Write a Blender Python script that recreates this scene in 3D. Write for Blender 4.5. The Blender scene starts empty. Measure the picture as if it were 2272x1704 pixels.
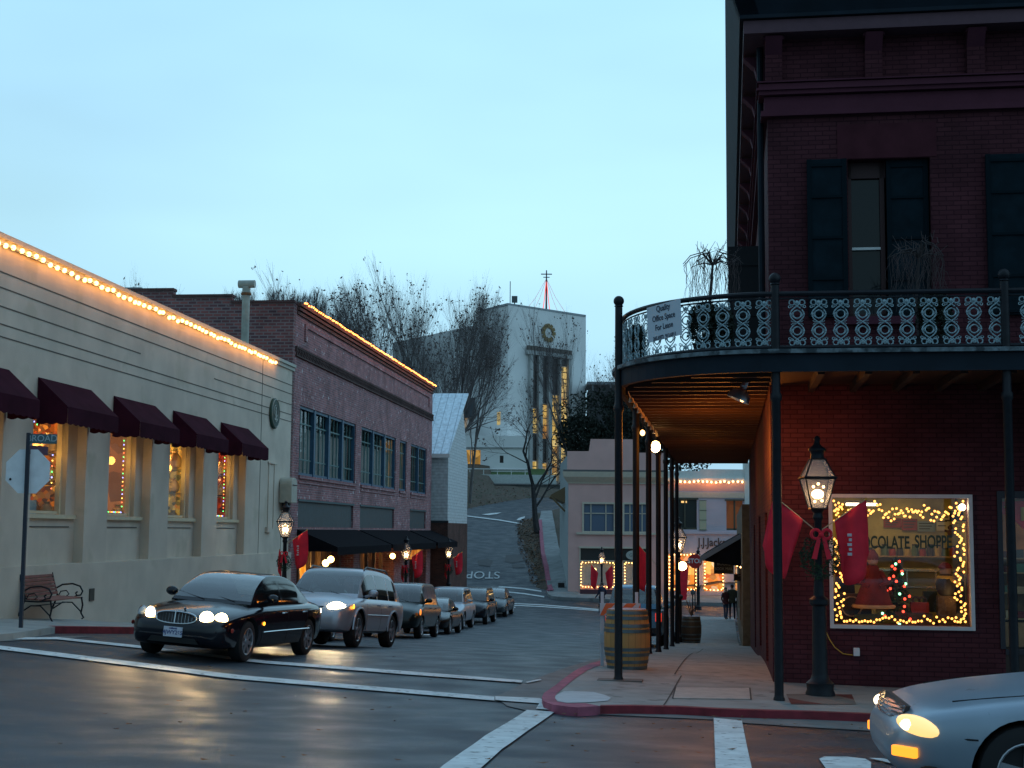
import bpy, bmesh, math, random
from mathutils import Matrix, Vector
R = math.radians
SC = bpy.context.scene
COL = SC.collection
PI = math.pi

# ---------------------------------------------------------------- camera
PITCH, ROLL = 5.886, 0.5
cam_d = bpy.data.cameras.new('camera'); cam = bpy.data.objects.new('camera', cam_d); COL.objects.link(cam)
CR = (Matrix.Rotation(R(90 + PITCH), 3, 'X') @ Matrix.Rotation(R(ROLL), 3, 'Z'))
cam.matrix_world = CR.to_4x4()
cam_d.sensor_width = 36; cam_d.lens = 50.0; cam_d.clip_end = 3000; cam_d.clip_start = 0.1
SC.camera = cam

# ---------------------------------------------------------------- sky (dusk, after sunset)
SUN_EL, SUN_ROT = 2.0, 20.0
w = bpy.data.worlds.new('World'); SC.world = w; w.use_nodes = True
nt = w.node_tree; nt.nodes.clear()
def wn(t): return nt.nodes.new(t)
out = wn('ShaderNodeOutputWorld'); bg = wn('ShaderNodeBackground'); sky = wn('ShaderNodeTexSky')
sky.sky_type = 'NISHITA'; sky.sun_disc = False; sky.sun_elevation = R(SUN_EL); sky.sun_rotation = R(SUN_ROT)
tc = wn('ShaderNodeTexCoord'); sep = wn('ShaderNodeSeparateXYZ'); nt.links.new(tc.outputs['Generated'], sep.inputs[0])
ramp = wn('ShaderNodeValToRGB'); nt.links.new(sep.outputs['Z'], ramp.inputs[0])
cr = ramp.color_ramp
stops = [(p_, c_) for p_, c_ in sorted([(0.0, (.36, .63, .80, 1)), (1.0, (.34, .58, .82, 1)), (.1, (.43, .74, .95, 1)), (.2, (.51, .86, 1.03, 1)), (.36, (.44, .79, 1.08, 1))])]
while len(cr.elements) < len(stops): cr.elements.new(.9)
for i in range(len(stops)): cr.elements[i].position = stops[i][0]
for i in range(len(stops)): cr.elements[i].color = stops[i][1]
# brighter towards the afterglow beyond and to the side of the tall corner building, plus thin uneven cloud
dotn = wn('ShaderNodeVectorMath'); dotn.operation = 'DOT_PRODUCT'; dotn.inputs[1].default_value = (.56, .80, .2)
nt.links.new(tc.outputs['Generated'], dotn.inputs[0])
mr = wn('ShaderNodeMapRange'); mr.inputs[1].default_value = -1; mr.inputs[2].default_value = 1; mr.inputs[3].default_value = .36; mr.inputs[4].default_value = 1.14
nt.links.new(dotn.outputs['Value'], mr.inputs[0])
no = wn('ShaderNodeTexNoise'); no.inputs['Scale'].default_value = 2.2; no.inputs['Detail'].default_value = 3
mpv = wn('ShaderNodeMapping'); mpv.inputs['Scale'].default_value = (1, 1, 3.5); nt.links.new(tc.outputs['Generated'], mpv.inputs[0]); nt.links.new(mpv.outputs[0], no.inputs['Vector'])
mr2 = wn('ShaderNodeMapRange'); mr2.inputs[1].default_value = .3; mr2.inputs[2].default_value = .7; mr2.inputs[3].default_value = .90; mr2.inputs[4].default_value = 1.09
nt.links.new(no.outputs['Fac'], mr2.inputs[0])
mu = wn('ShaderNodeMath'); mu.operation = 'MULTIPLY'; nt.links.new(mr.outputs[0], mu.inputs[0]); nt.links.new(mr2.outputs[0], mu.inputs[1])
sc1 = wn('ShaderNodeVectorMath'); sc1.operation = 'SCALE'; nt.links.new(ramp.outputs[0], sc1.inputs[0]); nt.links.new(mu.outputs[0], sc1.inputs['Scale'])
sc2 = wn('ShaderNodeVectorMath'); sc2.operation = 'SCALE'; sc2.inputs['Scale'].default_value = .0012; nt.links.new(sky.outputs[0], sc2.inputs[0])
ad = wn('ShaderNodeVectorMath'); ad.operation = 'ADD'; nt.links.new(sc1.outputs[0], ad.inputs[0]); nt.links.new(sc2.outputs[0], ad.inputs[1])
nt.links.new(ad.outputs[0], bg.inputs[0]); bg.inputs[1].default_value = 1.0; nt.links.new(bg.outputs[0], out.inputs[0])
sd = bpy.data.lights.new('sun', 'SUN'); sd.energy = .12; sd.angle = R(40); sd.color = (.75, .88, 1.0)
so = bpy.data.objects.new('sun', sd); COL.objects.link(so); so.rotation_euler = (R(48), 0, R(118))
SC.view_settings.view_transform = 'Standard'; SC.view_settings.look = 'None'; SC.view_settings.exposure = 0; SC.view_settings.gamma = 1
SC.cycles.use_denoising = True; SC.cycles.max_bounces = 6; SC.cycles.sample_clamp_indirect = 4

# ---------------------------------------------------------------- measuring helpers: a view ray meets a real plane of the place
def ray(px, py): return (CR @ Vector(((px - 512) / 1422.2, -(py - 384) / 1422.2, -1))).normalized()
def D(x, y): return (x / 2.1602, y / 2.1602)
def Nn(x, y): return (x / 2.21875, y / 2.21875)
LA, RA = R(-6.19), R(-8.67)
LM = Matrix.Translation((-12.75, 0, 0)) @ Matrix.Rotation(LA, 4, 'Z')     # left row: x out to the street, y along it
RM = Matrix.Rotation(RA, 4, 'Z')                                          # right row: x to the right, y along the street
def hit(M, axis, val, px, py):
    Mi = M.inverted(); o = Mi @ Vector((0, 0, 0)); d = Mi.to_3x3() @ ray(px, py)
    return o + d * ((val - o[axis]) / d[axis])
ID = Matrix.Identity(4)

def smooth(pts, x):
    n = len(pts)
    if x <= pts[0][0]: return pts[0][1]
    if x >= pts[-1][0]: return pts[-1][1]
    for i in range(n - 1):
        if pts[i][0] <= x <= pts[i + 1][0]: break
    x0, y0 = pts[i]; x1, y1 = pts[i + 1]; h = x1 - x0; s = (y1 - y0) / h
    def tg(k):
        if k == 0 or k == n - 1: return (pts[1][1] - pts[0][1]) / (pts[1][0] - pts[0][0]) if k == 0 else (pts[-1][1] - pts[-2][1]) / (pts[-1][0] - pts[-2][0])
        a = (pts[k][1] - pts[k - 1][1]) / (pts[k][0] - pts[k - 1][0]); b = (pts[k + 1][1] - pts[k][1]) / (pts[k + 1][0] - pts[k][0])
        return 0 if a * b <= 0 else 2 * a * b / (a + b)
    m0, m1 = tg(i), tg(i + 1); t = (x - x0) / h
    return (2*t**3 - 3*t*t + 1) * y0 + (t**3 - 2*t*t + t) * h * m0 + (3*t*t - 2*t**3) * y1 + (t**3 - t*t) * h * m1

HP = [(-60, -1.6), (0, -1.65), (8, -1.72), (10, -1.8), (14, -2.03), (19, -2.2), (22, -2.22), (25, -2.29), (30, -2.52), (33, -2.75), (38, -3.05), (46, -3.48),
      (53, -3.85), (59.5, -4.08), (67, -4.3), (75, -4.38), (88, -4.4), (93, -4.12), (98, -3.55), (104, -2.75), (115, -1.9), (122, -.9), (130, .4), (140, 2.1), (150, 3.5), (158, 4.0), (700, 4.2)]
def G(x, y):
    z = smooth(HP, y); k = max(0, min(1, (95 - y) / 15))
    x = max(-16, min(16, x))
    s = -.025 * x if x > -4 else .1 - .072 * (x + 4) * max(0, min(1, (60 - y) / 25)) - .025 * (x + 4) * (1 - max(0, min(1, (60 - y) / 25)))
    return z + s * k
def ground(px, py, off=0):
    d = ray(px, py); t = 6.0
    while t < 400:
        p = d * t
        if p.z < G(p.x, p.y) + off: break
        t += .05
    return d * t

# ---------------------------------------------------------------- materials
MATS = {}
def mat(name, col, rough=.6, metal=0, var=0, vs=6, bump=0, bs=40, emis=None, es=0, spec=.5, trans=0, rvar=0, stains=None):
    if name in MATS: return MATS[name]
    m = bpy.data.materials.new(name); MATS[name] = m; m.use_nodes = True; t = m.node_tree; b = t.nodes['Principled BSDF']
    b.inputs['Base Color'].default_value = (*col, 1); b.inputs['Roughness'].default_value = rough; b.inputs['Metallic'].default_value = metal
    b.inputs['Specular IOR Level'].default_value = spec
    if trans: b.inputs['Transmission Weight'].default_value = trans
    if emis: b.inputs['Emission Color'].default_value = (*emis, 1); b.inputs['Emission Strength'].default_value = es
    if var or bump or rvar:
        tcn = t.nodes.new('ShaderNodeTexCoord')
        if var:
            n = t.nodes.new('ShaderNodeTexNoise'); n.inputs['Scale'].default_value = vs; n.inputs['Detail'].default_value = 6; t.links.new(tcn.outputs['Object'], n.inputs['Vector'])
            r = t.nodes.new('ShaderNodeValToRGB'); t.links.new(n.outputs['Fac'], r.inputs[0])
            r.color_ramp.elements[0].position = .3; r.color_ramp.elements[1].position = .7
            r.color_ramp.elements[0].color = (*[c * (1 - var) for c in col], 1); r.color_ramp.elements[1].color = (*[min(1, c * (1 + var)) for c in col], 1)
            last = r.outputs[0]
            if stains:
                n2 = t.nodes.new('ShaderNodeTexNoise'); n2.inputs['Scale'].default_value = stains[1]; n2.inputs['Detail'].default_value = 8; t.links.new(tcn.outputs['Object'], n2.inputs['Vector'])
                r2 = t.nodes.new('ShaderNodeValToRGB'); r2.color_ramp.elements[0].position = stains[2]; r2.color_ramp.elements[1].position = stains[2] + .08; t.links.new(n2.outputs['Fac'], r2.inputs[0])
                mx = t.nodes.new('ShaderNodeMix'); mx.data_type = 'RGBA'; t.links.new(r2.outputs[0], mx.inputs[0]); t.links.new(last, mx.inputs[6]); mx.inputs[7].default_value = (*stains[0], 1); last = mx.outputs[2]
            t.links.new(last, b.inputs['Base Color'])
        if rvar:
            n3 = t.nodes.new('ShaderNodeTexNoise'); n3.inputs['Scale'].default_value = 1.3; n3.inputs['Detail'].default_value = 5; t.links.new(tcn.outputs['Object'], n3.inputs['Vector'])
            m3 = t.nodes.new('ShaderNodeMapRange'); m3.inputs[1].default_value = .35; m3.inputs[2].default_value = .65; m3.inputs[3].default_value = rough - rvar; m3.inputs[4].default_value = rough + rvar
            t.links.new(n3.outputs['Fac'], m3.inputs[0]); t.links.new(m3.outputs[0], b.inputs['Roughness'])
        if bump:
            n = t.nodes.new('ShaderNodeTexNoise'); n.inputs['Scale'].default_value = bs; n.inputs['Detail'].default_value = 4; t.links.new(tcn.outputs['Object'], n.inputs['Vector'])
            bp = t.nodes.new('ShaderNodeBump'); bp.inputs['Strength'].default_value = bump; bp.inputs['Distance'].default_value = .02; t.links.new(n.outputs['Fac'], bp.inputs['Height']); t.links.new(bp.outputs[0], b.inputs['Normal'])
    return m
def brick(name, c1, c2, mortar, bw=.21, bh=.068, ms=.009, bump=.5, rough=.85, spots=None, soft=.1):
    if name in MATS: return MATS[name]
    m = mat(name, c1, rough, spec=.15); t = m.node_tree; b = t.nodes['Principled BSDF']
    tcn = t.nodes.new('ShaderNodeTexCoord'); s = t.nodes.new('ShaderNodeSeparateXYZ'); t.links.new(tcn.outputs['Object'], s.inputs[0])
    a = t.nodes.new('ShaderNodeMath'); a.operation = 'ADD'; t.links.new(s.outputs[0], a.inputs[0]); t.links.new(s.outputs[1], a.inputs[1])
    c = t.nodes.new('ShaderNodeCombineXYZ'); t.links.new(a.outputs[0], c.inputs[0]); t.links.new(s.outputs[2], c.inputs[1])
    bk = t.nodes.new('ShaderNodeTexBrick'); t.links.new(c.outputs[0], bk.inputs['Vector'])
    bk.inputs['Scale'].default_value = 1; bk.inputs['Brick Width'].default_value = bw; bk.inputs['Row Height'].default_value = bh; bk.inputs['Mortar Size'].default_value = ms; bk.inputs['Mortar Smooth'].default_value = soft
    bk.inputs['Color1'].default_value = (*c1, 1); bk.inputs['Color2'].default_value = (*c2, 1); bk.inputs['Mortar'].default_value = (*mortar, 1); bk.inputs['Bias'].default_value = 0
    last = bk.outputs['Color']
    n = t.nodes.new('ShaderNodeTexNoise'); n.inputs['Scale'].default_value = 1.2; n.inputs['Detail'].default_value = 6; t.links.new(tcn.outputs['Object'], n.inputs['Vector'])
    mr_ = t.nodes.new('ShaderNodeMapRange'); mr_.inputs[1].default_value = .3; mr_.inputs[2].default_value = .7; mr_.inputs[3].default_value = .72; mr_.inputs[4].default_value = 1.25; t.links.new(n.outputs['Fac'], mr_.inputs[0])
    sc_ = t.nodes.new('ShaderNodeVectorMath'); sc_.operation = 'SCALE'; t.links.new(last, sc_.inputs[0]); t.links.new(mr_.outputs[0], sc_.inputs['Scale']); last = sc_.outputs[0]
    if spots:
        n2 = t.nodes.new('ShaderNodeTexNoise'); n2.inputs['Scale'].default_value = spots[1]; n2.inputs['Detail'].default_value = 3; t.links.new(tcn.outputs['Object'], n2.inputs['Vector'])
        r2 = t.nodes.new('ShaderNodeValToRGB'); r2.color_ramp.elements[0].position = spots[2]; r2.color_ramp.elements[1].position = spots[2] + .06; t.links.new(n2.outputs['Fac'], r2.inputs[0])
        mx = t.nodes.new('ShaderNodeMix'); mx.data_type = 'RGBA'; t.links.new(r2.outputs[0], mx.inputs[0]); t.links.new(last, mx.inputs[6]); mx.inputs[7].default_value = (*spots[0], 1); last = mx.outputs[2]
    t.links.new(last, b.inputs['Base Color'])
    bp = t.nodes.new('ShaderNodeBump'); bp.inputs['Strength'].default_value = bump; bp.inputs['Distance'].default_value = .01; bp.invert = True; t.links.new(bk.outputs['Fac'], bp.inputs['Height']); t.links.new(bp.outputs[0], b.inputs['Normal'])
    return m
def glow(name, col, s): return mat(name, (0.02, .02, .02), .5, emis=col, es=s)
def wavemat(name, c1, c2, scale, axis='Z', rough=.6, bump=.3, metal=0, thin=.12):
    "planks / corrugation: evenly spaced grooves along one axis"
    if name in MATS: return MATS[name]
    m = mat(name, c1, rough, metal); t = m.node_tree; b = t.nodes['Principled BSDF']
    tcn = t.nodes.new('ShaderNodeTexCoord'); s = t.nodes.new('ShaderNodeSeparateXYZ'); t.links.new(tcn.outputs['Object'], s.inputs[0])
    mm = t.nodes.new('ShaderNodeMath'); mm.operation = 'MULTIPLY'; mm.inputs[1].default_value = scale
    t.links.new(s.outputs['XYZ'.index(axis)], mm.inputs[0]); fr = t.nodes.new('ShaderNodeMath'); fr.operation = 'FRACT'; t.links.new(mm.outputs[0], fr.inputs[0])
    r = t.nodes.new('ShaderNodeValToRGB'); t.links.new(fr.outputs[0], r.inputs[0]); r.color_ramp.elements[0].position = thin * .6; r.color_ramp.elements[1].position = thin
    r.color_ramp.elements[0].color = (*c2, 1); r.color_ramp.elements[1].color = (*c1, 1)
    n = t.nodes.new('ShaderNodeTexNoise'); n.inputs['Scale'].default_value = 5; n.inputs['Detail'].default_value = 5; t.links.new(tcn.outputs['Object'], n.inputs['Vector'])
    mr_ = t.nodes.new('ShaderNodeMapRange'); mr_.inputs[1].default_value = .3; mr_.inputs[2].default_value = .7; mr_.inputs[3].default_value = .8; mr_.inputs[4].default_value = 1.2; t.links.new(n.outputs['Fac'], mr_.inputs[0])
    sc_ = t.nodes.new('ShaderNodeVectorMath'); sc_.operation = 'SCALE'; t.links.new(r.outputs[0], sc_.inputs[0]); t.links.new(mr_.outputs[0], sc_.inputs['Scale'])
    t.links.new(sc_.outputs[0], b.inputs['Base Color'])
    bp = t.nodes.new('ShaderNodeBump'); bp.inputs['Strength'].default_value = bump; bp.inputs['Distance'].default_value = .01; t.links.new(r.outputs[0], bp.inputs['Height']); t.links.new(bp.outputs[0], b.inputs['Normal'])
    return m
def litwall(name, cols, scale, s):
    "the far wall of a lit shop: warm light with patches of goods"
    if name in MATS: return MATS[name]
    m = mat(name, (.1, .05, .02), .8); t = m.node_tree; b = t.nodes['Principled BSDF']
    tcn = t.nodes.new('ShaderNodeTexCoord'); v = t.nodes.new('ShaderNodeTexVoronoi'); v.inputs['Scale'].default_value = scale; t.links.new(tcn.outputs['Object'], v.inputs['Vector'])
    r = t.nodes.new('ShaderNodeValToRGB'); sp = t.nodes.new('ShaderNodeSeparateColor'); t.links.new(v.outputs['Color'], sp.inputs[0]); t.links.new(sp.outputs[0], r.inputs[0])
    while len(r.color_ramp.elements) < len(cols): r.color_ramp.elements.new(.5)
    for i, (e, c) in enumerate(zip(r.color_ramp.elements, cols)): e.position = i / (len(cols) - 1)
    for e, c in zip(r.color_ramp.elements, cols): e.color = (*c, 1)
    t.links.new(r.outputs[0], b.inputs['Emission Color']); t.links.new(r.outputs[0], b.inputs['Base Color']); b.inputs['Emission Strength'].default_value = s
    return m

# ---------------------------------------------------------------- mesh helpers
class MB:
    def __init__(s, M=None): s.v = []; s.f = []; s.m = []; s.M = M or ID; s.mi = 0
    def pt(s, p): s.v.append(tuple(s.M @ Vector(p))); return len(s.v) - 1
    def face(s, idx): s.f.append(tuple(idx)); s.m.append(s.mi)
    def poly(s, pts): s.face([s.pt(p) for p in pts]); return s
    def box(s, x0, x1, y0, y1, z0, z1):
        a = [s.pt(p) for p in ((x0,y0,z0),(x1,y0,z0),(x1,y1,z0),(x0,y1,z0),(x0,y0,z1),(x1,y0,z1),(x1,y1,z1),(x0,y1,z1))]
        for q in ((3,2,1,0),(4,5,6,7),(0,1,5,4),(1,2,6,5),(2,3,7,6),(3,0,4,7)): s.face([a[i] for i in q])
        return s
    def prism(s, pts, off):
        "closed outline pts (3d) swept by vector off"
        n = len(pts); a = [s.pt(p) for p in pts]; b = [s.pt(Vector(p) + Vector(off)) for p in pts]
        s.face(a[::-1]); s.face(b)
        for i in range(n): s.face([a[i], a[(i+1) % n], b[(i+1) % n], b[i]])
        return s
    def tube(s, pts, r, n=6, cap=True):
        pts = [Vector(p) for p in pts]; k = len(pts); rings = []
        rr = r if isinstance(r, (list, tuple)) else [r] * k
        up = None
        for i, p in enumerate(pts):
            d = (pts[min(i+1, k-1)] - pts[max(i-1, 0)])
            if d.length < 1e-9: d = Vector((0, 0, 1))
            d.normalize()
            if up is None: up = Vector((0, 0, 1)) if abs(d.z) < .9 else Vector((1, 0, 0))
            a = d.cross(up)
            if a.length < 1e-6: a = d.cross(Vector((0, 1, 0)))
            a.normalize(); b = a.cross(d); up = b
            rings.append([s.pt(p + (a * math.cos(2*PI*j/n) + b * math.sin(2*PI*j/n)) * rr[i]) for j in range(n)])
        for i in range(k - 1):
            for j in range(n): s.face([rings[i][j], rings[i][(j+1) % n], rings[i+1][(j+1) % n], rings[i+1][j]])
        if cap: s.face(rings[0][::-1]); s.face(rings[-1])
        return s
    def ring(s, c, R_, r, n=16, k=5, ax='y'):
        pts = []
        for i in range(n + 1):
            t = 2*PI*i/n; u, v = R_*math.cos(t), R_*math.sin(t)
            pts.append((c[0]+u, c[1], c[2]+v) if ax == 'y' else ((c[0]+u, c[1]+v, c[2]) if ax == 'z' else (c[0], c[1]+u, c[2]+v)))
        return s.tube(pts, r, k, cap=False)
    def lathe(s, c, prof, n=16, ax='z', cap=True):
        rings = []
        for (r, h) in prof:
            L = []
            for j in range(n):
                t = 2*PI*j/n; u, v = r*math.cos(t), r*math.sin(t)
                L.append(s.pt((c[0]+u, c[1]+v, c[2]+h) if ax == 'z' else ((c[0]+h, c[1]+u, c[2]+v) if ax == 'x' else (c[0]+v, c[1]+h, c[2]+u))))
            rings.append(L)
        for i in range(len(rings) - 1):
            for j in range(n): s.face([rings[i][j], rings[i][(j+1) % n], rings[i+1][(j+1) % n], rings[i+1][j]])
        if cap: s.face(rings[0][::-1]); s.face(rings[-1])
        return s
    def ball(s, c, r, n=8, k=6, sc=(1, 1, 1)):
        top = s.pt((c[0], c[1], c[2]+r*sc[2])); bot = s.pt((c[0], c[1], c[2]-r*sc[2])); rings = []
        for i in range(1, k):
            a = PI*i/k; rings.append([s.pt((c[0]+r*sc[0]*math.sin(a)*math.cos(2*PI*j/n), c[1]+r*sc[1]*math.sin(a)*math.sin(2*PI*j/n), c[2]+r*sc[2]*math.cos(a))) for j in range(n)])
        for j in range(n): s.face([top, rings[0][j], rings[0][(j+1) % n]]); s.face([bot, rings[-1][(j+1) % n], rings[-1][j]])
        for i in range(k - 2):
            for j in range(n): s.face([rings[i][j], rings[i+1][j], rings[i+1][(j+1) % n], rings[i][(j+1) % n]])
        return s
    def grid(s, P, closed=False):
        n, m = len(P), len(P[0]); I = [[s.pt(p) for p in row] for row in P]
        for i in range(n - 1):
            for j in range(m if closed else m - 1): s.face([I[i][j], I[i+1][j], I[i+1][(j+1) % m], I[i][(j+1) % m]])
        return I
    def wall(s, f, u0, u1, z0, z1, holes=(), depth=.2):
        """flat wall from outside: f(u, z, d) gives the point at depth d behind the face; holes get reveals"""
        us = sorted({u0, u1, *[min(max(h[i], u0), u1) for h in holes for i in (0, 1)]}); zs = sorted({z0, z1, *[min(max(h[i], z0), z1) for h in holes for i in (2, 3)]})
        for a, b in zip(us, us[1:]):
            for c, d in zip(zs, zs[1:]):
                mu_, mz = (a+b)/2, (c+d)/2
                if any(h[0] < mu_ < h[1] and h[2] < mz < h[3] for h in holes): continue
                s.poly([f(a, c, 0), f(b, c, 0), f(b, d, 0), f(a, d, 0)])
        for h in holes:
            a, b, c, d = h[:4]; k = h[4] if len(h) > 4 else depth
            s.poly([f(a, c, 0), f(a, c, k), f(a, d, k), f(a, d, 0)]); s.poly([f(b, c, 0), f(b, d, 0), f(b, d, k), f(b, c, k)])
            s.poly([f(a, c, 0), f(b, c, 0), f(b, c, k), f(a, c, k)]); s.poly([f(a, d, 0), f(a, d, k), f(b, d, k), f(b, d, 0)])
        return s
    def mesh(s, name, mats, smooth_=False):
        me = bpy.data.meshes.new(name); me.from_pydata(s.v, [], s.f)
        for m in (mats if isinstance(mats, (list, tuple)) else [mats]): me.materials.append(m)
        if s.mi or any(s.m): me.polygons.foreach_set('material_index', s.m)
        bm = bmesh.new(); bm.from_mesh(me)
        if len(s.f) < 30000: bmesh.ops.recalc_face_normals(bm, faces=bm.faces)
        bm.to_mesh(me); bm.free()
        if smooth_:
            me.polygons.foreach_set('use_smooth', [True] * len(me.polygons))
            if smooth_ != 'all' and len(s.f) < 30000: me.set_sharp_from_angle(angle=R(35))
        me.update(); return me

def link(o, parent=None):
    COL.objects.link(o)
    if parent is not None: o.parent = parent
    return o
def obj(name, mb, mats, parent=None, sm=False, loc=None, rot=None, bevel=0):
    o = bpy.data.objects.new(name, mb.mesh(name, mats, sm)); link(o, parent)
    if loc is not None: o.location = loc
    if rot is not None: o.rotation_euler = rot
    if bevel:
        b = o.modifiers.new('bevel', 'BEVEL'); b.width = bevel; b.segments = 2; b.limit_method = 'ANGLE'; b.angle_limit = R(40)
    return o
def tag(o, label, cat=None, group=None, kind=None):
    if label: o['label'] = label
    if cat: o['category'] = cat
    if group: o['group'] = group
    if kind: o['kind'] = kind
    return o
def thing(name, label, cat, loc=(0, 0, 0), rotz=0, group=None, M=None):
    o = bpy.data.objects.new(name, None); link(o); o.empty_display_size = .2
    if M is not None: o.matrix_world = M @ Matrix.Translation(loc) @ Matrix.Rotation(rotz, 4, 'Z')
    else: o.location = loc; o.rotation_euler = (0, 0, rotz)
    return tag(o, label, cat, group)
def kids(o): return [c for c in bpy.data.objects if c.parent == o]
def dup(o, label=None, loc=None, rotz=None, M=None, parent=None, scale=None):
    c = o.copy(); link(c, parent)
    if label: c['label'] = label
    if M is not None: c.matrix_world = M @ Matrix.Translation(loc or (0, 0, 0)) @ Matrix.Rotation(rotz or 0, 4, 'Z')
    else:
        if loc is not None: c.location = loc
        if rotz is not None: c.rotation_euler = (0, 0, rotz)
    if scale: c.scale = scale
    for k in kids(o): dup(k, parent=c)
    return c
def text(name, body, size, m, parent=None, loc=(0, 0, 0), rot=(0, 0, 0), ext=.004, align='CENTER', sx=1, M=None, spacing=1, bold=0):
    cu = bpy.data.curves.new(name, 'FONT'); cu.body = body; cu.size = size; cu.extrude = ext; cu.align_x = align; cu.align_y = 'CENTER'; cu.space_character = spacing; cu.offset = bold
    t = bpy.data.objects.new(name, cu); COL.objects.link(t)
    bpy.context.view_layer.update()
    me = bpy.data.meshes.new_from_object(t.evaluated_get(bpy.context.evaluated_depsgraph_get()))
    bpy.data.objects.remove(t); me.materials.clear(); me.materials.append(m)
    o = bpy.data.objects.new(name, me); link(o, parent); o.location = loc; o.rotation_euler = rot; o.scale = (sx, 1, 1)
    if M is not None: o.matrix_world = M @ Matrix.LocRotScale(Vector(loc), __import__('mathutils').Euler(rot), Vector((sx, 1, 1)))
    return o
def light(kind, loc, energy, col=(1, .6, .25), size=.1, M=None, rot=None, spot=None, blend=.5):
    l = bpy.data.lights.new('lamp_light', kind); l.energy = energy; l.color = col
    if kind == 'POINT': l.shadow_soft_size = size
    if kind == 'AREA':
        if isinstance(size, tuple): l.shape = 'RECTANGLE'; l.size, l.size_y = size
        else: l.size = size
    if kind == 'SPOT': l.spot_size = R(spot or 60); l.spot_blend = blend; l.shadow_soft_size = size
    o = bpy.data.objects.new('lamp_light', l); COL.objects.link(o)
    mm = (M or ID) @ Matrix.Translation(loc)
    if rot is not None: mm = mm @ __import__('mathutils').Euler(rot).to_matrix().to_4x4()
    o.matrix_world = mm; return o

# common materials
black = mat('black_iron', (.008, .010, .015), .5, spec=.3, var=.3, vs=12)
white = mat('road_paint', (.62, .66, .66), .75, var=.18, vs=3, stains=((.2, .22, .23), 9, .60))
red = mat('red_cloth', (.80, .015, .04), .75, var=.15, vs=4)
bulbm = glow('warm_bulb', (1, .55, .18), 14)
bulbh = glow('hot_bulb', (1, .72, .38), 40)
GLASS = mat('window_glass', (.008, .014, .018), .04, spec=.35)
def clearglass():
    if 'clear_pane' in MATS: return MATS['clear_pane']
    m = bpy.data.materials.new('clear_pane'); MATS['clear_pane'] = m; m.use_nodes = True; t = m.node_tree; t.nodes.clear()
    o = t.nodes.new('ShaderNodeOutputMaterial'); a = t.nodes.new('ShaderNodeBsdfTransparent'); g = t.nodes.new('ShaderNodeBsdfGlossy'); g.inputs['Roughness'].default_value = .02
    f0 = t.nodes.new("ShaderNodeLayerWeight"); f0.inputs[0].default_value = .5; pw = t.nodes.new("ShaderNodeMath"); pw.operation = "POWER"; pw.inputs[1].default_value = 4; t.links.new(f0.outputs["Facing"], pw.inputs[0]); f = t.nodes.new("ShaderNodeMath"); f.operation = "MULTIPLY_ADD"; f.inputs[1].default_value = .45; f.inputs[2].default_value = .05; t.links.new(pw.outputs[0], f.inputs[0]); mx = t.nodes.new('ShaderNodeMixShader')
    t.links.new(f.outputs[0], mx.inputs[0]); t.links.new(a.outputs[0], mx.inputs[1]); t.links.new(g.outputs[0], mx.inputs[2]); t.links.new(mx.outputs[0], o.inputs[0])
    return m
CLEAR = clearglass()
# ================================================================= THE SETTING
from mathutils.geometry import delaunay_2d_cdt
def gp(nx, ny, off=0):
    p = ground(*Nn(nx, ny), off); return (p.x, p.y)
def loc2w(M, pts): return [tuple((M @ Vector((a, b, 0)))[:2]) for a, b in pts]
def inpoly(p, poly):
    x, y = p; c = False; n = len(poly)
    for i in range(n):
        x1, y1 = poly[i]; x2, y2 = poly[(i+1) % n]
        if (y1 > y) != (y2 > y) and x < (x2-x1)*(y-y1)/(y2-y1)+x1: c = not c
    return c
def drape(outline, off, step=.6, skirt=0, zf=None):
    zf = zf or G; o = []
    for i, a in enumerate(outline):
        b = outline[(i+1) % len(outline)]; L = math.dist(a, b); k = max(1, int(L / step))
        o += [(a[0]+(b[0]-a[0])*t/k, a[1]+(b[1]-a[1])*t/k) for t in range(k)]
    xs = [p[0] for p in o]; ys = [p[1] for p in o]; inner = []
    x = min(xs) + step/2
    while x < max(xs):
        y = min(ys) + step/2
        while y < max(ys):
            if inpoly((x, y), outline) and min((x-q[0])**2+(y-q[1])**2 for q in o) > (step*.4)**2: inner.append((x, y))
            y += step
        x += step
    r = delaunay_2d_cdt([Vector(p) for p in o + inner], [], [list(range(len(o)))], 1, 1e-5)
    mb = MB(); ids = [mb.pt((v.x, v.y, zf(v.x, v.y) + off)) for v in r[0]]
    for f in r[2]: mb.face([ids[i] for i in f])
    if skirt:
        n = len(o)
        for i in range(n):
            a, b = o[i], o[(i+1) % n]
            mb.poly([(a[0], a[1], zf(*a)+off), (b[0], b[1], zf(*b)+off), (b[0], b[1], zf(*b)+off-skirt), (a[0], a[1], zf(*a)+off-skirt)])
    return mb
def struct(name, mb, m, sm=False): o = obj(name, mb, m, None, sm); o['kind'] = 'structure'; return o

asph = mat('asphalt', (.038, .051, .064), .47, var=.30, vs=2.6, bump=.55, bs=90, rvar=.12, spec=.27, stains=((.062, .072, .078), 4, .62))
conc = mat('concrete', (.27, .27, .26), .8, var=.18, vs=2.2, bump=.2, bs=30, stains=((.16, .16, .16), 3.1, .60))
gutm = mat('gutter_concrete', (.16, .165, .165), .8, var=.22, vs=3, bump=.25, bs=40)
kpink = mat('faded_red_paint', (.33, .085, .135), .8, var=.3, vs=5)
kred = mat('kerb_red_paint', (.20, .018, .03), .8, var=.35, vs=5)
xs = [-300, -150, -90, -60, -40, -28, -20, -16] + [-14 + .5*i for i in range(53)] + [14, 16, 22, 30, 45, 70, 110, 180, 300]
ys = [-60, -25, -8, 2, 6] + [8 + .5*i for i in range(180)] + [98 + 1.0*i for i in range(64)] + [170, 185, 210, 260, 400, 700]
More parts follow.
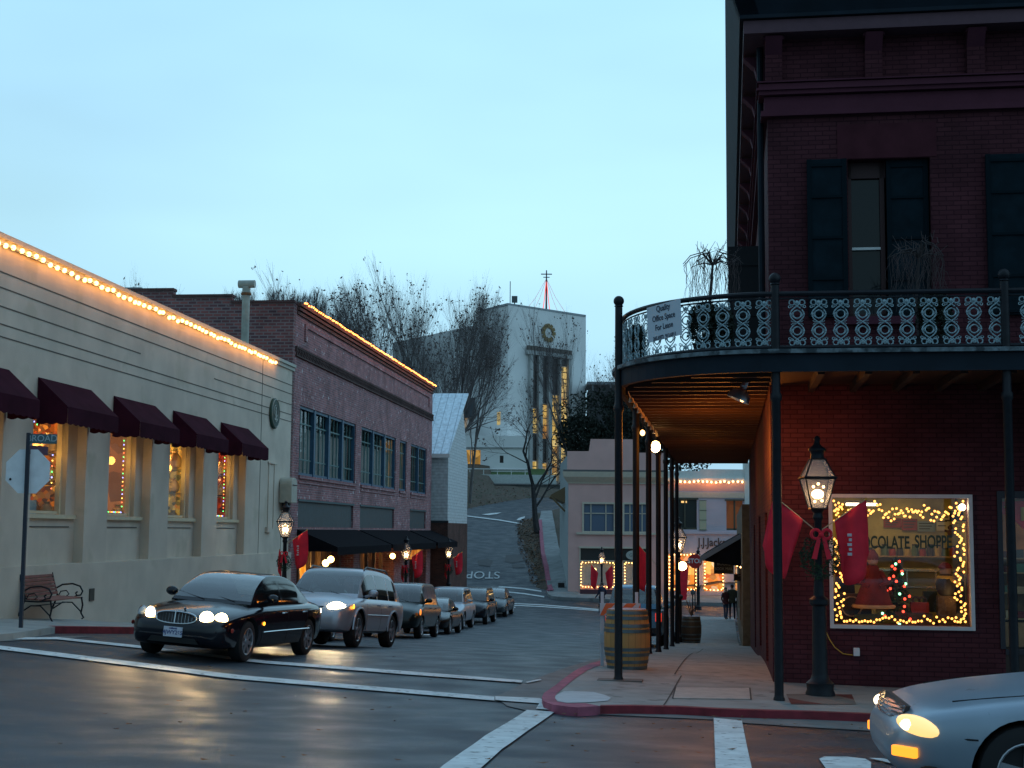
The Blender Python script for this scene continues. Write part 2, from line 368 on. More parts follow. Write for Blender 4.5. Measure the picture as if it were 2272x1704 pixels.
mb = MB(); mb.grid([[(x, y, G(x, y)) for y in ys] for x in xs]); struct('road', mb, asph, 'all')

# the hillside beyond the cross street: a sheet that dips under the climbing road and rises beside it
RD = [(-1.0, 84, 3.0), (-1.0, 92, 2.9), (-1.15, 105, 2.9), (-1.7, 120, 2.8), (-2.2, 130, 2.8), (-.8, 139, 3.6), (4.5, 146, 3.8), (14, 150, 3.6), (40, 153, 3.6)]
def road_d(x, y):
    best = 99
    for (x0, y0, w0), (x1, y1, w1) in zip(RD, RD[1:]):
        dx, dy = x1-x0, y1-y0; t = max(0, min(1, ((x-x0)*dx+(y-y0)*dy)/(dx*dx+dy*dy)))
        best = min(best, math.hypot(x-x0-t*dx, y-y0-t*dy) - (w0+(w1-w0)*t))
    return best
def hillz(x, y):
    d = road_d(x, y); base = G(x, y)
    if y < 96: base -= .5 * min(1, (96-y)/2)
    left = 1 if x < -2 else 0
    rise = max(0, d) * (.20 if left else .10)
    if y > 152: rise += (y-152) * .015
    return base + max(-.35, min(.12, d*.35)) + min(rise, 5 if left else 1.2) + .05*math.sin(x*1.7+y*.9)
leafm = mat('leaf_litter', (.085, .062, .045), .95, var=.5, vs=6, bump=.6, bs=20, stains=((.045, .052, .03), 3, .52))
hx = [-200, -120, -80, -50, -35, -25] + [-20 + .7*i for i in range(62)] + [28, 40, 60, 100, 200]
hy = [93.5 + .7*i for i in range(100)] + [168, 175, 190, 220, 300, 500]
mb = MB(); mb.grid([[(x, y, hillz(x, y)) for y in hy] for x in hx]); struct('hillside', mb, leafm, 'all')
# far wooded ridge
ridge = mat('far_ridge', (.030, .036, .036), .95, var=.45, vs=.25, bump=.8, bs=1)
mb = MB(); P = []
for i in range(61):
    x = -320 + i*10; row = []
    for j in range(9):
        y = 300 + j*35; h = smooth([(-320, 62), (-110, 58), (-60, 50), (-30, 30), (0, 16), (60, 12), (320, 40)], x) * math.sin(min(1, j/5)*PI/2)
        row.append((x, y, 3 + h + 3*math.sin(x*.11+j) + 2*math.sin(x*.31+j*2)))
    P.append(row)
mb.grid(P); struct('distant_hill', mb, ridge, 'all')
# retaining wall, lawn and white parapet on top of the hill
top = 151.5
t = thing('retaining_wall', 'long low concrete retaining wall with leaves at its foot across the top of the climbing street', 'wall', (0, 0, 0))
obj('wall', MB().box(-26, 9.5, 156.0, 156.6, 2.8, 5.0), mat('old_wall_concrete', (.10, .105, .10), .9, var=.35, vs=2, bump=.4), t)
obj('coping', MB().box(-26, 9.4, 155.9, 156.7, 5.0, 5.12), mat('coping_stone', (.2, .2, .2), .8, var=.2), t)
t = thing('parapet_wall', 'pale parapet with a thin white handrail in front of the green lawn', 'wall', (0, 0, 0))
obj('parapet', MB().box(-26, 5.0, 157.2, 157.5, 4.9, 6.15), mat('pale_render', (.50, .55, .52), .8, var=.1), t)
mb = MB(); mb.tube([(-26, 157.35, 6.75), (1.6, 157.35, 6.75)], .06)
for i in range(19): mb.tube([(-26+i*1.53, 157.35, 6.1), (-26+i*1.53, 157.35, 6.75)], .04)
obj('handrail', mb, mat('white_paint', (.7, .72, .7), .5), t)
mb = MB(); mb.grid([[(x, y, 6.0 + (y-158)*.12) for y in (157.6, 160, 163, 166, 169)] for x in [-30+i*2 for i in range(18)]])
o = struct('lawn', mb, mat('grass', (.035, .085, .012), .9, var=.4, vs=9, bump=.6, bs=30))

# --- right-hand pavement, its kerb and apron
KO = [(1500,400),(1230,470),(900,620),(600,830),(380,1000),(90,1210),(40,1300),(80,1410),(300,1490),(560,1530),(900,1560),(1450,1530),(2212,1520)]
KI = [(1500,500),(1200,610),(860,830),(540,1080),(340,1260),(340,1330),(400,1420),(640,1455),(1100,1455),(1500,1420),(1720,1410),(2212,1430)]
cv = lambda L, off: [gp(1200+x/11.06, 1430+y/11.06, off) for x, y in L]
OFF = .10
ko = cv(KO, OFF); ki = cv(KI, OFF)
right = [gp(*p, OFF) for p in [(1500,1569),(1600,1575),(1700,1578),(1800,1581),(1925,1586)]]
d = Vector(right[-1]) - Vector(right[-3]); d.normalize()
right.append(tuple(Vector(right[-1]) + d*14))
rk = lambda y, x=-1.85: tuple((RM @ Vector((x, y, 0)))[:2])
outer = [rk(79), rk(50), rk(30), rk(25.5)] + ko + right
far_in = [loc2w(RM, [(16, 21.96)])[0], *loc2w(RM, [(.64, 21.96), (.64, 45.0), (.3, 45.0), (.3, 79)])]
struct('pavement_right', drape(outer + far_in, OFF, .5, .35), conc)
# joints, white patch, iron lid, bricks round the lamp
JM = mat('joint', (.05, .05, .05), .9)
def seam(a, b, wd=.02, off=OFF+.006, name='pavement_joint'):
    a, b = Vector(a), Vector(b); n = (b-a).normalized(); n = Vector((-n.y, n.x))*wd/2
    k = max(2, int((b-a).length/.5)); mb_ = seam.mb
    for i in range(k):
        p, q = a+(b-a)*i/k, a+(b-a)*(i+1)/k
        mb_.poly([(v.x, v.y, G(v.x, v.y)+off) for v in (p-n, q-n, q+n, p+n)])
seam.mb = MB()
for a, b in [((1497,1497),(1560,1440)), ((1470,1570),(1512,1500)), ((1497,1497),(1600,1502)), ((1560,1440),(1668,1441))]: seam(gp(*a, OFF), gp(*b, OFF))
for v in range(27, 79, 3): seam(rk(v), rk(v, .6))
for u in (3.6, 6.2, 8.8): seam(tuple((RM @ Vector((u, 18.75, 0)))[:2]), tuple((RM @ Vector((u, 21.9, 0)))[:2]))
struct('pavement_joints', seam.mb, JM)
struct('pavement_white_patch', drape([gp(1200+x/11.06, 1430+y/11.06, OFF) for x, y in [(360,1270),(560,1170),(900,1160),(1300,1190),(1600,1260),(1720,1330),(1650,1400),(1300,1425),(1000,1445),(640,1445),(420,1410),(350,1340)]], OFF+.008, .4), mat('worn_white_paint', (.47, .5, .52), .75, var=.12, vs=5))
o = obj('utility_lid', drape([gp(1200+x/3.16, 1200+y/3.16, OFF) for x, y in [(950,1032),(1460,1038),(1468,1115),(930,1108)]], OFF+.012, .4, .03), mat('lid_steel', (.40, .36, .33), .7, var=.15, bump=.3, bs=80))
tag(o, 'flat rectangular utility lid set in the pavement in front of the covered walk', 'utility cover')
seam.mb = MB(); q = [gp(1200+x/3.16, 1200+y/3.16, OFF) for x, y in [(946,1029),(1464,1035),(1472,1119),(926,1111)]]
for i in range(4): seam(q[i], q[(i+1) % 4], .025, OFF+.010)
struct('lid_gap', seam.mb, JM)
brk = brick('paving_brick', (.17, .04, .035), (.10, .03, .03), (.20, .16, .14), .22, .11, .012, .4)
o = struct('brick_paving', drape([gp(1200+x/3.16, 1200+y/3.16, OFF) for x, y in [(1720,1080),(2180,1082),(2212,1150),(1755,1148)]], OFF+.008, .3), brk)
# kerb paint: faded at the corner, deep red further along; a thin ribbon over top and face
def kerb(path, name, m, wd=.16, inward=None, off=OFF, face=.14):
    mb_ = MB(); n = len(path)
    for i in range(n - 1):
        a, b = Vector(path[i]), Vector(path[i+1]); k = max(1, int((b-a).length/.5))
        for j in range(k):
            p, q = a+(b-a)*j/k, a+(b-a)*(j+1)/k
            ia = Vector(inward[i])+(Vector(inward[i+1])-Vector(inward[i]))*j/k; ib = Vector(inward[i])+(Vector(inward[i+1])-Vector(inward[i]))*(j+1)/k
            po, qo = p-(ia-p).normalized()*.006, q-(ib-q).normalized()*.006
            mb_.poly([(po.x, po.y, G(*p)+off+.007), (qo.x, qo.y, G(*q)+off+.007), (ib.x, ib.y, G(*ib)+off+.007), (ia.x, ia.y, G(*ia)+off+.007)])
            mb_.poly([(po.x, po.y, G(*p)+off+.007), (qo.x, qo.y, G(*q)+off+.007), (qo.x, qo.y, G(*q)+off-face), (po.x, po.y, G(*p)+off-face)])
    return struct(name, mb_, m)
kin = [Vector(p) for p in ki]
def nearest_in(p):
    best, bd = None, 9e9
    for a, b in zip(kin, kin[1:]):
        t_ = max(0, min(1, (Vector(p)-a).dot(b-a)/max(1e-9, (b-a).length_squared))); c = a+(b-a)*t_
        if (c-Vector(p)).length < bd: bd, best = (c-Vector(p)).length, c
    return tuple(best)
kerb(ko[:-1], 'kerb_corner', kpink, inward=[nearest_in(p) for p in ko[:-1]])
off_in = lambda L, dx, dy: [(a+dx, b+dy) for a, b in L]
r2 = [ko[-2]] + [ko[-1]] + right
kerb(r2, 'kerb_front', kred, inward=off_in(r2, .02, .16), face=.17)
sidek = [rk(25.5), rk(30), rk(40), rk(50), rk(79)]
kerb(sidek, 'kerb_side', mat('bare_kerb', (.2, .19, .19), .8, var=.2), inward=[rk(v, -1.70) for v in (25.5, 30, 40, 50, 79)])
apron = [gp(*p) for p in [(1099,1548),(1160,1519),(1234,1491),(1300,1470),(1345,1459),(1400,1452)]] + [rk(26.5, -1.6), loc2w(RM, [(1.5, 20.5), (3, 19.2)])[0]] + [(right[4][0], right[4][1]+.1), gp(1930,1624), gp(1760,1614), gp(1660,1607), gp(1580,1599), gp(1400,1591), gp(1246,1584), gp(1170,1579), gp(1125,1569)]
apron = [gp(*p) for p in [(1099,1548),(1160,1519),(1234,1491),(1300,1470),(1345,1459),(1400,1452)]] + [rk(26.5, -1.6), (right[0][0]-1, right[0][1]+.6), (right[0][0], right[0][1]+.15), (right[5][0], right[5][1]+.1), (right[5][0], right[5][1]-.35)] + [gp(1930,1624), gp(1760,1614), gp(1660,1607), gp(1580,1599), gp(1400,1591), gp(1246,1584), gp(1170,1579), gp(1125,1569)]
struct('gutter_apron', drape(apron, .012, .5), gutm)

# --- left-hand pavement
lk = [gp(*p, .12) for p in [(296,1393),(200,1391.5),(122,1391),(70,1399),(30,1405),(-40,1410)]]
Ll = lambda x, y: tuple((LM @ Vector((x, y, 0)))[:2])
e0 = LM.inverted() @ Vector((*lk[0], 0)); KX = e0.x
leftout = [Ll(KX, 84), Ll(KX, 50), Ll(KX, e0.y+1)] + lk + [(-14, lk[-1][1]-.4), (-30, lk[-1][1]-.6), (-30, 27), (-15, 27)] + [Ll(.0, 26.5), Ll(0, 84)]
concl = mat('pale_concrete', (.30, .32, .31), .8, var=.15, vs=1.8, bump=.2, bs=30, stains=((.20, .21, .2), 2.1, .62))
struct('pavement_left', drape(leftout, .12, .5, .35), concl)
lin = [(a[0]-.16, a[1]+.05) for a in [lk[2], lk[1], lk[0]]] + [Ll(KX-.16, 35), Ll(KX-.16, 84)]
kerb([lk[2], lk[1], lk[0], Ll(KX, 35), Ll(KX, 84)], 'kerb_left', kred, inward=lin, off=.12, face=.15)
struct('gutter_left', drape([gp(0,1424), gp(60,1420), gp(130,1413), gp(210,1413), gp(170,1417), gp(120,1416), gp(60,1420), gp(0,1426), gp(-60,1428), gp(-60,1415), gp(20,1410)][:4] + [gp(165,1417), gp(14,1424)], .010, .4), gutm)

# --- far corner pavement at the pink building, and the strip up the hill
C4 = lambda x, y, off=0: gp(600+x/3.16, 1000+y/3.16, off)
fc = [C4(2600,1075), C4(2212,1055), C4(2060,1050), C4(1980,1042), C4(1948,1028), C4(1935,1000)]
px_ = fc[-1]
fc2 = fc + [(2.55, 93), (2.45, 97), (2.4, 110), (2.55, 130), (2.9, 136), (3.9, 136), (3.9, 97), (4.5, 92.2), (40, 92.2), (40, fc[0][1]-.3), (12, fc[0][1]-.3)]
def gz(x, y): return max(G(x, y), hillz(x, y)+.02 if y > 96 else -99)
struct('pavement_far', drape(fc2, .20, .8, .5, gz), mat('worn_concrete', (.23, .25, .25), .85, var=.2, vs=1.5, stains=((.15, .16, .16), 2, .6)))
mb = MB()
kp = [px_, (2.55, 93.4), (2.45, 97), (2.4, 110), (2.55, 130)]
for a, b in zip(kp, kp[1:]):
    k = max(1, int(math.dist(a, b)/1))
    for j in range(k):
        p = [a[0]+(b[0]-a[0])*j/k, a[1]+(b[1]-a[1])*j/k]; q = [a[0]+(b[0]-a[0])*(j+1)/k, a[1]+(b[1]-a[1])*(j+1)/k]
        mb.poly([(p[0]-.02, p[1], gz(*p)+.26), (q[0]-.02, q[1], gz(*q)+.26), (q[0]+.28, q[1], gz(*q)+.26), (p[0]+.28, p[1], gz(*p)+.26)])
        mb.poly([(p[0]-.02, p[1], gz(*p)+.26), (q[0]-.02, q[1], gz(*q)+.26), (q[0]-.02, q[1], gz(*q)-.2), (p[0]-.02, p[1], gz(*p)-.2)])
struct('kerb_far', mb, kpink)

# --- painted markings
def mark(pts, name='road_marking', m=white, off=.02, conv=lambda a, b: (a, b)): return struct(name, drape([gp(*conv(a, b)) for a, b in pts], off, .5), m)
mark([(-60,1428),(0,1435.2),(400,1484),(900,1532.3),(1097,1548.6),(1097,1557.6),(900,1541),(400,1494),(0,1444),(-60,1437)], 'crosswalk_line')
mark([(14,1417),(126,1416),(311,1435),(900,1492),(1160,1512.4),(1157,1518),(900,1499),(311,1441),(126,1421),(14,1422)], 'crosswalk_line')
c2 = lambda a, b: (900+a/5.53, 1450+b/5.53)
mark([(1100,552),(1640,575),(1690,600),(1800,640),(1945,650),(1915,735),(1600,706),(1640,640),(1240,612),(1100,600)], 'crosswalk_corner', off=.03, conv=c2)
mark([(1470,375),(1650,338),(1670,350),(1490,385)], 'crosswalk_end', off=.03, conv=c2)
mark([(1490,715),(1830,735),(1500,970),(1180,1200),(960,1405),(900,1460),(400,1460),(460,1405),(700,1230),(980,1030)], 'crosswalk_line', conv=c2)
mark([(1212,1255),(1410,1275),(1475,1593),(1485,1650),(1228,1650),(1225,1593)], 'crosswalk_line', off=.024, conv=lambda a, b: (1200+a/3.16, 1200+b/3.16))
mark([(455,1505),(500,1483),(700,1484),(850,1505),(900,1535),(900,1562),(900,1600),(520,1600)], 'road_marking', conv=lambda a, b: (1700+a/3.867, 1300+b/3.867))
mark([(880,1495),(1010,1499),(1150,1545),(1100,1550),(960,1515)], 'road_marking', conv=lambda a, b: (1700+a/3.867, 1300+b/3.867))
c4 = lambda a, b: (600+a/3.16, 1000+b/3.16)
mark([(1600,951),(1760,963),(1900,982),(1900,992),(1760,972),(1600,959)], 'stop_line', conv=c4)
mark([(1640,986),(1780,1000),(1920,1022),(1920,1031),(1780,1009),(1640,994)], 'stop_line', conv=c4)
mark([(1640,1068),(1900,1080),(2300,1112),(2300,1120),(1900,1086),(1640,1074)], 'crossing_line', conv=c4)
mark([(1640,1081),(1900,1092),(2300,1122),(2300,1127),(1900,1098),(1640,1087)], 'crossing_line', conv=c4)
mark([(1380,458),(1600,485),(1830,524),(1830,532),(1600,493),(1380,465)], 'lane_line', off=.05, conv=c4)
mark([(1480,450),(1560,440),(1620,436),(1590,448),(1530,456)], 'lane_arrow', off=.05, conv=c4)
mark([(1725,490),(1740,476),(1785,462),(1782,475),(1745,492)], 'lane_arrow', off=.05, conv=c4)
for x, y in [(1100,1294),(1300,1258),(1460,1216),(1570,1160),(1690,1100)]: mark([(x-30,y-3),(x+25,y-4),(x+30,y+4),(x-22,y+4)], 'parking_mark', conv=c4)
# STOP painted for cars coming down the hill (reads upside down from here)
pm = mat('road_letters', (.52, .56, .56), .8, var=.15)
a, b = C4(1372, 880), C4(1607, 880); cx, cy = (a[0]+b[0])/2, (a[1]+b[1])/2; wdt = abs(b[0]-a[0])
sx_, sz = gp(600+1480/3.16, 1000+902/3.16), gp(600+1480/3.16, 1000+852/3.16)
st = text('stop_letters', 'STOP', 1.0, pm, ext=0)
bb = [v.co.copy() for v in st.data.vertices]; x0, x1 = min(v.x for v in bb), max(v.x for v in bb); y0, y1 = min(v.y for v in bb), max(v.y for v in bb)
for v in st.data.vertices:
    X = cx - ((v.co.x-x0)/(x1-x0)-.5)*wdt; Y = sz[1] - (v.co.y-y0)/(y1-y0)*(sz[1]-sx_[1]); v.co = (X, Y, G(X, Y)+.05)
st['kind'] = 'structure'
patch = mat('new_asphalt', (.018, .022, .026), .6, var=.3)
mark([(1650,733),(1780,730),(1785,775),(1700,790),(1645,780)], 'road_patch', patch, .03, c4)
mark([(1690,800),(1780,796),(1785,822),(1700,825)], 'road_patch', patch, .03, c4)
mark([(1450,775),(1520,758),(1560,775),(1540,815),(1460,805)], 'road_patch', patch, .03, c4)
mb = MB(); random.seed(12)
for i in range(150):
    p_ = ground(random.uniform(0, 1024), random.uniform(655, 768)) if i % 3 else ground(random.uniform(560, 1000), random.uniform(700, 760)); s = random.uniform(.012, .035); a = random.uniform(0, 6)
    mb.poly([(p_.x+s*math.cos(a+k*PI/2)*(1+k % 2), p_.y+s*math.sin(a+k*PI/2), G(p_.x, p_.y)+.03+.01*(k % 2)) for k in range(4)])
tag(obj('road_litter', mb, mat('dead_leaf', (.16, .075, .03), .9, var=.4)), 'tiny scattered leaves and grit on the asphalt', 'litter', kind='stuff')
# leaf litter as one mass by the far road edge
random.seed(5); mb = MB()
for i in range(2600):
    if random.random() < .55: x, y = random.uniform(.6, 2.35), random.uniform(97, 134)
    else: x, y = random.uniform(-8, 2), random.uniform(120, 155)
    if road_d(x, y) < -.5: continue
    z = max(G(x, y), hillz(x, y)) + .05; s = random.uniform(.05, .11); a = random.uniform(0, 6)
    mb.poly([(x+s*math.cos(a+k*PI/2), y+s*math.sin(a+k*PI/2), z+random.uniform(-.02, .05)) for k in range(4)])
tag(obj('fallen_leaves', mb, mat('dead_leaf', (.16, .075, .03), .9, var=.4)), 'brown fallen leaves scattered along the edge of the climbing road', 'leaves', kind='stuff')
# ================================================================= LEFT ROW: cream building
random.seed(11)
stucco = mat('cream_stucco', (.57, .51, .42), .85, var=.12, vs=1.0, bump=.3, bs=60, stains=((.50, .455, .36), .9, .58))
framep = mat('cream_trim', (.60, .53, .36), .6, var=.06)
def fL(u, z, d): return (-d, u, z)
cream = thing('cream_building', 'long cream stucco building with grooved upper wall and five awninged shop windows', 'building', M=LM)
S0, S1, ZT = 24.3, 48.75, 5.5
bays = [(24.8+4*i, 27.5+4*i) for i in range(5)]
mb = MB()
mb.wall(fL, S0, 44.6, -4, ZT, [(a, b, -.78, 2.35, .22) for a, b in bays])
mb.wall(fL, 44.6, S1, -4, ZT, [])
for a, b in bays:   # recessed panel with the window opening
    mb.wall(lambda u, z, d: (-.22-d, u, z), a, b, -.78, 2.35, [(a+.02, b-.5, .26, 2.3, .14)])
mb.poly([(0, S0, -4), (-14, S0, -4), (-14, S0, ZT), (0, S0, ZT)]); mb.poly([(0, S1, -4), (0, S1, ZT), (-14, S1, ZT), (-14, S1, -4)])
mb.poly([(-.3, S0, ZT-.4), (-.3, S1, ZT-.4), (-14, S1, ZT-.4), (-14, S0, ZT-.4)])
obj('wall', mb, stucco, cream)
mb = MB()
mb.box(0, .075, S0, S1, -4.2, -.79); obj('plinth', mb, stucco, cream)
mb = MB()
for z in (ZT-.02,): mb.box(-.35, .10, S0, S1, z, z+.10); mb.box(-.02, .05, S0, S1, z-.12, z)
obj('parapet_cap', mb, mat('parapet_cap', (.42, .42, .36), .7), cream)
mb = MB()
groove = mat('groove', (.11, .105, .09), .95)
for z, a, b in [(4.86, S0, S1), (4.56, S0, S1), (4.20, S0, 34.5), (3.86, S0, S1), (3.62, S0, S1), (4.2, 40.2, 46.0), (4.2, 46.9, S1)]:
    mb.box(0, .008, a, b, z-.012, z+.012)
mb.box(0, .008, 45.0, 45.03, -.78, 5.3); mb.box(0, .008, 47.6, 47.63, -.78, 1.4)
obj('groove', mb, groove, cream)
mb = MB(); mb.box(0, .05, 45.85, 46.9, 2.08, 2.14); mb.box(0, .03, 45.95, 46.05, -.0, 2.1); mb.box(0, .03, 46.6, 46.7, -.0, 2.1); mb.box(0, .09, 45.75, 46.3, -.12, .05)
obj('blind_door_trim', mb, stucco, cream)
for i, (a, b) in enumerate(bays):
    w_ = bpy.data.objects.new('window', None); link(w_, cream)
    mb = MB(); x = -.34
    mb.box(x-.06, x+.02, b-.56, b-.50, .27, 2.28); mb.box(x-.06, x+.05, b-.66, b-.58, .27, 2.28); mb.box(x-.06, x+.02, a+.04, a+.12, .27, 2.28); mb.box(x-.06, x+.02, a+.04, b-.5, .27, .33)
    obj('frame', mb, framep, w_)
    obj('sill', MB().box(-.30, -.14, a+.01, b-.08, .17, .255), framep, w_)
    obj('sill_line', MB().box(-.215, -.205, a+.01, b-.3, -.015, .01), groove, w_)
    obj('pane', MB().box(x-.045, x-.04, a+.1, b-.55, .33, 2.28), CLEAR, w_)
    cols = [((.5,.13,.01),(.03,.015,.01),(.7,.28,.04),(.06,.02,.01),(.25,.1,.03),(.02,.01,.01),(.4,.07,.01),(.05,.02,.01)), ((.32,.13,.05),(.22,.09,.04),(.28,.12,.05),(.10,.05,.03)), ((.5,.24,.02),(.03,.03,.02),(.6,.36,.06),(.02,.02,.01),(.3,.22,.04),(.4,.12,.02)), ((.45,.04,.01),(.1,.01,.01),(.3,.03,.01),(.04,.01,.01))][max(0, i-1) % 4]
    sh = litwall('lit_shelves_%d' % i, cols, (10, 10, 2.2, 11, 8)[i], (.9, .9, .8, .9, .7)[i])
    mb = MB(); mb.box(-2.0, -1.95, a-.2, b+.2, .0, 2.45)
    obj('display_back', mb, sh, w_)
    mb = MB(); mb.poly([(-.5, a-.2, .1), (-1.95, a-.2, .1), (-1.95, b+.2, .1), (-.5, b+.2, .1)]); mb.poly([(-.5, a-.2, 2.5), (-1.95, a-.2, 2.5), (-1.95, b+.2, 2.5), (-.5, b+.2, 2.5)])
    mb.poly([(-.5, a-.2, .1), (-1.95, a-.2, .1), (-1.95, a-.2, 2.5), (-.5, a-.2, 2.5)]); obj('display_end', MB().box(-1.95, -.5, b+.2, b+.25, .1, 2.5), sh, w_)
    obj('display_box', mb, mat('display_wood', (.45, .25, .10), .7), w_)
    if i: light('POINT', (-1.0, b-.7, 1.9), 28 if i != 2 else 12, (1, .5, .14), .1, LM)
    light('POINT', (-.10, b-.95, 1.6), 5.0, (1, .50, .09), .1, LM)
# shop-window goods
def Lp(x, y, z): return LM @ Vector((x, y, z))
goods = [mat('ware_%d' % k, c, .5) for k, c in enumerate([(.5,.05,.03),(.4,.3,.1),(.1,.2,.12),(.6,.45,.25),(.08,.06,.05),(.45,.5,.55)])]
vase = MB().lathe((0, 0, 0), [(.05, 0), (.11, .03), (.13, .12), (.09, .22), (.04, .27), (.06, .30)], 10).mesh('vase', goods[3], True)
names = ['in the first lit window from the stop sign', 'in the narrow brown shop window with one bright lamp', 'in the yellow shop window with three lamps', 'in the red-lit shop window nearest the brick building']
for i in range(1, 5):
    a, b = bays[i]
    for k in range(3):
        for lv, zz in ((0, .12), (1, .95), (2, 1.6)):
            if lv and i == 2: continue
            v = bpy.data.objects.new('vase', vase); link(v); v.matrix_world = LM @ Matrix.Translation((-.62-.36*k, b-.55+.26*k+random.uniform(-.05, .05), zz)) @ Matrix.Scale(random.uniform(1.0, 1.7), 4)
            v.data = vase
            tag(v, '%s vase on the %s shelf %s' % (('near', 'middle', 'far')[k], ('bottom', 'middle', 'top')[lv], names[i-1].replace('the first lit window from the stop sign', 'the window by the stop sign')), 'vase', 'wares %s' % names[i-1])
    if i != 2:
        t = thing('display_rack', 'thin wire display rack %s' % names[i-1], 'rack', M=LM)
        mb = MB()
        for z in (.93, 1.58): mb.box(-1.55, -.5, a+.1, b+.12, z-.015, z+.0)
        obj('shelf', mb, mat('shelf_metal', (.3, .28, .2), .5), t)
        mb = MB()
        for y in (a+.15, b+.1): mb.tube([(-1.5, y, .1), (-1.5, y, 2.3)], .015, 5)
        obj('upright', mb, black, t)
    # hanging globe lamps
    spots_ = {1: [(-.9, b-1.25, 1.50), (-.9, b-.98, 1.34)], 2: [(-.6, a+.35, 2.05)], 3: [(-.9, a+1.0, 1.42), (-.9, a+1.35, 1.42)], 4: []}[i]
    for s in spots_:
        t = thing('globe_lamp', ['', 'glowing globe lamp hanging '+('higher' if s[2] > 1.4 else 'lower')+' in the first window from the stop sign', 'single bright lamp at the upper corner of the brown shop window', 'glowing lamp hanging in the yellow shop window '+('nearer the street corner' if s[1] < a+1.1 else 'farther from the street corner')][i], 'lamp', M=LM)
        obj('bulb', MB().ball(s, .085 if i != 2 else .10, 12, 8), glow('globe_glow', (1, .62, .16), 16), t, True)
        obj('cord', MB().tube([s, (s[0], s[1], 2.45)], .006, 4), black, t)
# coloured fairy lights round two of the windows
cc = [glow('fairy_%d' % k, c, 5) for k, c in enumerate([(1,.15,.05),(.1,1,.2),(.3,.35,1),(1,.6,.1)])]
for i, lab in ((1, 'string of coloured fairy lights draped across the first window from the stop sign'), (2, 'string of coloured fairy lights edging the brown shop window'), (4, 'string of fairy lights edging the red-lit shop window')):
    a, b = bays[i]; t = thing('fairy_lights', lab, 'string lights', M=LM); pts = []
    if i == 1: pts = [(-.5, b-.75-k*.14, 1.95-.12*math.sin(k*.8)+.02*k) for k in range(11)] + [(-.5, b-.62, 1.9-k*.12) for k in range(10)] + [(-.5, b-.9-k*.15, 1.18-.04*(k % 3)) for k in range(9)]
    else: pts = [(-.45, b-.70, 2.2-k*.10) for k in range(18)] + [(-.45, b-.75-k*.11, .36) for k in range(16)]
    obj('wire', MB().tube(pts, .004, 3), black, t)
    for k, p in enumerate(pts):
        me = bpy.data.meshes.get('fairy_m%d' % (k % 4)) or MB().ball((0, 0, 0), .016, 6, 4).mesh('fairy_m%d' % (k % 4), cc[k % 4])
        o = bpy.data.objects.new('bulb', me); link(o, t); o.location = p
o = obj('paper_bag', MB(LM).box(-.75, -.6, 29.95, 30.4, .11, .55), mat('bag_blue', (.32, .45, .48), .7)); tag(o, 'pale blue paper bag at the bottom of the first window from the stop sign', 'bag')
# awnings
aw = mat('plum_canvas', (.038, .009, .019), .95, var=.22, vs=2, spec=.05)
def awning(parent, y0, y1, zt, zm, w_, valance, m, fr, scal=True):
    mb = MB(); mb.poly([(.01, y0, zt), (w_, y0, zm), (w_, y1, zm), (.01, y1, zt)])
    for y in (y0, y1): mb.poly([(.01, y, zt), (w_, y, zm), (w_, y, zm-valance*.55), (.01, y, zm-valance*.55)])
    obj('canvas', mb, m, parent)
    def val(p0, p1):
        n = max(3, int((abs(p1[1]-p0[1])+abs(p1[0]-p0[0]))/.26))
        mb.poly([p0, p1, (p1[0], p1[1], zm-valance*.8), (p0[0], p0[1], zm-valance*.8)])
        pts = []
        for k in range(n):
            for s in range(5):
                q = (k+s/5)/n; pts.append((p0[0]+(p1[0]-p0[0])*q, p0[1]+(p1[1]-p0[1])*q, zm-valance*.8-.03*math.sin(PI*s/5)))
        for k in range(len(pts)-1): mb.poly([(pts[k][0], pts[k][1], zm-valance*.8), pts[k], pts[k+1], (pts[k+1][0], pts[k+1][1], zm-valance*.8)])
    mb = MB()
    if scal: val((w_+.004, y0, zm), (w_+.004, y1, zm)); val((.01, y0-.004, zm), (w_, y0-.004, zm)); val((.01, y1+.004, zm), (w_, y1+.004, zm))
    else: mb.poly([(w_+.003, y0, zm), (w_+.003, y1, zm), (w_+.003, y1, zm-valance), (w_+.003, y0, zm-valance)])
    obj('valance', mb, m, parent)
    mb = MB(); mb.tube([(.02, y0+.02, zm-.02), (w_-.02, y0+.02, zm-.02), (w_-.02, y1-.02, zm-.02), (.02, y1-.02, zm-.02)], .015, 5); obj('frame', mb, black, parent)
wh = ['plum awning cut by the edge of the picture', 'plum awning above the stop sign', 'plum awning over the brown shop window', 'plum awning over the yellow-lit shop window', 'plum awning over the red-lit window nearest the brick building']
for i, (a, b) in enumerate(bays):
    t = thing('window_awning', wh[i]+', scalloped edge', 'awning', M=LM, group='plum awnings on the cream building')
    awning(t, a-.02+.12, b+.02+.08, 3.02, 2.42, .66, .42, aw, black)
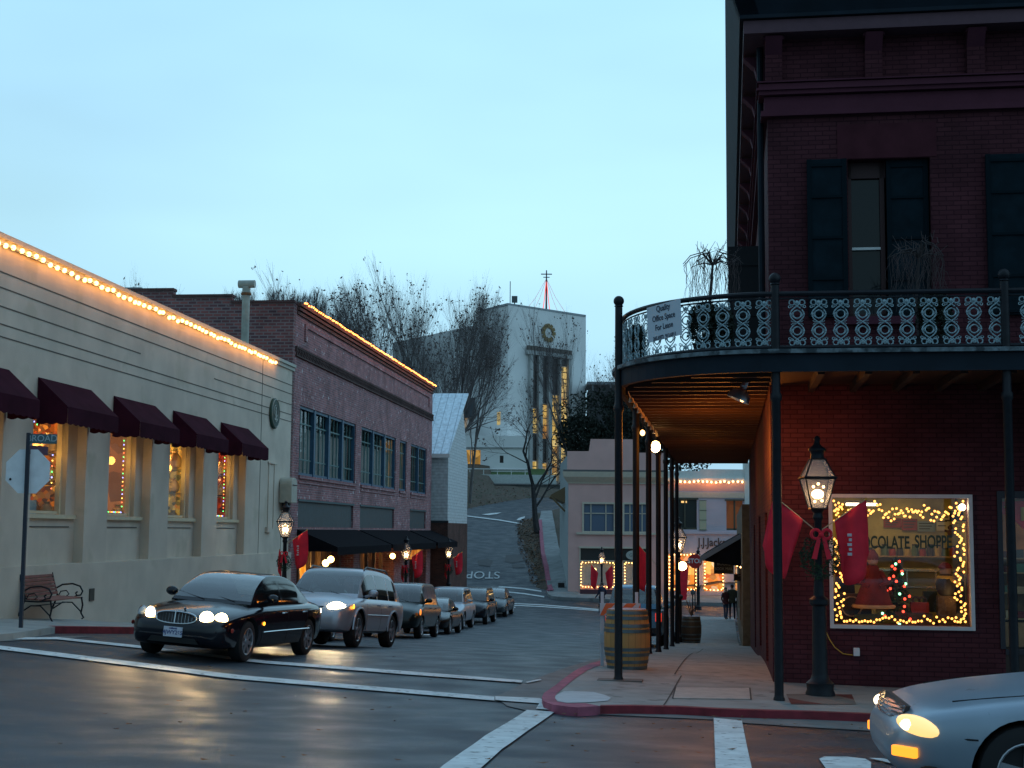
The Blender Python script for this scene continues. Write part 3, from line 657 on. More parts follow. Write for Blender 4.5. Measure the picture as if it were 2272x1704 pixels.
# string of lights under the parapet
def lightstring(name, label, path, step, r, m, M=None, hang=0, cat='string lights', maxn=100, wire=black, n=6):
    t = thing(name, label, cat, M=M)
    obj('wire', MB().tube(path, .008, 3), wire, t)
    pts = []
    for p, q in zip(path, path[1:]):
        p, q = Vector(p), Vector(q); k = max(1, round((q-p).length/step))
        pts += [p+(q-p)*(j+.5)/k for j in range(k)]
    me = MB().ball((0, 0, 0), r, n, 5).mesh('bulb', m); rest = MB()
    for j, p in enumerate(pts):
        p = p + Vector((random.uniform(-.3, .3)*r, random.uniform(-.8, .8)*r, -hang+random.uniform(-.6, .6)*r))
        if j < maxn: o = bpy.data.objects.new('bulb', me); link(o, t); o.location = p
        else: rest.ball(p, r, 5, 4)
    if len(pts) > maxn: o = obj('bulbs', rest, m, t); o['kind'] = 'stuff'
    return t
pth = [(.12, 25.2+k*1.0, 5.36+.02*math.sin(k*2.1)) for k in range(22)]
lightstring('string_lights', 'row of large warm bulbs glowing along the parapet of the cream building', pth, .29, .052, glow('strip_bulb', (1, .48, .13), 9), LM)
light('AREA', (.30, 35.8, 5.36), 46, (1, .34, .05), (21.5, .06), LM, (0, R(90), 0)).matrix_world = LM @ Matrix.Translation((.30, 35.8, 5.36)) @ Matrix.Rotation(R(90), 4, 'Y') @ Matrix.Rotation(R(90), 4, 'Z')
# round plaque
t = thing('round_sign', 'round dark green wall sign with pale ring and relief on the cream building', 'sign', M=LM)
obj('disc', MB().lathe((.01, 46.35, 3.72), [(.50, 0), (.50, .06), (.47, .08)], 28, 'x'), mat('sign_green', (.012, .05, .035), .6, var=.3), t)
mb = MB()
for rr in (.45, .27): mb.ring((.095, 46.35, 3.72), rr, .012, 28, 4, 'x')
mb.box(.09, .10, 46.28, 46.42, 3.55, 3.82); mb.box(.09, .10, 46.18, 46.52, 3.50, 3.56); mb.ball((.095, 46.35, 3.88), .06, 8, 6, (.2, 1, 1))
for k in (-1, 1): mb.tube([(.095, 46.35+k*.08, 3.6), (.095, 46.35+k*.2, 3.7), (.095, 46.35+k*.15, 3.85)], .014, 4)
obj('relief', mb, mat('sign_cream', (.30, .32, .28), .6), t)
# wall box beside the corner
t = thing('wall_cabinet', 'pale round-topped metal cabinet fixed to the end of the cream building', 'cabinet', M=LM)
mb = MB(); prof = [(-.35, 0), (.35, 0)] + [(.35*math.cos(a_), .62+.22*math.sin(a_)) for a_ in [PI*k/8 for k in range(9)]]
mb.prism([(.02, 47.6+p, .85+q) for p, q in prof], (.42, 0, 0)); obj('case', mb, mat('cabinet_paint', (.40, .40, .33), .55, var=.12), t, bevel=.02)
mb = MB(); mb.box(.05, .25, 47.45, 47.55, .60, .85); mb.box(.05, .25, 47.7, 47.8, .60, .85); obj('bracket', mb, black, t)
obj('latch', MB().box(.44, .46, 47.35, 47.85, 1.42, 1.45), black, t)
obj('vent_plate', MB(LM).box(.08, .10, 31.75, 32.0, -1.62, -1.35), mat('vent_dark', (.05, .045, .035), .8))
tag(bpy.data.objects['vent_plate'], 'small square rusty vent near the pavement beside the bench', 'vent')

# ================================================================= brick building of the left row
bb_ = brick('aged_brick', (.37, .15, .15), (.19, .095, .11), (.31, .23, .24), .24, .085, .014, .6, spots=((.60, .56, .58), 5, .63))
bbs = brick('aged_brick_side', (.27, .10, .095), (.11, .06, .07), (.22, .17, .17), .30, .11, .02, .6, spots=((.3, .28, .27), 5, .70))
dark = mat('dark_interior', (.01, .01, .012), .9)
bk_ = thing('brick_building', 'long two-storey reclaimed-brick building with stepped side parapet and blue-framed upper windows', 'building', M=LM)
B0, B1, BZ = 48.9, 78.0, 7.70
Hh = lambda px, py: LM and hit(LM, 0, 0, px, py)
wins = [(49.75, 58.8), (59.9, 67.6), (68.6, 70.4), (71.6, 76.3)]; WZ0, WZ1 = 1.86, 4.30
low = [(49.8, 58.6, .06, .95, 3), (59.9, 67.4, .06, .95, 3), (71.6, 76.3, .06, .95, 2)]
door = [(49.8, 58.8, -4.6, -.5), (60.0, 67.6, -4.8, -.5), (71.6, 76.6, -5, -.5)]
mb = MB(); mb.wall(fL, B0, B1, -6, BZ, [(a, b, WZ0, WZ1, .16) for a, b in wins] + [(a, b, c, d, .12) for a, b, c, d, _ in low] + [(a, b, c, d, 1.0) for a, b, c, d in door])
mb.poly([(0, B1, -6), (0, B1, BZ), (-14, B1, BZ), (-14, B1, -6)]); mb.poly([(-.3, B0, BZ-.3), (-.3, B1, BZ-.3), (-14, B1, BZ-.3), (-14, B0, BZ-.3)])
obj('wall', mb, bb_, bk_)
# stepped party wall that shows above the cream roof
mb = MB(); steps = [(0, -2.2, 7.72), (-2.2, -4.3, 7.95), (-4.3, -6.6, 8.18), (-6.6, -8.9, 8.42), (-8.9, -11.7, 8.62)]
pts = [(0, 0)]
for a, b, z in steps: pts += [(a, z), (b, z)]
pts += [(-11.7, 0)]
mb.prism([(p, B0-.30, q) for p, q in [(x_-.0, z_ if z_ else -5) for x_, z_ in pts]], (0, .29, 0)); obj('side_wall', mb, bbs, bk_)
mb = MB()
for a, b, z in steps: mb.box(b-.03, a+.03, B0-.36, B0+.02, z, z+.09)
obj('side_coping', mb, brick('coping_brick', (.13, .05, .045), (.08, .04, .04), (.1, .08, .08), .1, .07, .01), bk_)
mb = MB()
for z, d, h in ((BZ-.02, .16, .12), (BZ-.16, .11, .10), (BZ-.30, .06, .10)): mb.box(-.3, d, B0+.1, B1, z, z+h)
obj('cornice', mb, brick('cornice_brick', (.15, .055, .045), (.10, .04, .04), (.12, .1, .09), .1, .07, .01), bk_)
mb = MB(); mb.box(0, .05, B0+1.2, B1-1, 7.08, 7.2); mb.box(0, .05, B0+1.2, B0+1.5, 6.6, 7.08); mb.box(0, .05, B1-1.3, B1-1, 6.6, 7.08); obj('panel_moulding', mb, bb_, bk_)
mb = MB(); mb.box(0, .07, B0, B1+.1, 6.2, 6.27); mb.box(0, .07, B0, B1+.1, 5.92, 5.97)
k = B0
while k < B1: mb.box(0, .06, k, k+.11, 6.08, 6.2); mb.box(0, .05, k+.1, k+.21, 5.97, 6.07); k += .22
obj('dentil_band', mb, brick('dentil_brick', (.10, .045, .042), (.075, .035, .035), (.08, .07, .065), .1, .07, .01), bk_)
bluef = mat('blue_frame', (.020, .085, .15), .5, var=.15)
curt = mat('curtain', (.30, .32, .29), .85, var=.1)
tealp = mat('teal_mullion', (.05, .15, .15), .5)
for i, (a, b) in enumerate(wins):
    w_ = bpy.data.objects.new('window', None); link(w_, bk_); nb = max(1, round((b-a)/2.35)) if i != 2 else 1
    mb = MB(); mb.box(-.17, -.05, a, a+.08, WZ0, WZ1); mb.box(-.17, -.05, b-.08, b, WZ0, WZ1); mb.box(-.17, -.05, a, b, WZ1-.1, WZ1); mb.box(-.17, -.05, a, b, WZ0, WZ0+.1)
    for k in range(1, nb): y = a+(b-a)*k/nb; mb.box(-.17, -.02, y-.11, y+.11, WZ0, WZ1)
    obj('frame', mb, bluef, w_)
    mb = MB()
    for k in range(nb):
        y0 = a+(b-a)*k/nb; y1 = a+(b-a)*(k+1)/nb
        for q in range(1, 4): y = y0+(y1-y0)*q/4; mb.box(-.155, -.12, y-.02, y+.02, WZ0, WZ1)
        mb.box(-.155, -.12, y0, y1, WZ0+.55, WZ0+.60); mb.box(-.155, -.12, y0, y1, WZ1-.62, WZ1-.57)
    obj('glazing_bars', mb, tealp, w_)
    obj('pane', MB().poly([(-.16, a, WZ0), (-.16, b, WZ0), (-.16, b, WZ1), (-.16, a, WZ1)]), CLEAR, w_)
    mb = MB(); N_ = int((b-a)/.12)
    mb.grid([[(-.42+.035*math.sin(k*1.9), a+(b-a)*k/N_, z) for z in (WZ0, 3.62 if i < 3 else WZ1-.05)] for k in range(N_+1)])
    if i < 3: obj('curtain', mb, curt, w_)
    mb = MB(); mb.poly([(-1.4, a-1, WZ0-.2), (-1.4, b+1, WZ0-.2), (-1.4, b+1, WZ1+.2), (-1.4, a-1, WZ1+.2)]); mb.poly([(-.17, a-1, WZ1+.1), (-1.4, a-1, WZ1+.1), (-1.4, b+1, WZ1+.1), (-.17, b+1, WZ1+.1)])
    obj('room', mb, mat('dim_room', (.05, .07, .07), .9) if i < 3 else litwall('warm_room', [(.16,.08,.02),(.05,.05,.03),(.1,.1,.06)], 1.5, .8), w_)
    mb = MB(); mb.box(-.02, .07, a-.05, b+.05, WZ0-.12, WZ0-.003); mb.box(0, .04, a-.05, b+.05, WZ0-.28, WZ0-.22); obj('sill', mb, bb_, w_)
lat = wavemat('lattice', (.028, .052, .06), (.012, .02, .025), 9, 'Y')
for a, b, c, d, _ in low: obj('transom_screen', MB().box(-.11, -.07, a, b, c, d), lat, bk_); 
for a, b, c, d, _ in low: obj('transom_lintel', MB().box(-.06, .03, a-.05, b+.05, d+.003, d+.08), mat('lintel_teal', (.03, .07, .08), .6), bk_)
for a, b, c, d in door: obj('shopfront_back', MB().poly([(-1.0, a, c), (-1.0, b, c), (-1.0, b, d), (-1.0, a, d)]), litwall('dim_shopfront', [(.015,.008,.006),(.05,.02,.006),(.01,.006,.006),(.12,.045,.008),(.012,.01,.01)], 2.2, .9), bk_)
for y, wd in ((51.6, .35), (53.0, 1.6)):
    obj('lit_doorway', MB().box(-.98, -.9, y, y+wd, -3.4, -1.25), litwall('amber_window', [(.75,.28,.02),(.5,.16,.01),(.8,.34,.04),(.3,.09,.01)], 2.2, 1.1), bk_)
for a, b, c, d in door:
    k = a+.1
    while k < b: obj('shopfront_post', MB().box(-.5, -.36, k, k+.16, c, d), mat('shop_post', (.13, .10, .09), .7), bk_); k += 1.6
awk = mat('black_canvas', (.009, .009, .012), .95, var=.2, spec=.05)
for k, (a, b, lab) in enumerate([(49.7, 59.4, 'long black canvas awning on the brick building nearest the cream wall'), (59.8, 70.9, 'middle black canvas awning on the brick building'), (71.5, 78.2, 'far black canvas awning at the end of the brick building')]):
    t = thing('shop_awning', lab, 'awning', M=LM, group='black awnings on the brick building'); awning(t, a, b, -.02, -.62, 1.45, .28, awk, black, False)
for y in (52.0, 53.6): light('POINT', (-.3, y, -1.4), 22, (1, .5, .12), .1, LM)
light('POINT', (.5, 65.5, -1.1), 25, (1, .42, .1), .1, LM)
for k, y in enumerate((53.2, 54.0, 66.2)):
    t = thing('hanging_lantern', ['glowing lantern under the near black awning', 'larger glowing lantern under the near black awning', 'glowing lantern under the middle black awning'][k], 'lantern', M=LM)
    obj('globe', MB().ball((.2, y, -1.25+.12*k % .2), .13, 10, 8), glow('lantern_glow', (1, .55, .15), 12), t, True); obj('rod', MB().tube([(.2, y, -1.15), (.2, y, -.3)], .012, 4), black, t)
t = thing('lit_fascia_sign', 'amber lit sign board hanging under the middle black awning', 'sign', M=LM)
mb = MB(); mb.box(.9, .96, 66.0, 69.5, -1.35, -.85); obj('board', mb, litwall('amber_sign', [(.5,.13,.01),(.25,.05,.005),(.7,.25,.03)], 3, 1), t)
obj('hanger', MB().tube([(.93, 66.6, -.85), (.93, 66.6, -.5)], .02).tube([(.93, 68.9, -.85), (.93, 68.9, -.5)], .02), black, t)
lightstring('string_lights', 'straight line of small orange bulbs along the top of the brick building', [(.2, B0+.3, BZ+.13), (.2, B1, BZ+.13)], .29, .034, glow('strip_bulb2', (1, .26, .05), 9), LM)
light('AREA', (.4, 63.5, BZ+.05), 30, (1, .25, .04), (28, .06), LM).matrix_world = LM @ Matrix.Translation((.42, 63.5, BZ+.05)) @ Matrix.Rotation(R(90), 4, 'Y') @ Matrix.Rotation(R(90), 4, 'Z')
# flue pipe on the cream roof
t = thing('flue_pipe', 'tall pale sheet-metal flue pipe with a tee cap in front of the stepped brick wall', 'flue', M=LM)
q = hit(LM, 1, 46.6, *D(528, 770)); q2 = hit(LM, 1, 46.6, *D(535, 606)); m_ = mat('galvanised', (.36, .38, .33), .55, .2, var=.25, vs=3)
obj('pipe', MB().lathe((q.x, 46.6, ZT-.5), [(.13, 0), (.13, 2.7), (.155, 2.7), (.155, 2.78), (.13, 2.78), (.13, q2.z-ZT+.3)], 14), m_, t, True)
obj('tee_cap', MB().lathe((q.x-.26, 46.6, q2.z-.12), [(.13, 0), (.13, .55)], 14, 'x'), m_, t, True)
obj('collar', MB().lathe((q.x, 46.6, q2.z-.5), [(.14, 0), (.17, .02), (.17, .08), (.14, .1)], 14), mat('rust', (.18, .08, .03), .8), t)
# grey rooftop block behind
t = thing('rooftop_block', 'plain pale grey rooftop block beside the stepped brick wall', 'building', M=LM)
q = hit(LM, 1, 52, *Nn(225, 645)); q1 = hit(LM, 1, 52, *Nn(303, 644)); obj('wall', MB().box(q.x-3, q1.x+.2, 52, 56, 3, q.z), mat('grey_cladding', (.24, .30, .32), .7), t); obj('roof_edge', MB().box(q.x-3.1, q1.x+.2, 51.9, 56, q.z, q.z+.1), mat('edge_metal', (.35, .38, .38), .5), t)
# white gabled building
t = thing('white_gable_building', 'narrow white clapboard building with a steep pale ribbed metal roof past the brick building', 'building', M=LM)
rib = wavemat('ribbed_roof', (.62, .72, .78), (.34, .42, .48), 2.4, 'X', .4, .4, .3)
sid = wavemat('white_siding', (.50, .55, .56), (.25, .28, .3), 6, 'Z', .7, .5)
Y0 = 78.3; p = lambda nx, ny: hit(LM, 1, Y0, *Nn(nx, ny))
e = p(957, 1008); f = p(993, 1008); g = p(1010, 880); xl = -6; xr = f.x
mb = MB(); mb.box(xl, xr, Y0+.3, Y0+8, -6, e.z); obj('wall', mb, sid, t)
back = hit(LM, 1, Y0+6.5, *Nn(1010, 880))
mb = MB(); mb.prism([(xl, Y0+.05, e.z-.05), (xr+.05, Y0+.05, e.z-.05), (xr+.35, Y0+5.5, back.z), (xl, Y0+5.5, back.z)], (0, 0, .1)); obj('roof', mb, rib, t)
obj('eave', MB().box(xl, xr+.12, Y0-.02, Y0+.05, e.z-.18, e.z+.02), mat('white_paint', (.7, .72, .7), .5), t)
obj('gable', MB().prism([(xr-.02, Y0+.3, e.z), (xr-.02, Y0+8, e.z), (xr-.02, Y0+5.5, back.z-.1)], (-.15, 0, 0)), sid, t)
lo = p(990, 1155)
mb = MB(); mb.box(xl, xr+.06, Y0+.2, Y0+.28, lo.z-.12, lo.z); obj('band', mb, mat('band_dark', (.02, .03, .035), .7), t)
obj('base_wall', MB().box(xl, xr+.03, Y0+.26, Y0+8, -6, lo.z-.12), brick('base_brick', (.12, .05, .04), (.07, .035, .03), (.1, .08, .07)), t)
# ================================================================= RIGHT: brick corner building with iron gallery
random.seed(3)
ORD = ['first', 'second', 'third', 'fourth', 'fifth', 'sixth', 'seventh', 'eighth', 'ninth', 'tenth', 'eleventh', 'twelfth', 'thirteenth', 'fourteenth', 'fifteenth', 'sixteenth', 'seventeenth']
pb = brick('painted_brick', (.086, .026, .033), (.064, .019, .025), (.042, .012, .018), .215, .072, .009, .6, soft=.4)
trimb = mat('painted_trim', (.092, .028, .044), .85, spec=.15, var=.12, vs=2, bump=.15, bs=20)
teal = mat('dark_teal_paint', (.010, .018, .028), .7, var=.25, vs=2, spec=.2)
def fR(u, z, d): return (u, FV+d, z)
FV, SU = 21.96, .64
cb = thing('brick_corner_building', 'tall maroon painted brick corner building with iron gallery and deep dark cornice', 'building', M=RM)
hr = lambda nx, ny, v=FV: hit(RM, 1, v, *Nn(nx, ny))
W2 = [hr(1880, 354), hr(2063, 350)]; u0, u1, zt = W2[0].x, W2[1].x, W2[0].z; zb = hr(1960, 703).z
n0 = hr(2290, 350).x
wl = hr(1846, 1105).x; wr = hr(2148, 1105).x; wzt = hr(2000, 1105).z; wzb = hr(2000, 1388).z
d0 = hr(2222, 1100).x; dzt = hr(2240, 1105).z
mb = MB()
mb.wall(fR, SU, 15, -3.2, 8.4, [(u0, u1, zb, zt, .34), (n0, n0+1.25, zb, zt, .34), (wl, wr, wzb, wzt, .25), (d0, d0+2.6, -2.62, dzt, .3)])
# side wall with two shuttered openings
fS = lambda u, z, d: (SU+d, u, z)
sw = [(25.2, 26.4, zb-.6, zt), (30.5, 31.7, zb-.6, zt), (36, 37.2, zb-.6, zt)]
mb.wall(fS, FV, 45, -4.2, 8.4, [(*s, .3) for s in sw] + [(24.3, 25.9, -2.25, .35, .3), (29.5, 31.3, -2.4, .35, .3), (35.5, 37.3, -2.9, .2, .3)])
mb.poly([(SU, 45, -4), (SU, 45, 8.4), (15, 45, 8.4), (15, 45, -4)]); mb.poly([(15, FV, -4), (15, 45, -4), (15, 45, 8.4), (15, FV, 8.4)]); mb.poly([(SU, FV, 8.4), (15, FV, 8.4), (15, 45, 8.4), (SU, 45, 8.4)])
obj('wall', mb, pb, cb)
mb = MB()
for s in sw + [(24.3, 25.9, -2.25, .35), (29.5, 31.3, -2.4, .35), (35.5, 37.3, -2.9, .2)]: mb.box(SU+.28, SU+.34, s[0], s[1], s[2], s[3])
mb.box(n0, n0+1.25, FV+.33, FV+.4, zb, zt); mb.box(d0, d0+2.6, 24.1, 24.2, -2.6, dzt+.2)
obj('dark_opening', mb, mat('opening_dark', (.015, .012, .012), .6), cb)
# iron shutters standing open off the side wall
mb_s = []
for k, s in enumerate(sw):
    for y in (s[0]-.04, s[1]):
        mb = MB(); z0_, z1_ = hit(RM, 0, SU, *Nn(1640, 770)).z, 5.1
        mb.box(SU-.62, SU-.01, y, y+.04, 2.5, 5.05); 
        for z in (2.9, 3.8, 4.7): mb.box(SU-.62, SU-.01, y-.02, y, z, z+.05)
        obj('iron_shutter', mb, mat('shutter_iron', (.006, .008, .012), .7), cb)
# string courses, frieze, brackets, crown (front and side)
def course(name, z0, z1, d, m, parent=cb):
    mb = MB(); mb.box(SU-d, 15, FV-d, FV-.001, z0, z1); mb.box(SU-d, SU-.001, FV-.001, 45, z0, z1); return obj(name, mb, m, parent)
Zf = lambda ny, nx=1750: hr(nx, ny).z
course('string_course', Zf(260), Zf(248), .10, trimb); course('string_course', Zf(214), Zf(190), .13, trimb); course('string_course', Zf(205), Zf(200), .17, trimb)
course('frieze_band', Zf(246), Zf(216), .05, trimb); course('frieze_band', Zf(188), Zf(185), .16, trimb)
for k in range(8):
    uu = hr(1716, 140).x + k*(hr(1937, 140).x-hr(1716, 140).x)
    mb = MB(); mb.box(uu-.13, uu+.13, FV-.10, FV-.002, Zf(183), Zf(97)); 
    obj('pilaster', mb, pb, cb)
    mb = MB(); mb.box(uu-.16, uu+.16, FV-.22, FV-.002, Zf(97), Zf(90)); mb.prism([(uu-.13, FV-.10, Zf(125)), (uu-.13, FV-.3, Zf(92)), (uu-.13, FV-.10, Zf(92))], (.26, 0, 0)); obj('bracket', mb, trimb, cb)
for k in range(11):
    vv = FV+.6+k*2.1
    mb = MB(); mb.prism([(SU-.001, vv, Zf(150)), (SU-.12, vv, Zf(150)), (SU-.18, vv, Zf(120)), (SU-.36, vv, Zf(96)), (SU-.001, vv, Zf(96))], (0, .26, 0)); obj('bracket', mb, trimb, cb)
course('crown_fascia', Zf(88), Zf(60), .36, mat('fascia_paint', (.10, .045, .06), .7, var=.1))
course('crown', Zf(58), Zf(50), .42, teal)
mb = MB(); z0_, z1_ = Zf(50), 8.55
mb.prism([(SU-.42, FV-.42, z0_), (SU-.64, FV-.7, z1_), (15, FV-.7, z1_), (15, FV-.42, z0_)][::1], (0, .3, 0)); mb.prism([(SU-.42, FV-.42, z0_), (SU-.64, FV-.7, z1_), (SU-.64, 45.3, z1_), (SU-.42, 45.3, z0_)], (.3, 0, 0)); mb.box(SU-.64, 15, FV-.7, 45.3, z1_, z1_+.5)
obj('crown_cornice', mb, teal, cb)
mb = MB(); mb.box(SU-.62, SU-.56, FV+.5, 45, 5.08, 8.55); obj('rain_leader', MB().tube([(SU-.10, FV+.35, 3.0), (SU-.10, FV+.35, 8.0)], .05, 8), teal, cb)
# upper window: flat shutter, sash, half-closed shutter
def shutter(name, a, b, y, parent):
    s_ = bpy.data.objects.new(name, None); link(s_, parent)
    obj('leaf', MB().box(a, b, y-.05, y, zb, zt), mat('shutter_paint', (.007, .017, .024), .8, var=.25, vs=5, spec=.1), s_)
    mb = MB(); h = (zt-zb)
    for f_ in (.02, .24, .5, .76, .96): mb.box(a+.06, b-.06, y-.075, y-.052, zb+h*f_-.02, zb+h*f_+.02)
    mb.box(a, a+.07, y-.07, y-.052, zb, zt); mb.box(b-.07, b, y-.07, y-.052, zb, zt); obj('rail', mb, mat('shutter_paint2', (.004, .012, .017), .8, spec=.1), s_)
w_ = bpy.data.objects.new('window', None); link(w_, cb)
um = hr(1968, 400).x; ul = hr(1790, 400).x
shutter('shutter', ul, u0-.02, FV-.01, cb); shutter('shutter', um, u1-.02, FV+.16, cb)
un = hr(2186, 400).x; shutter('shutter', un, n0-.02, FV-.01, cb)
mb = MB(); y = FV+.22; mb.box(u0, u0+.07, y, y+.1, zb, zt); mb.box(um-.09, um-.02, y, y+.1, zb, zt); mb.box(u0, um, y, y+.1, zt-.25, zt); mb.box(u0, um, y, y+.1, zb, zb+.08)
obj('frame', mb, mat('sash_brown', (.045, .012, .012), .6), w_)
zm = hr(1940, 545).z; obj('meeting_rail', MB().box(u0+.07, um-.09, y+.0, y+.05, zm-.02, zm+.02), mat('white_paint', (.7, .72, .7), .5), w_)
obj('pane', MB().box(u0+.07, um-.09, y+.06, y+.07, zb+.08, zt-.25), GLASS, w_)
obj('sill', MB().box(u0-.1, u1+.1, FV-.1, FV+.33, zb-.12, zb-.002), trimb, cb)
obj('lintel', MB().box(u0-.15, u1+.1, FV-.012, FV-.003, zt+.01, zt+.55), mat('lintel_plain', (.074, .021, .029), .9, spec=.1, var=.2, vs=3), cb)
# gallery floor: curved at the corner
PA, P1 = Vector((.64, 19.32)), Vector((-1.60, 20.95))       # front post row and side post row meet in an arc
FZ = hr(1725, 826, 19.3).z; FT = FZ+.27
def gal(off=0, n=18):
    "outline of the gallery edge from far along the side row, round the corner, to the right end"
    pts = [(P1.x-off, 45.2), (P1.x-off, P1.y+.9)]
    cx, cy = P1.x+2.24, P1.y+.9
    for i in range(1, n+1):
        a = PI + (PI/2)*i/n; pts.append((cx+(2.24+off)*math.cos(a), cy+(cy-PA.y+off)*math.sin(a)))
    pts += [(15, PA.y-off)]
    return pts
gallery = thing('iron_gallery', 'dark iron balcony with lacy pale panels wrapping the corner on slim round posts', 'balcony', M=RM)
woodc = wavemat('ceiling_boards', (.06, .024, .012), (.03, .012, .007), 3.4, 'Y', .6, .6)
g0 = gal(.10); n_ = len(g0)
def slab(name, off, z0, z1, m, inner=None):
    g = gal(off); mb = MB(); poly = g + [(15, FV-.02), (SU-.02, FV-.02), (SU-.02, 45.2)] if inner is None else g + gal(off-inner)[::-1]
    if inner is None:
        P = poly; r = delaunay_2d_cdt([Vector(p_) for p_ in P], [], [list(range(len(P)))], 1, 1e-6)
        for z in (z0, z1):
            ids = [mb.pt((v.x, v.y, z)) for v in r[0]]
            for f in r[2]: mb.face([ids[i] for i in f])
        for i in range(len(P)): a_, b_ = P[i], P[(i+1) % len(P)]; mb.poly([(*a_, z0), (*b_, z0), (*b_, z1), (*a_, z1)])
    else:
        gi = gal(off-inner)
        for A, B in ((g, g), (gi, gi)):
            for i in range(len(A)-1): mb.poly([(*A[i], z0), (*A[i+1], z0), (*A[i+1], z1), (*A[i], z1)])
        for z in (z0, z1):
            for i in range(len(g)-1): mb.poly([(*g[i], z), (*g[i+1], z), (*gi[i+1], z), (*gi[i], z)])
    return obj(name, mb, m, gallery)
slab('ceiling', .02, FZ+.10, FZ+.16, woodc)
slab('fascia', .10, FZ, FZ+.24, teal, .08)
slab('floor', .16, FZ+.245, FZ+.30, mat('weathered_edge', (.13, .17, .19), .75, var=.6, vs=9, stains=((.03, .045, .055), 5, .5)))
mb = MB()
v = 19.7
while v < 45:
    ul_ = P1.x+.02 if v > P1.y+.9 else P1.x+2.24-(2.16)*math.sqrt(max(0, 1-((P1.y+.9-v)/(P1.y+.9-PA.y))**2))
    mb.box(ul_, SU-.04, v, v+.09, FZ-.02, FZ+.099); v += .62
obj('joist', mb, mat('joist_wood', (.045, .018, .010), .7), gallery)
mb = MB(); u = 1.2
while u < 14: mb.box(u, u+.09, PA.y+.1, FV-.05, FZ-.02, FZ+.099); u += .62
obj('front_joist', mb, mat('joist_wood', (.045, .018, .010), .7), gallery)
# posts
RT = hit(RM, 1, 19.32, *Nn(1730, 649)).z; RB = hit(RM, 1, 19.32, *Nn(1730, 771)).z
postpos = [(PA.x, PA.y, 1)] + [(PA.x+2.98*k, PA.y, 1) for k in (1, 2, 3)] + [(P1.x, P1.y+.05, 1)] + [(P1.x, P1.y+.05+4.0*k, 0) for k in range(1, 7)]
GS = lambda u, v: (lambda p: G(p.x, p.y)+OFF)(RM @ Vector((u, v, 0)))
for k, (u, v, big) in enumerate(postpos):
    z = GS(u, v); p_ = bpy.data.objects.new('post', None); link(p_, gallery); p_.location = (u, v, 0); r = .060 if k < 4 else .058
    obj('shaft', MB().lathe((0, 0, 0), [(r*1.25, z-.02), (r*1.25, z+.03), (r*1.05, z+.05), (r, z+.08), (r, FZ-.4), (r*1.3, FZ-.36), (r*1.3, FZ-.30), (r, FZ-.27), (r, FZ), (r, FZ+.3), (r*.95, RT+.10)], 14), black, p_, True)
    obj('finial', MB().lathe((0, 0, RT+.10), [(.04, 0), (.07, .01), (.04, .05)], 12).ball((0, 0, RT+.19), .080, 14, 10), black, p_, True)
obj('base_plate', MB().box(P1.x-.3, P1.x+.35, P1.y-.1, P1.y+.2, GS(P1.x, P1.y)-.02, GS(P1.x, P1.y)+.015), mat('plate_steel', (.12, .10, .09), .7), gallery)
# rails and cast panels
gr = gal(0)
def along(g, s0, s1, step):
    "points every step along outline g"
    out = []; acc = 0
    for a_, b_ in zip(g, g[1:]):
        L = math.dist(a_, b_); k = 0
        while True:
            nxt = s0 + len(out)*step
            if nxt > acc+L or nxt > s1: break
            q = (nxt-acc)/L; ang = math.atan2(b_[1]-a_[1], b_[0]-a_[0]); out.append((a_[0]+(b_[0]-a_[0])*q, a_[1]+(b_[1]-a_[1])*q, ang))
        acc += L
    return out
for z, r, nm in ((RT-.02, .035, 'top_rail'), (RB, .030, 'bottom_rail'), (RT-.085, .012, 'fillet_rail')):
    obj(nm, MB().tube([(*p_, z) for p_ in gr], r, 8), black, gallery, True)
iron = mat('cast_iron_panel', (.30, .42, .46), .5, .0, var=.5, vs=30, stains=((.05, .08, .09), 25, .58))
H_ = RT-.10-RB-.02
def panel_mesh():
    mb = MB(); c = H_/2; q = H_/.70; t_ = .0085
    for s in (-1, 1):
        for e in (-1, 1): mb.ring((e*.072*q, 0, c+s*.305*q), .040*q, t_, 14, 4); mb.ring((e*.105*q, 0, c+s*.243*q), .018*q, t_*.7, 8, 3)
        mb.ring((0, 0, c+s*.125*q), .060*q, t_, 16, 4)
        for e in (-1, 1):
            mb.tube([(e*.098*q*math.sin(PI*k/12)**.85, 0, c+s*(.0+.25*k/12)*q) for k in range(13)], t_, 4)
            mb.tube([(e*.080*q*math.cos(PI*k/10-PI/2), .004, c+s*(.055+.14*k/10)*q) for k in range(11)], t_*.7, 3)
            mb.tube([(0, 0, c+s*.25*q), (e*.035*q, 0, c+s*.285*q), (e*.05*q, 0, c+s*.345*q)], t_, 4)
            mb.tube([(e*.012*q, 0, c+s*.01*q), (e*.065*q, 0, c+s*.012*q), (e*.085*q, 0, c+s*.03*q)], t_*.6, 3)
            mb.tube([(e*.05*q, 0, c+s*.255*q), (e*.085*q, 0, c+s*.235*q)], t_*.6, 3)
            mb.ball((e*.096*q, 0, c+s*.125*q), .014, 6, 4)
        mb.ball((0, 0, c+s*.305*q), .026*q, 7, 5, (1, .6, 1.3))
    mb.ball((0, 0, c), .014, 6, 4)
    mb.v = [(a_*1.04, b_, c_) for a_, b_, c_ in mb.v]
    return mb.mesh('railing_panel', iron, True)
pm_ = panel_mesh()
total = sum(math.dist(a_, b_) for a_, b_ in zip(gr, gr[1:]))
front = [(PA.x+2.98*k+.20+.287*j+.09, PA.y, 0) for k in range(4) for j in range(10)]
arc = gr[1:-1]; La = sum(math.dist(a_, b_) for a_, b_ in zip(arc, arc[1:])); na = round(La/.285)
arcp = along(arc, La/na/2, La, La/na)
side = [(P1.x, 21.85+.40+.287*j, -PI/2) for j in range(48)]
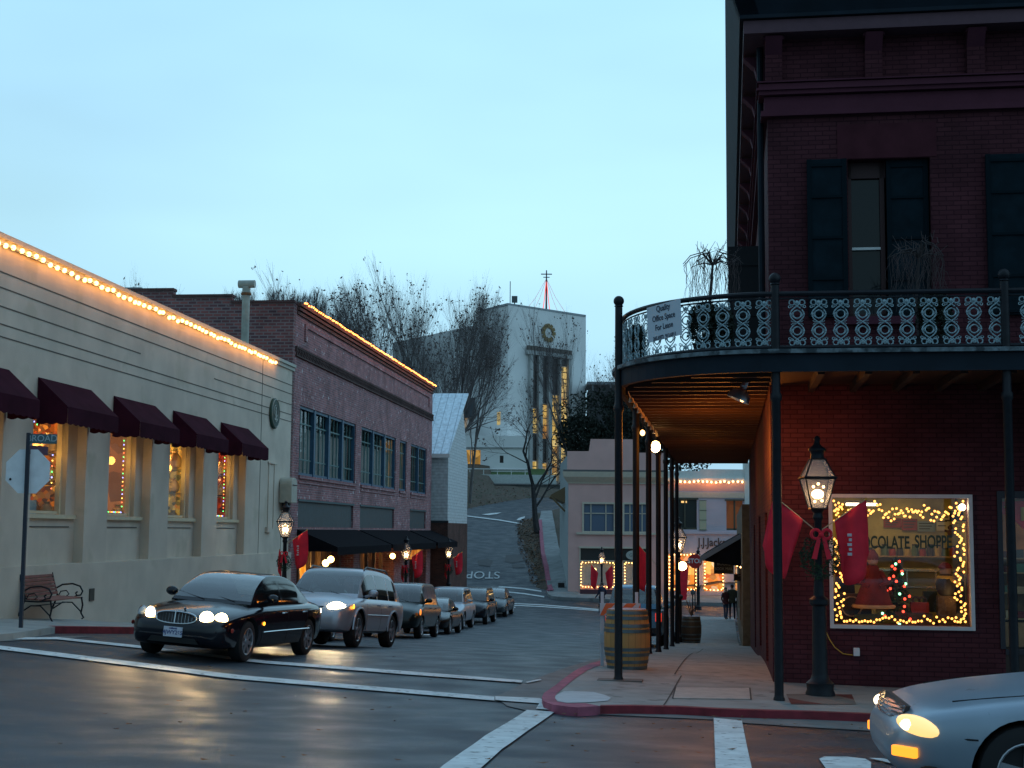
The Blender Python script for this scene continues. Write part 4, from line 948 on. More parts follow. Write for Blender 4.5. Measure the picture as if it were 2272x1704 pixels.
for (u, v, a_) in front + arcp + side:
    o = bpy.data.objects.new('railing_panel', pm_); link(o, gallery); o.location = (u, v, RB+.02); o.rotation_euler = (0, 0, a_)
# ---- "for lease" board tied to the gallery rail
t = thing('lease_board', 'pale blue-white board offering office space for lease tied to the curved railing', 'sign', M=RM)
A = hit(RM, 1, 19.95, *Nn(1447, 757)); 
def onarc(nx, ny):
    best = None
    for k in range(200):
        s = k/199; i = min(len(arc)-2, int(s*(len(arc)-1))); f_ = s*(len(arc)-1)-i; p_ = Vector((arc[i][0]+(arc[i+1][0]-arc[i][0])*f_, arc[i][1]+(arc[i+1][1]-arc[i][1])*f_))
        w3 = RM @ Vector((p_.x, p_.y, 3)); v3 = CR.transposed() @ w3; x = 512+1422.2*v3.x/-v3.z
        if best is None or abs(x-nx/2.21875) < best[0]: best = (abs(x-nx/2.21875), p_)
    return best[1]
a_, b_ = onarc(1447, 757), onarc(1521, 700); dr = (b_-a_).normalized(); nrm = Vector((dr.y, -dr.x)); c_ = (a_+b_)/2 + nrm*.09
wd_ = (b_-a_).length*1.02; zc = hit(RM, 1, c_.y, *Nn(1483, 712)).z; hh = abs(hit(RM, 1, c_.y, *Nn(1483, 673)).z-hit(RM, 1, c_.y, *Nn(1483, 752)).z)
ang = math.atan2(dr.y, dr.x)
BM = Matrix.Translation((c_.x, c_.y, zc)) @ Matrix.Rotation(ang, 4, 'Z') @ Matrix.Rotation(R(-4), 4, 'Y')
obj('board', MB(BM).box(-wd_/2, wd_/2, 0, .012, -hh/2, hh/2), mat('board_white', (.52, .60, .68), .5), t)
ink = mat('ink', (.02, .03, .06), .6)
for body, z, s in (('Quality', .30, .17), ('Office Space', .09, .165), ('For Lease', -.12, .165), ('265.6972  913.6911', -.35, .105)):
    body_o = text('lettering', body, s*hh/.72*1.0, ink, t, ext=.001, sx=.80, bold=.0015)
    body_o.matrix_parent_inverse = Matrix(); body_o.matrix_basis = BM @ Matrix.Translation((0, -.004, z*hh/.8)) @ Matrix.Rotation(R(90), 4, 'X') @ Matrix.Diagonal((.80, 1, 1, 1))
# ---- floodlight under the gallery
p_ = hit(RM, 1, 20.6, *D(1600, 850))
t = thing('floodlight', 'silver dome floodlight hanging under the gallery ceiling', 'floodlight', (p_.x, 20.6, p_.z), M=RM)
chrome = mat('spun_metal', (.55, .58, .65), .3, .9)
obj('dome', MB(Matrix.Rotation(R(25), 4, 'Y')).lathe((0, 0, 0), [(.17, -.10), (.16, -.04), (.12, .03), (.05, .08), (.045, .1)], 18, cap=False), chrome, t, True)
obj('socket', MB(Matrix.Rotation(R(25), 4, 'Y')).lathe((0, 0, .09), [(.045, 0), (.05, .03), (.04, .10)], 12), chrome, t)
obj('bulb', MB(Matrix.Rotation(R(25), 4, 'Y')).ball((.06, 0, -.07), .035, 8, 6), glow('flood_bulb', (1, .5, .15), 8), t)
obj('stem', MB().tube([(0, 0, .18), (.0, 0, FZ+.1-p_.z)], .014, 6), black, t)
# light inside the covered walk
OR = (1, .30, .035)
light('POINT', (-.45, 24.8, 1.35), 62, OR, .12, RM)
light('POINT', (.05, 22.7, 1.25), 60, OR, .1, RM)
light('POINT', (-.5, 33, 1.2), 30, OR, .12, RM)
light('POINT', (-.5, 40, .9), 8, OR, .12, RM)
sp_ = light('SPOT', (0, 0, 0), 75, OR, .12, None, None, 120, 1.0); sp_.matrix_world = RM @ Matrix.Translation((.35, 20.35, 1.25)) @ Matrix.Rotation(R(-22), 4, 'Z') @ Matrix.Rotation(R(72), 4, 'X')
b1 = [(1388, 935, 25.5, .045, 6, 'small bare bulb strung beside the second gallery post'), (1416, 965, 29.5, .10, 30, 'bright bare bulb hanging between the gallery posts')]
for dx, dy, v, r, s, lab in b1:
    p_ = hit(RM, 1, v, *D(dx, dy)); t = thing('bare_bulb', lab, 'bulb', (p_.x, v, p_.z), M=RM)
    obj('glass_bulb', MB().ball((0, 0, 0), r, 10, 8, (1, 1, 1.2)), glow('bulb_g%d' % s, (1, .55, .18), s), t, True); obj('cord', MB().tube([(0, 0, r), (0, 0, FZ-.02-p_.z)], .008, 4), black, t)
t = thing('ceiling_light_chain', 'thin unlit light chain running down the outer beam of the covered walk', 'string lights', M=RM)
obj('wire', MB().tube([(P1.x+.12, 21.3+k*.5, FZ-.05-.05*(k % 2)) for k in range(18)], .008, 3), mat('chain_tan', (.4, .3, .2), .5), t)
for k in range(9): obj('shade', MB().lathe((P1.x+.12, 21.9+k*1.0, FZ-.16), [(.035, 0), (.015, .1)], 8), mat('chain_tan', (.4, .3, .2), .5), t)

# ================================================================= the sweet shop behind the big window
wt = mat('white_window_frame', (.60, .60, .62), .5, var=.08)
w_ = bpy.data.objects.new('shop_window', None); link(w_, cb)
mb = MB(); t_ = .055
mb.box(wl-t_, wl, FV-.04, FV+.1, wzb-t_, wzt+t_); mb.box(wr, wr+t_, FV-.04, FV+.1, wzb-t_, wzt+t_); mb.box(wl, wr, FV-.04, FV+.1, wzb-t_, wzb); mb.box(wl, wr, FV-.04, FV+.1, wzt, wzt+t_)
obj('frame', mb, wt, w_); obj('pane', MB().box(wl, wr, FV+.03, FV+.035, wzb, wzt), CLEAR, w_)
rm = MB(); a, b, c, d, e = wl-.7, wr+.35, wzb-.9, wzt+.35, FV+3.4
rm.poly([(a, FV+.3, c), (b, FV+.3, c), (b, e, c), (a, e, c)]); rm.poly([(a, FV+.3, d), (b, FV+.3, d), (b, e, d), (a, e, d)]); rm.poly([(a, FV+.3, c), (a, e, c), (a, e, d), (a, FV+.3, d)]); rm.poly([(b, FV+.3, c), (b, e, c), (b, e, d), (b, FV+.3, d)]); rm.poly([(a, e, c), (b, e, c), (b, e, d), (a, e, d)])
obj('shop_room', rm, mat('shop_wall_yellow', (.46, .38, .13), .8, var=.35, vs=2.5), w_)
obj('window_bed', MB().box(a, b, FV+.26, FV+1.0, wzb-.9, wzb-.02), mat('bed_wood', (.16, .08, .04), .7), w_)
light('AREA', ((a+b)/2, FV+2.2, d-.05), 11, (1, .68, .24), 1.3, RM, (0, 0, 0))
light('POINT', (wl+.25, FV+.35, wzt-.3), 1.6, (1, .6, .2), .05, RM); light('POINT', (wr-.2, FV+.3, wzb+.4), 1.2, (1, .6, .2), .05, RM)
def prop(name, label, cat, u, v, z, group=None): return thing(name, label, cat, (u, v, z), M=RM, group=group)
WU = lambda nx: hr(nx, 1200, FV+.5).x
def at(nx, ny, v): p__ = hr(nx, ny, v); return p__.x, p__.z
# fluorescent fitting
u_, z_ = at(1912, 1119, FV+1.6); t = prop('ceiling_light', 'bright wavy strip light near the top of the sweet-shop window', 'light', u_, FV+1.6, z_)
obj('tube', MB().box(-.24, .24, 0, .1, -.02, .02), glow('strip_white', (1, .85, .6), 9), t); obj('housing', MB().box(-.26, .26, -.02, .12, .02, .06), wt, t)
# counter with a glass case
t = prop('display_counter', 'glass-fronted sweet counter with a shining steel edge inside the sweet shop', 'counter', 0, 0, 0)
ca, cz = at(1948, 1264, FV+2.0); cb2, _ = at(2140, 1264, FV+2.0); _, cz2 = at(2000, 1300, FV+2.0)
obj('top', MB().box(ca, cb2, FV+1.95, FV+2.6, cz-.02, cz+.02), mat('steel_edge', (.75, .7, .5), .25, .8), t)
obj('case_glass', MB().box(ca, cb2, FV+2.0, FV+2.02, cz2, cz-.02), mat('case_glass', (.30, .28, .13), .2), t)
mb = MB()
for k in range(4): mb.box(ca+(cb2-ca)*k/3-.012, ca+(cb2-ca)*k/3+.012, FV+1.97, FV+1.995, cz2, cz)
mb.box(ca, cb2, FV+1.96, FV+1.995, cz2-.03, cz2); obj('trim', mb, mat('steel_edge', (.75, .7, .5), .25, .8), t)
obj('base', MB().box(ca, cb2, FV+2.0, FV+2.5, wzb-.9, cz2-.03), mat('base_olive', (.35, .33, .12), .8), t)
# posters on the rear wall
random.seed(8)
pc = [(.55,.5,.35),(.3,.06,.03),(.1,.1,.08),(.6,.55,.4),(.25,.3,.3)]
for k, (nx, ny, w2, h2, ci, lab) in enumerate([(1890,1150,.35,.14,2,'dark framed notice on the yellow shop wall behind the garland'),(1980,1160,.30,.16,1,'small red-topped notice on the yellow shop wall'),(2018,1164,.26,.2,1,'red picture card on the shop wall at mid window'),(2055,1168,.30,.18,4,'grey typed menu sheet on the yellow shop wall'),(2092,1158,.22,.3,3,'tall cream menu sheet near the dark hat'),(1868,1222,.25,.34,3,'cream sheet low on the shop wall under the shop name')]):
    u_, z_ = at(nx, ny, e-.03); t = prop('wall_notice', lab, 'notice', u_, e-.03, z_)
    obj('sheet', MB().box(-w2/2, w2/2, -.01, .01, -h2/2, h2/2), mat('notice_%d' % ci, pc[ci], .8), t)
    mb = MB()
    for q in range(3): mb.box(-w2*.4, w2*(.4-.1*q), -.016, -.012, h2*(.28-.25*q)-.008, h2*(.28-.25*q)+.008)
    obj('print', mb, mat('print_ink', (.08, .07, .05), .8), t)
random.seed(31)
t = prop('wall_shelf', 'long wall shelf of sweet jars behind the counter in the sweet shop', 'shelf', 0, 0, 0); sa, sz_ = at(1900, 1232, e-.15); sb, _ = at(2145, 1232, e-.15)
obj('board', MB().box(sa, sb, e-.3, e-.02, sz_-.02, sz_), mat('shelf_pine', (.45, .28, .12), .6), t)
for k in range(14):
    u_ = sa+.1+(sb-sa-.2)*k/13; t = thing('sweet_jar', '%s jar along the wall shelf behind the sweet counter' % ORD[k], 'jar', (u_, e-.16, sz_), M=RM, group='jars on the wall shelf'); h_ = random.uniform(.10, .20)
    obj('jar_body', MB().lathe((0, 0, 0), [(.055, 0), (.062, h_*.5), (.05, h_)], 10), mat('jar_%d' % (k % 4), [(.35, .05, .02), (.08, .05, .03), (.5, .35, .1), (.12, .16, .08)][k % 4], .3), t, True); obj('lid', MB().lathe((0, 0, h_), [(.05, 0), (.05, .025)], 10), brn_ if False else mat('jar_lid', (.05, .03, .02), .5), t)
for k, (nx, ny, w2, h2, v_, c_) in enumerate([(1875, 1300, .16, .26, 1.3, (.05, .03, .02)), (1965, 1325, .14, .2, 1.1, (.09, .02, .02)), (2065, 1335, .12, .16, 1.2, (.04, .05, .03)), (2125, 1325, .12, .24, 1.0, (.03, .03, .035)), (2010, 1368, .2, .07, .6, (.22, .06, .03)), (1925, 1372, .22, .06, .45, (.03, .05, .02))]):
    u_, z_ = at(nx, ny, FV+v_); t = prop('gift_bag', '%s gift bag counted from the lamp side of the sweet-shop display' % ORD[k], 'bag', u_, FV+v_, z_, 'gift bags in the sweet-shop display')
    obj('bag', MB().prism([(-w2, 0, -h2), (w2, 0, -h2), (w2*.85, 0, h2), (-w2*.85, 0, h2)], (0, .12, 0)), mat('bagc_%d' % k, c_, .7, var=.3, vs=9), t); obj('bag_handle', MB().ring((0, .06, h2), w2*.5, .008, 12, 4), tan_ if False else mat('handle_tan', (.4, .28, .15), .8), t)
# name painted on the glass
gt = mat('glass_lettering', (.02, .05, .035), .5)
def glasstext(body, nx0, nx1, ny, size):
    o = text('shop_lettering', body, size, gt, w_, ext=.002, bold=.006); p0, p1 = hr(nx0, ny), hr(nx1, ny)
    wv = o.dimensions.x if o.dimensions.x > 0 else 1; xs_ = [v.co.x for v in o.data.vertices]; wv = max(xs_)-min(xs_)
    o.location = ((p0.x+p1.x)/2, FV+.015, p0.z); o.rotation_euler = (R(90), 0, 0); o.scale = ((p1.x-p0.x)/wv, 1, 1); return o
glasstext('CHOCOLATE', 1880, 2018, 1204, .26); glasstext('SHOPPE', 2030, 2112, 1203, .26)
# Christmas tree
grn = mat('fir_green', (.015, .045, .02), .8, var=.3, vs=20)
u_, z_ = at(1988, 1390, FV+.8); zb2 = wzb-.02; _, ztip = at(1995, 1235, FV+.8)
t = prop('christmas_tree', 'small Christmas tree with red and green lights inside the sweet-shop window', 'christmas tree', u_, FV+.62, zb2)
hgt = ztip-zb2; mb = MB()
for k in range(900):
    z = random.uniform(.04, 1)**.8*hgt; r = (1-z/hgt)*.27+.03; a_ = random.uniform(0, 6.3); rr = r*random.uniform(.3, 1); s = .03
    x, y = rr*math.cos(a_), rr*math.sin(a_)*.8; mb.poly([(x, y, z), (x*1.1+s*math.cos(a_+1), y+s*math.sin(a_+1), z-.02), (x*1.35+.02*math.cos(a_), y*1.35, z-.04), (x*1.1+s*math.cos(a_-1), y+s*math.sin(a_-1), z-.02)])
obj('branches', mb, grn, t); obj('stem', MB().tube([(0, 0, 0), (0, 0, hgt*.9)], .02, 6), mat('bark', (.05, .035, .03), .9), t)
for k in range(26):
    z = (k+.5)/26*hgt*.95; r = (1-z/hgt)*.28+.03; a_ = -PI/2+1.2*math.sin(k*1.3); c_i = 0 if k % 4 else 1
    me = bpy.data.meshes.get('tl%d' % c_i) or MB().ball((0, 0, 0), .021, 7, 5).mesh('tl%d' % c_i, glow('tree_light%d' % c_i, [(1, .06, .03), (.3, 1, .5)][c_i], 4))
    o = bpy.data.objects.new('tree_bulb', me); link(o, t); o.location = (r*math.cos(a_), r*math.sin(a_)*.85-.02, z)
# sack-doll figure, hats, baskets, boxes
def blob(name, label, cat, nx, ny, v, parts):
    u_, z_ = at(nx, ny, v); t = prop(name, label, cat, u_, v, z_)
    for nm, mbx, mm in parts: obj(nm, mbx, mm, t, True)
    return t
redf = mat('felt_red', (.16, .012, .012), .85, var=.3); tan = mat('tan_wool', (.5, .33, .18), .9, var=.2); brn = mat('dark_wicker', (.05, .03, .02), .9, var=.4, bump=.5, bs=50); flc = mat('doll_face', (.5, .3, .2), .7)
_, zf_ = at(1940, 1345, FV+.5)
blob('doll', 'tall doll in a long red coat with fur trim standing in the sweet-shop window', 'doll', 1938, 1345, FV+.5, [
    ('coat', MB().lathe((0, 0, 0), [(.30, -.02), (.29, .02), (.17, .35), (.10, .56), (.07, .62)], 14), redf), ('fur_trim', MB().ring((0, 0, .0), .30, .03, 18, 6, 'z'), tan),
    ('head', MB().ball((0, 0, .69), .08, 10, 8), flc), ('hood', MB().lathe((0, .02, .70), [(.10, 0), (.085, .08), (.03, .16)], 12), redf), ('sleeves', MB().tube([(-.10, -.02, .52), (-.20, -.08, .36), (-.08, -.16, .30)], [.05, .05, .035], 7).tube([(.10, -.02, .52), (.20, -.08, .36), (.08, -.16, .30)], [.05, .05, .035], 7), redf)])
blob('snowman_figure', 'dark figurine with a red cap and yellow scarf beside the window edge', 'figurine', 2098, 1292, FV+.55, [
    ('body', MB().ball((0, 0, -.04), .15, 10, 8, (1, 1, 1.3)), mat('figure_dark', (.03, .03, .035), .8)), ('head', MB().ball((0, 0, .17), .09, 10, 8), mat('figure_face', (.35, .25, .2), .7)), ('cap', MB().lathe((0, 0, .21), [(.11, 0), (.09, .05), (.04, .09)], 12), redf), ('scarf', MB().ring((0, 0, .07), .10, .035, 12, 6, 'z').tube([(.05, -.1, .05), (.2, -.12, -.02)], .03, 5), mat('scarf_yellow', (.5, .35, .08), .8)), ('stand', MB().box(-.13, .13, -.1, .1, wzb-.05-at(2098, 1292, FV+.55)[1], -.2), brn)])
blob('gift_box', 'red wrapped box with a dark bow on the window bed', 'gift box', 2040, 1345, FV+.55, [('box', MB().box(-.13, .13, -.08, .08, -.10, .06), redf), ('bow', MB().ring((-.05, 0, .09), .05, .018, 10, 5).ring((.05, 0, .09), .05, .018, 10, 5), brn), ('crate', MB().box(-.18, .18, -.1, .1, -.32, -.105), brn)])
blob('wicker_hamper', 'dark wicker hamper standing under the doll in the sweet-shop window', 'hamper', 1888, 1330, FV+.75, [('basket', MB().box(-.28, .30, -.1, .1, -.45, .05), brn), ('lid', MB().box(-.30, .32, -.12, .12, .05, .09), mat('lid_wood', (.09, .04, .02), .7)), ('handle', MB().ring((0, -.11, -.10), .15, .012, 14, 5), tan)])
blob('framed_picture', 'dark framed picture leaning at the side of the sweet-shop window', 'picture', 1900, 1270, FV+.95, [('canvas', MB().box(-.32, .30, 0, .02, -.16, .14), mat('picture_brown', (.12, .03, .015), .7, var=.5, vs=8)), ('frame', MB().box(-.34, .32, -.02, .03, .14, .17).box(-.34, .32, -.02, .03, -.19, -.16), mat('frame_dark', (.03, .012, .01), .6))])
blob('top_hat', 'black round hat hanging high in the sweet-shop window', 'hat', 2122, 1155, FV+.7, [('crown', MB().lathe((0, 0, 0), [(.10, 0), (.11, .13), (.09, .15)], 14), mat('felt_black', (.008, .008, .01), .9)), ('brim', MB().lathe((0, 0, 0), [(.17, -.01), (.17, .01)], 16), mat('felt_black', (.008, .008, .01), .9)), ('hook', MB().tube([(0, 0, .15), (0, 0, .4)], .008, 4), black)])
blob('toy_bear', 'small dark toy bear hanging below the black hat', 'toy', 2109, 1176, FV+.65, [('body', MB().ball((0, 0, -.05), .05, 8, 6, (1, 1, 1.3)), brn), ('head', MB().ball((0, 0, .035), .042, 8, 6), brn), ('arms', MB().tube([(-.09, 0, -.01), (0, 0, -.03), (.09, 0, -.01)], .018, 5), brn)])
blob('stacked_baskets', 'stack of dark baskets at the side of the window below the figurine', 'basket', 2100, 1360, FV+.6, [('upper_basket', MB().lathe((0, 0, 0), [(.13, -.1), (.16, .04)], 14), brn), ('lower_basket', MB().lathe((0, 0, -.2), [(.17, -.1), (.19, .08)], 14), brn)])
# garland of warm bulbs round the window
t = thing('window_garland', 'tangled garland of warm bulbs framing the sweet-shop window', 'string lights', M=RM)
random.seed(21); pts = []; yg = FV+.12
W, H2 = wr-wl, wzt-wzb
for k in range(60): pts.append((wl+.05+random.uniform(-.02, .13)*(1 if k % 3 else .6), yg+random.uniform(0, .08), wzb+.06+H2*.96*k/60))
tp = []
for k in range(84): q = k/83; tp.append((wl+.06+W*.9*q, yg+random.uniform(0, .08), wzt-.03-(.12*abs(math.sin(q*PI*3.0)))-random.uniform(0, .20)))
pts += tp
pts += [(wr-.05-random.uniform(-.01, .15)*(1 if k % 3 else .5), yg+random.uniform(0, .08), wzt-.04-H2*.96*k/62) for k in range(62)]
pts += [(wr-.08-W*.92*k/42, yg+random.uniform(0, .1), wzb+.03+random.uniform(0, .16)*random.random()) for k in range(42)]
obj('wire', MB().tube(pts, .004, 3), mat('wire_green', (.02, .05, .02), .7), t)
me = MB().ball((0, 0, 0), .0185, 7, 5, (1, 1, 1)).mesh('bulb', glow('garland_bulb', (1, .42, .08), 3.6)); rest = MB(); random.shuffle(pts)
for k, p_ in enumerate(pts):
    if k < 100: o = bpy.data.objects.new('bulb', me); link(o, t); o.location = p_
    else: rest.ball(p_, .0185, 6, 5)
o = obj('bulbs', rest, MATS['garland_bulb'], t); o['kind'] = 'stuff'
me2 = MB().ball((0, 0, 0), .05, 10, 7).mesh('bulb', glow('corner_glow', (1, .8, .5), 20)); o = bpy.data.objects.new('lamp_globe', me2); link(o, t); o.location = (wr-.07, yg, wzt-.13)
# right-hand entrance: shelves of goods
w2_ = bpy.data.objects.new('doorway_window', None); link(w2_, cb)
t_ = .07; a, b = d0, d0+2.6; mb = MB(); zl = hr(2240, 1350).z; zc_ = hr(2240, 1440).z
mb.box(a-t_, a, FV-.03, FV+.3, zc_, dzt+.1); mb.box(a, b, FV-.03, FV+.1, dzt, dzt+.1); mb.box(a, b, FV-.03, FV+.08, zc_-.08, zc_); obj('frame', mb, mat('frame_black', (.02, .02, .03), .5), w2_)
obj('kickplate', MB().box(a, b, FV, FV+.06, -2.6, zc_-.08), mat('dark_wood', (.03, .02, .015), .6), w2_)
obj('room', MB().poly([(a, FV+1.0, -2.5), (b, FV+1.0, -2.5), (b, FV+1.0, dzt+.2), (a, FV+1.0, dzt+.2)]), mat('shelf_back', (.30, .17, .07), .8, var=.3), w2_)
obj('pane', MB().box(a, b, FV+.05, FV+.055, zc_, dzt), CLEAR, w2_)
light('AREA', ((a+b)/2, FV+.55, dzt), 7, (1, .62, .25), .6, RM, (0, 0, 0))
t = prop('goods_shelf', 'wooden shelves stacked with packets inside the shop entrance', 'shelf', 0, 0, 0)
mb = MB()
for ny in (1237, 1269, 1313, 1370): z = hr(2240, ny, FV+.6).z; mb.box(a+.02, b, FV+.4, FV+.98, z-.02, z)
obj('shelf_board', mb, mat('shelf_pine', (.45, .28, .12), .6), t)
obj('lower_cupboard', MB().box(a+.02, b, FV+.45, FV+.9, zc_+.0, hr(2240, 1375, FV+.6).z-.03), mat('pine_panel', (.42, .22, .09), .6, var=.2), t)
random.seed(4)
for ny in (1237, 1269, 1313, 1370):
    z = hr(2240, ny, FV+.6).z; u = a+.1
    while u < a+1.3:
        o = obj('packet', MB(RM).box(u, u+.12, FV+.45, FV+.6, z, z+random.uniform(.08, .14)), random.choice([redf, goods[3], goods[2], goods[4], tan])); tag(o, '%s packet from the door post on the %s entrance shelf' % (ORD[round((u-a-.1)/.16)], {1237: 'top', 1269: 'second', 1313: 'third', 1370: 'lowest'}[ny]), 'packet', 'packets on the entrance shelves'); u += .16
t = prop('santa_coat_banner', 'big red and gold coat hanging at the top of the entrance window', 'decoration', *[at(2262, 1140, FV+.3)[0], FV+.3, at(2262, 1140, FV+.3)[1]])
obj('cloth', MB().prism([(-.35, 0, .18), (.3, 0, .2), (.3, 0, -.25), (.08, 0, -.24), (-.15, 0, -.02), (-.33, 0, .02)], (0, .08, 0)), red, t); obj('gold_trim', MB().tube([(-.2, -.02, .12), (-.12, -.02, .0)], .03, 6).tube([(.05, -.02, .1), (.05, -.02, -.1)], .04, 6), mat('gold', (.6, .35, .05), .5), t)
# power outlet and cord
t = prop('wall_outlet', 'white weatherproof outlet with a yellow cord below the sweet-shop window', 'outlet', *[hr(1900, 1446).x, FV, hr(1900, 1446).z])
obj('box', MB().box(-.045, .045, -.07, -.005, -.06, .06), mat('outlet_white', (.7, .72, .75), .4), t, bevel=.01)
q = [hr(*n_) for n_ in [(1832,1400),(1840,1418),(1852,1436),(1870,1450),(1892,1453)]]; o_ = hr(1900, 1446)
obj('cord', MB().tube([(p_.x-o_.x, -.03, p_.z-o_.z) for p_ in q], .008, 5), mat('cord_yellow', (.6, .32, .04), .5), t)
# ================================================================= VEHICLES
def paint(name, col, metal=.3, rough=.25): return mat(name, col, rough, metal, spec=.6)
def fin(x): return max(0.0, min(1.0, x))
cglass = bpy.data.materials.new('car_glass'); cglass.use_nodes = True
_t = cglass.node_tree; _t.nodes.clear(); _o = _t.nodes.new('ShaderNodeOutputMaterial'); _a = _t.nodes.new('ShaderNodeBsdfTransparent'); _a.inputs[0].default_value = (.42, .50, .50, 1); _g = _t.nodes.new('ShaderNodeBsdfGlossy'); _g.inputs['Roughness'].default_value = .03
_l = _t.nodes.new('ShaderNodeLayerWeight'); _l.inputs[0].default_value = .5; _p = _t.nodes.new('ShaderNodeMath'); _p.operation = 'POWER'; _p.inputs[1].default_value = 2.2; _q = _t.nodes.new('ShaderNodeMath'); _q.operation = 'MULTIPLY_ADD'; _q.inputs[1].default_value = .7; _q.inputs[2].default_value = .16; _m = _t.nodes.new('ShaderNodeMixShader')
for _x, _y in ((_l.outputs['Facing'], _p.inputs[0]), (_p.outputs[0], _q.inputs[0]), (_q.outputs[0], _m.inputs[0]), (_a.outputs[0], _m.inputs[1]), (_g.outputs[0], _m.inputs[2]), (_m.outputs[0], _o.inputs[0])): _t.links.new(_x, _y)
tyrem = mat('tyre_rubber', (.012, .012, .013), .8); rimm = mat('alloy', (.45, .47, .5), .3, .8); chromem = mat('chrome', (.6, .62, .65), .15, 1.0)
sglass = mat('car_side_glass', (.008, .011, .012), .06, spec=.45)
def split_obj(name, me_src, faces, m, parent, smoothit=True):
    "a part of its own from some faces of a bigger surface"
    V, F, mp = [], [], {}
    for f in faces:
        idx = []
        for vi in f:
            if vi not in mp: mp[vi] = len(V); V.append(me_src[vi])
            idx.append(mp[vi])
        F.append(idx)
    me = bpy.data.meshes.new(name); me.from_pydata(V, [], F); me.materials.append(m)
    me.polygons.foreach_set('use_smooth', [True]*len(F)); me.update()
    o = bpy.data.objects.new(name, me); link(o, parent); return o
def wheel_meshes(r, w_, spokes=5, key=''):
    k = 'tyre%s%.2f' % (key, r)
    if k in bpy.data.meshes: return bpy.data.meshes[k], bpy.data.meshes[k+'rim']
    a = MB().lathe((0, 0, 0), [(r*.60, -w_/2), (r*.88, -w_/2), (r*.97, -w_*.42), (r, -w_*.25), (r, w_*.25), (r*.97, w_*.42), (r*.88, w_/2), (r*.66, w_/2), (r*.60, w_*.3)], 28, 'x').mesh(k, tyrem, True)
    b = MB(); b.lathe((0, 0, 0), [(r*.67, w_*.10), (r*.67, w_*.47), (r*.63, w_*.50), (r*.60, w_*.47), (r*.58, w_*.12)], 28, 'x', cap=False)
    for i in range(spokes):
        t = 2*PI*i/spokes; M = Matrix.Rotation(t, 4, 'X'); b.M = M
        b.prism([(w_*.38, -r*.10, r*.10), (w_*.38, r*.10, r*.10), (w_*.44, r*.07, r*.60), (w_*.44, -r*.07, r*.60)], (-.03, 0, 0))
    b.M = ID; b.lathe((0, 0, 0), [(r*.14, w_*.2), (r*.14, w_*.44), (r*.08, w_*.47)], 14, 'x'); b.mi = 1; b.lathe((0, 0, 0), [(r*.60, -w_*.1), (r*.60, -w_*.05)], 24, 'x')
    return a, b.mesh(k+'rim', [rimm, mat('brake_dark', (.02, .02, .02), .6)], True)
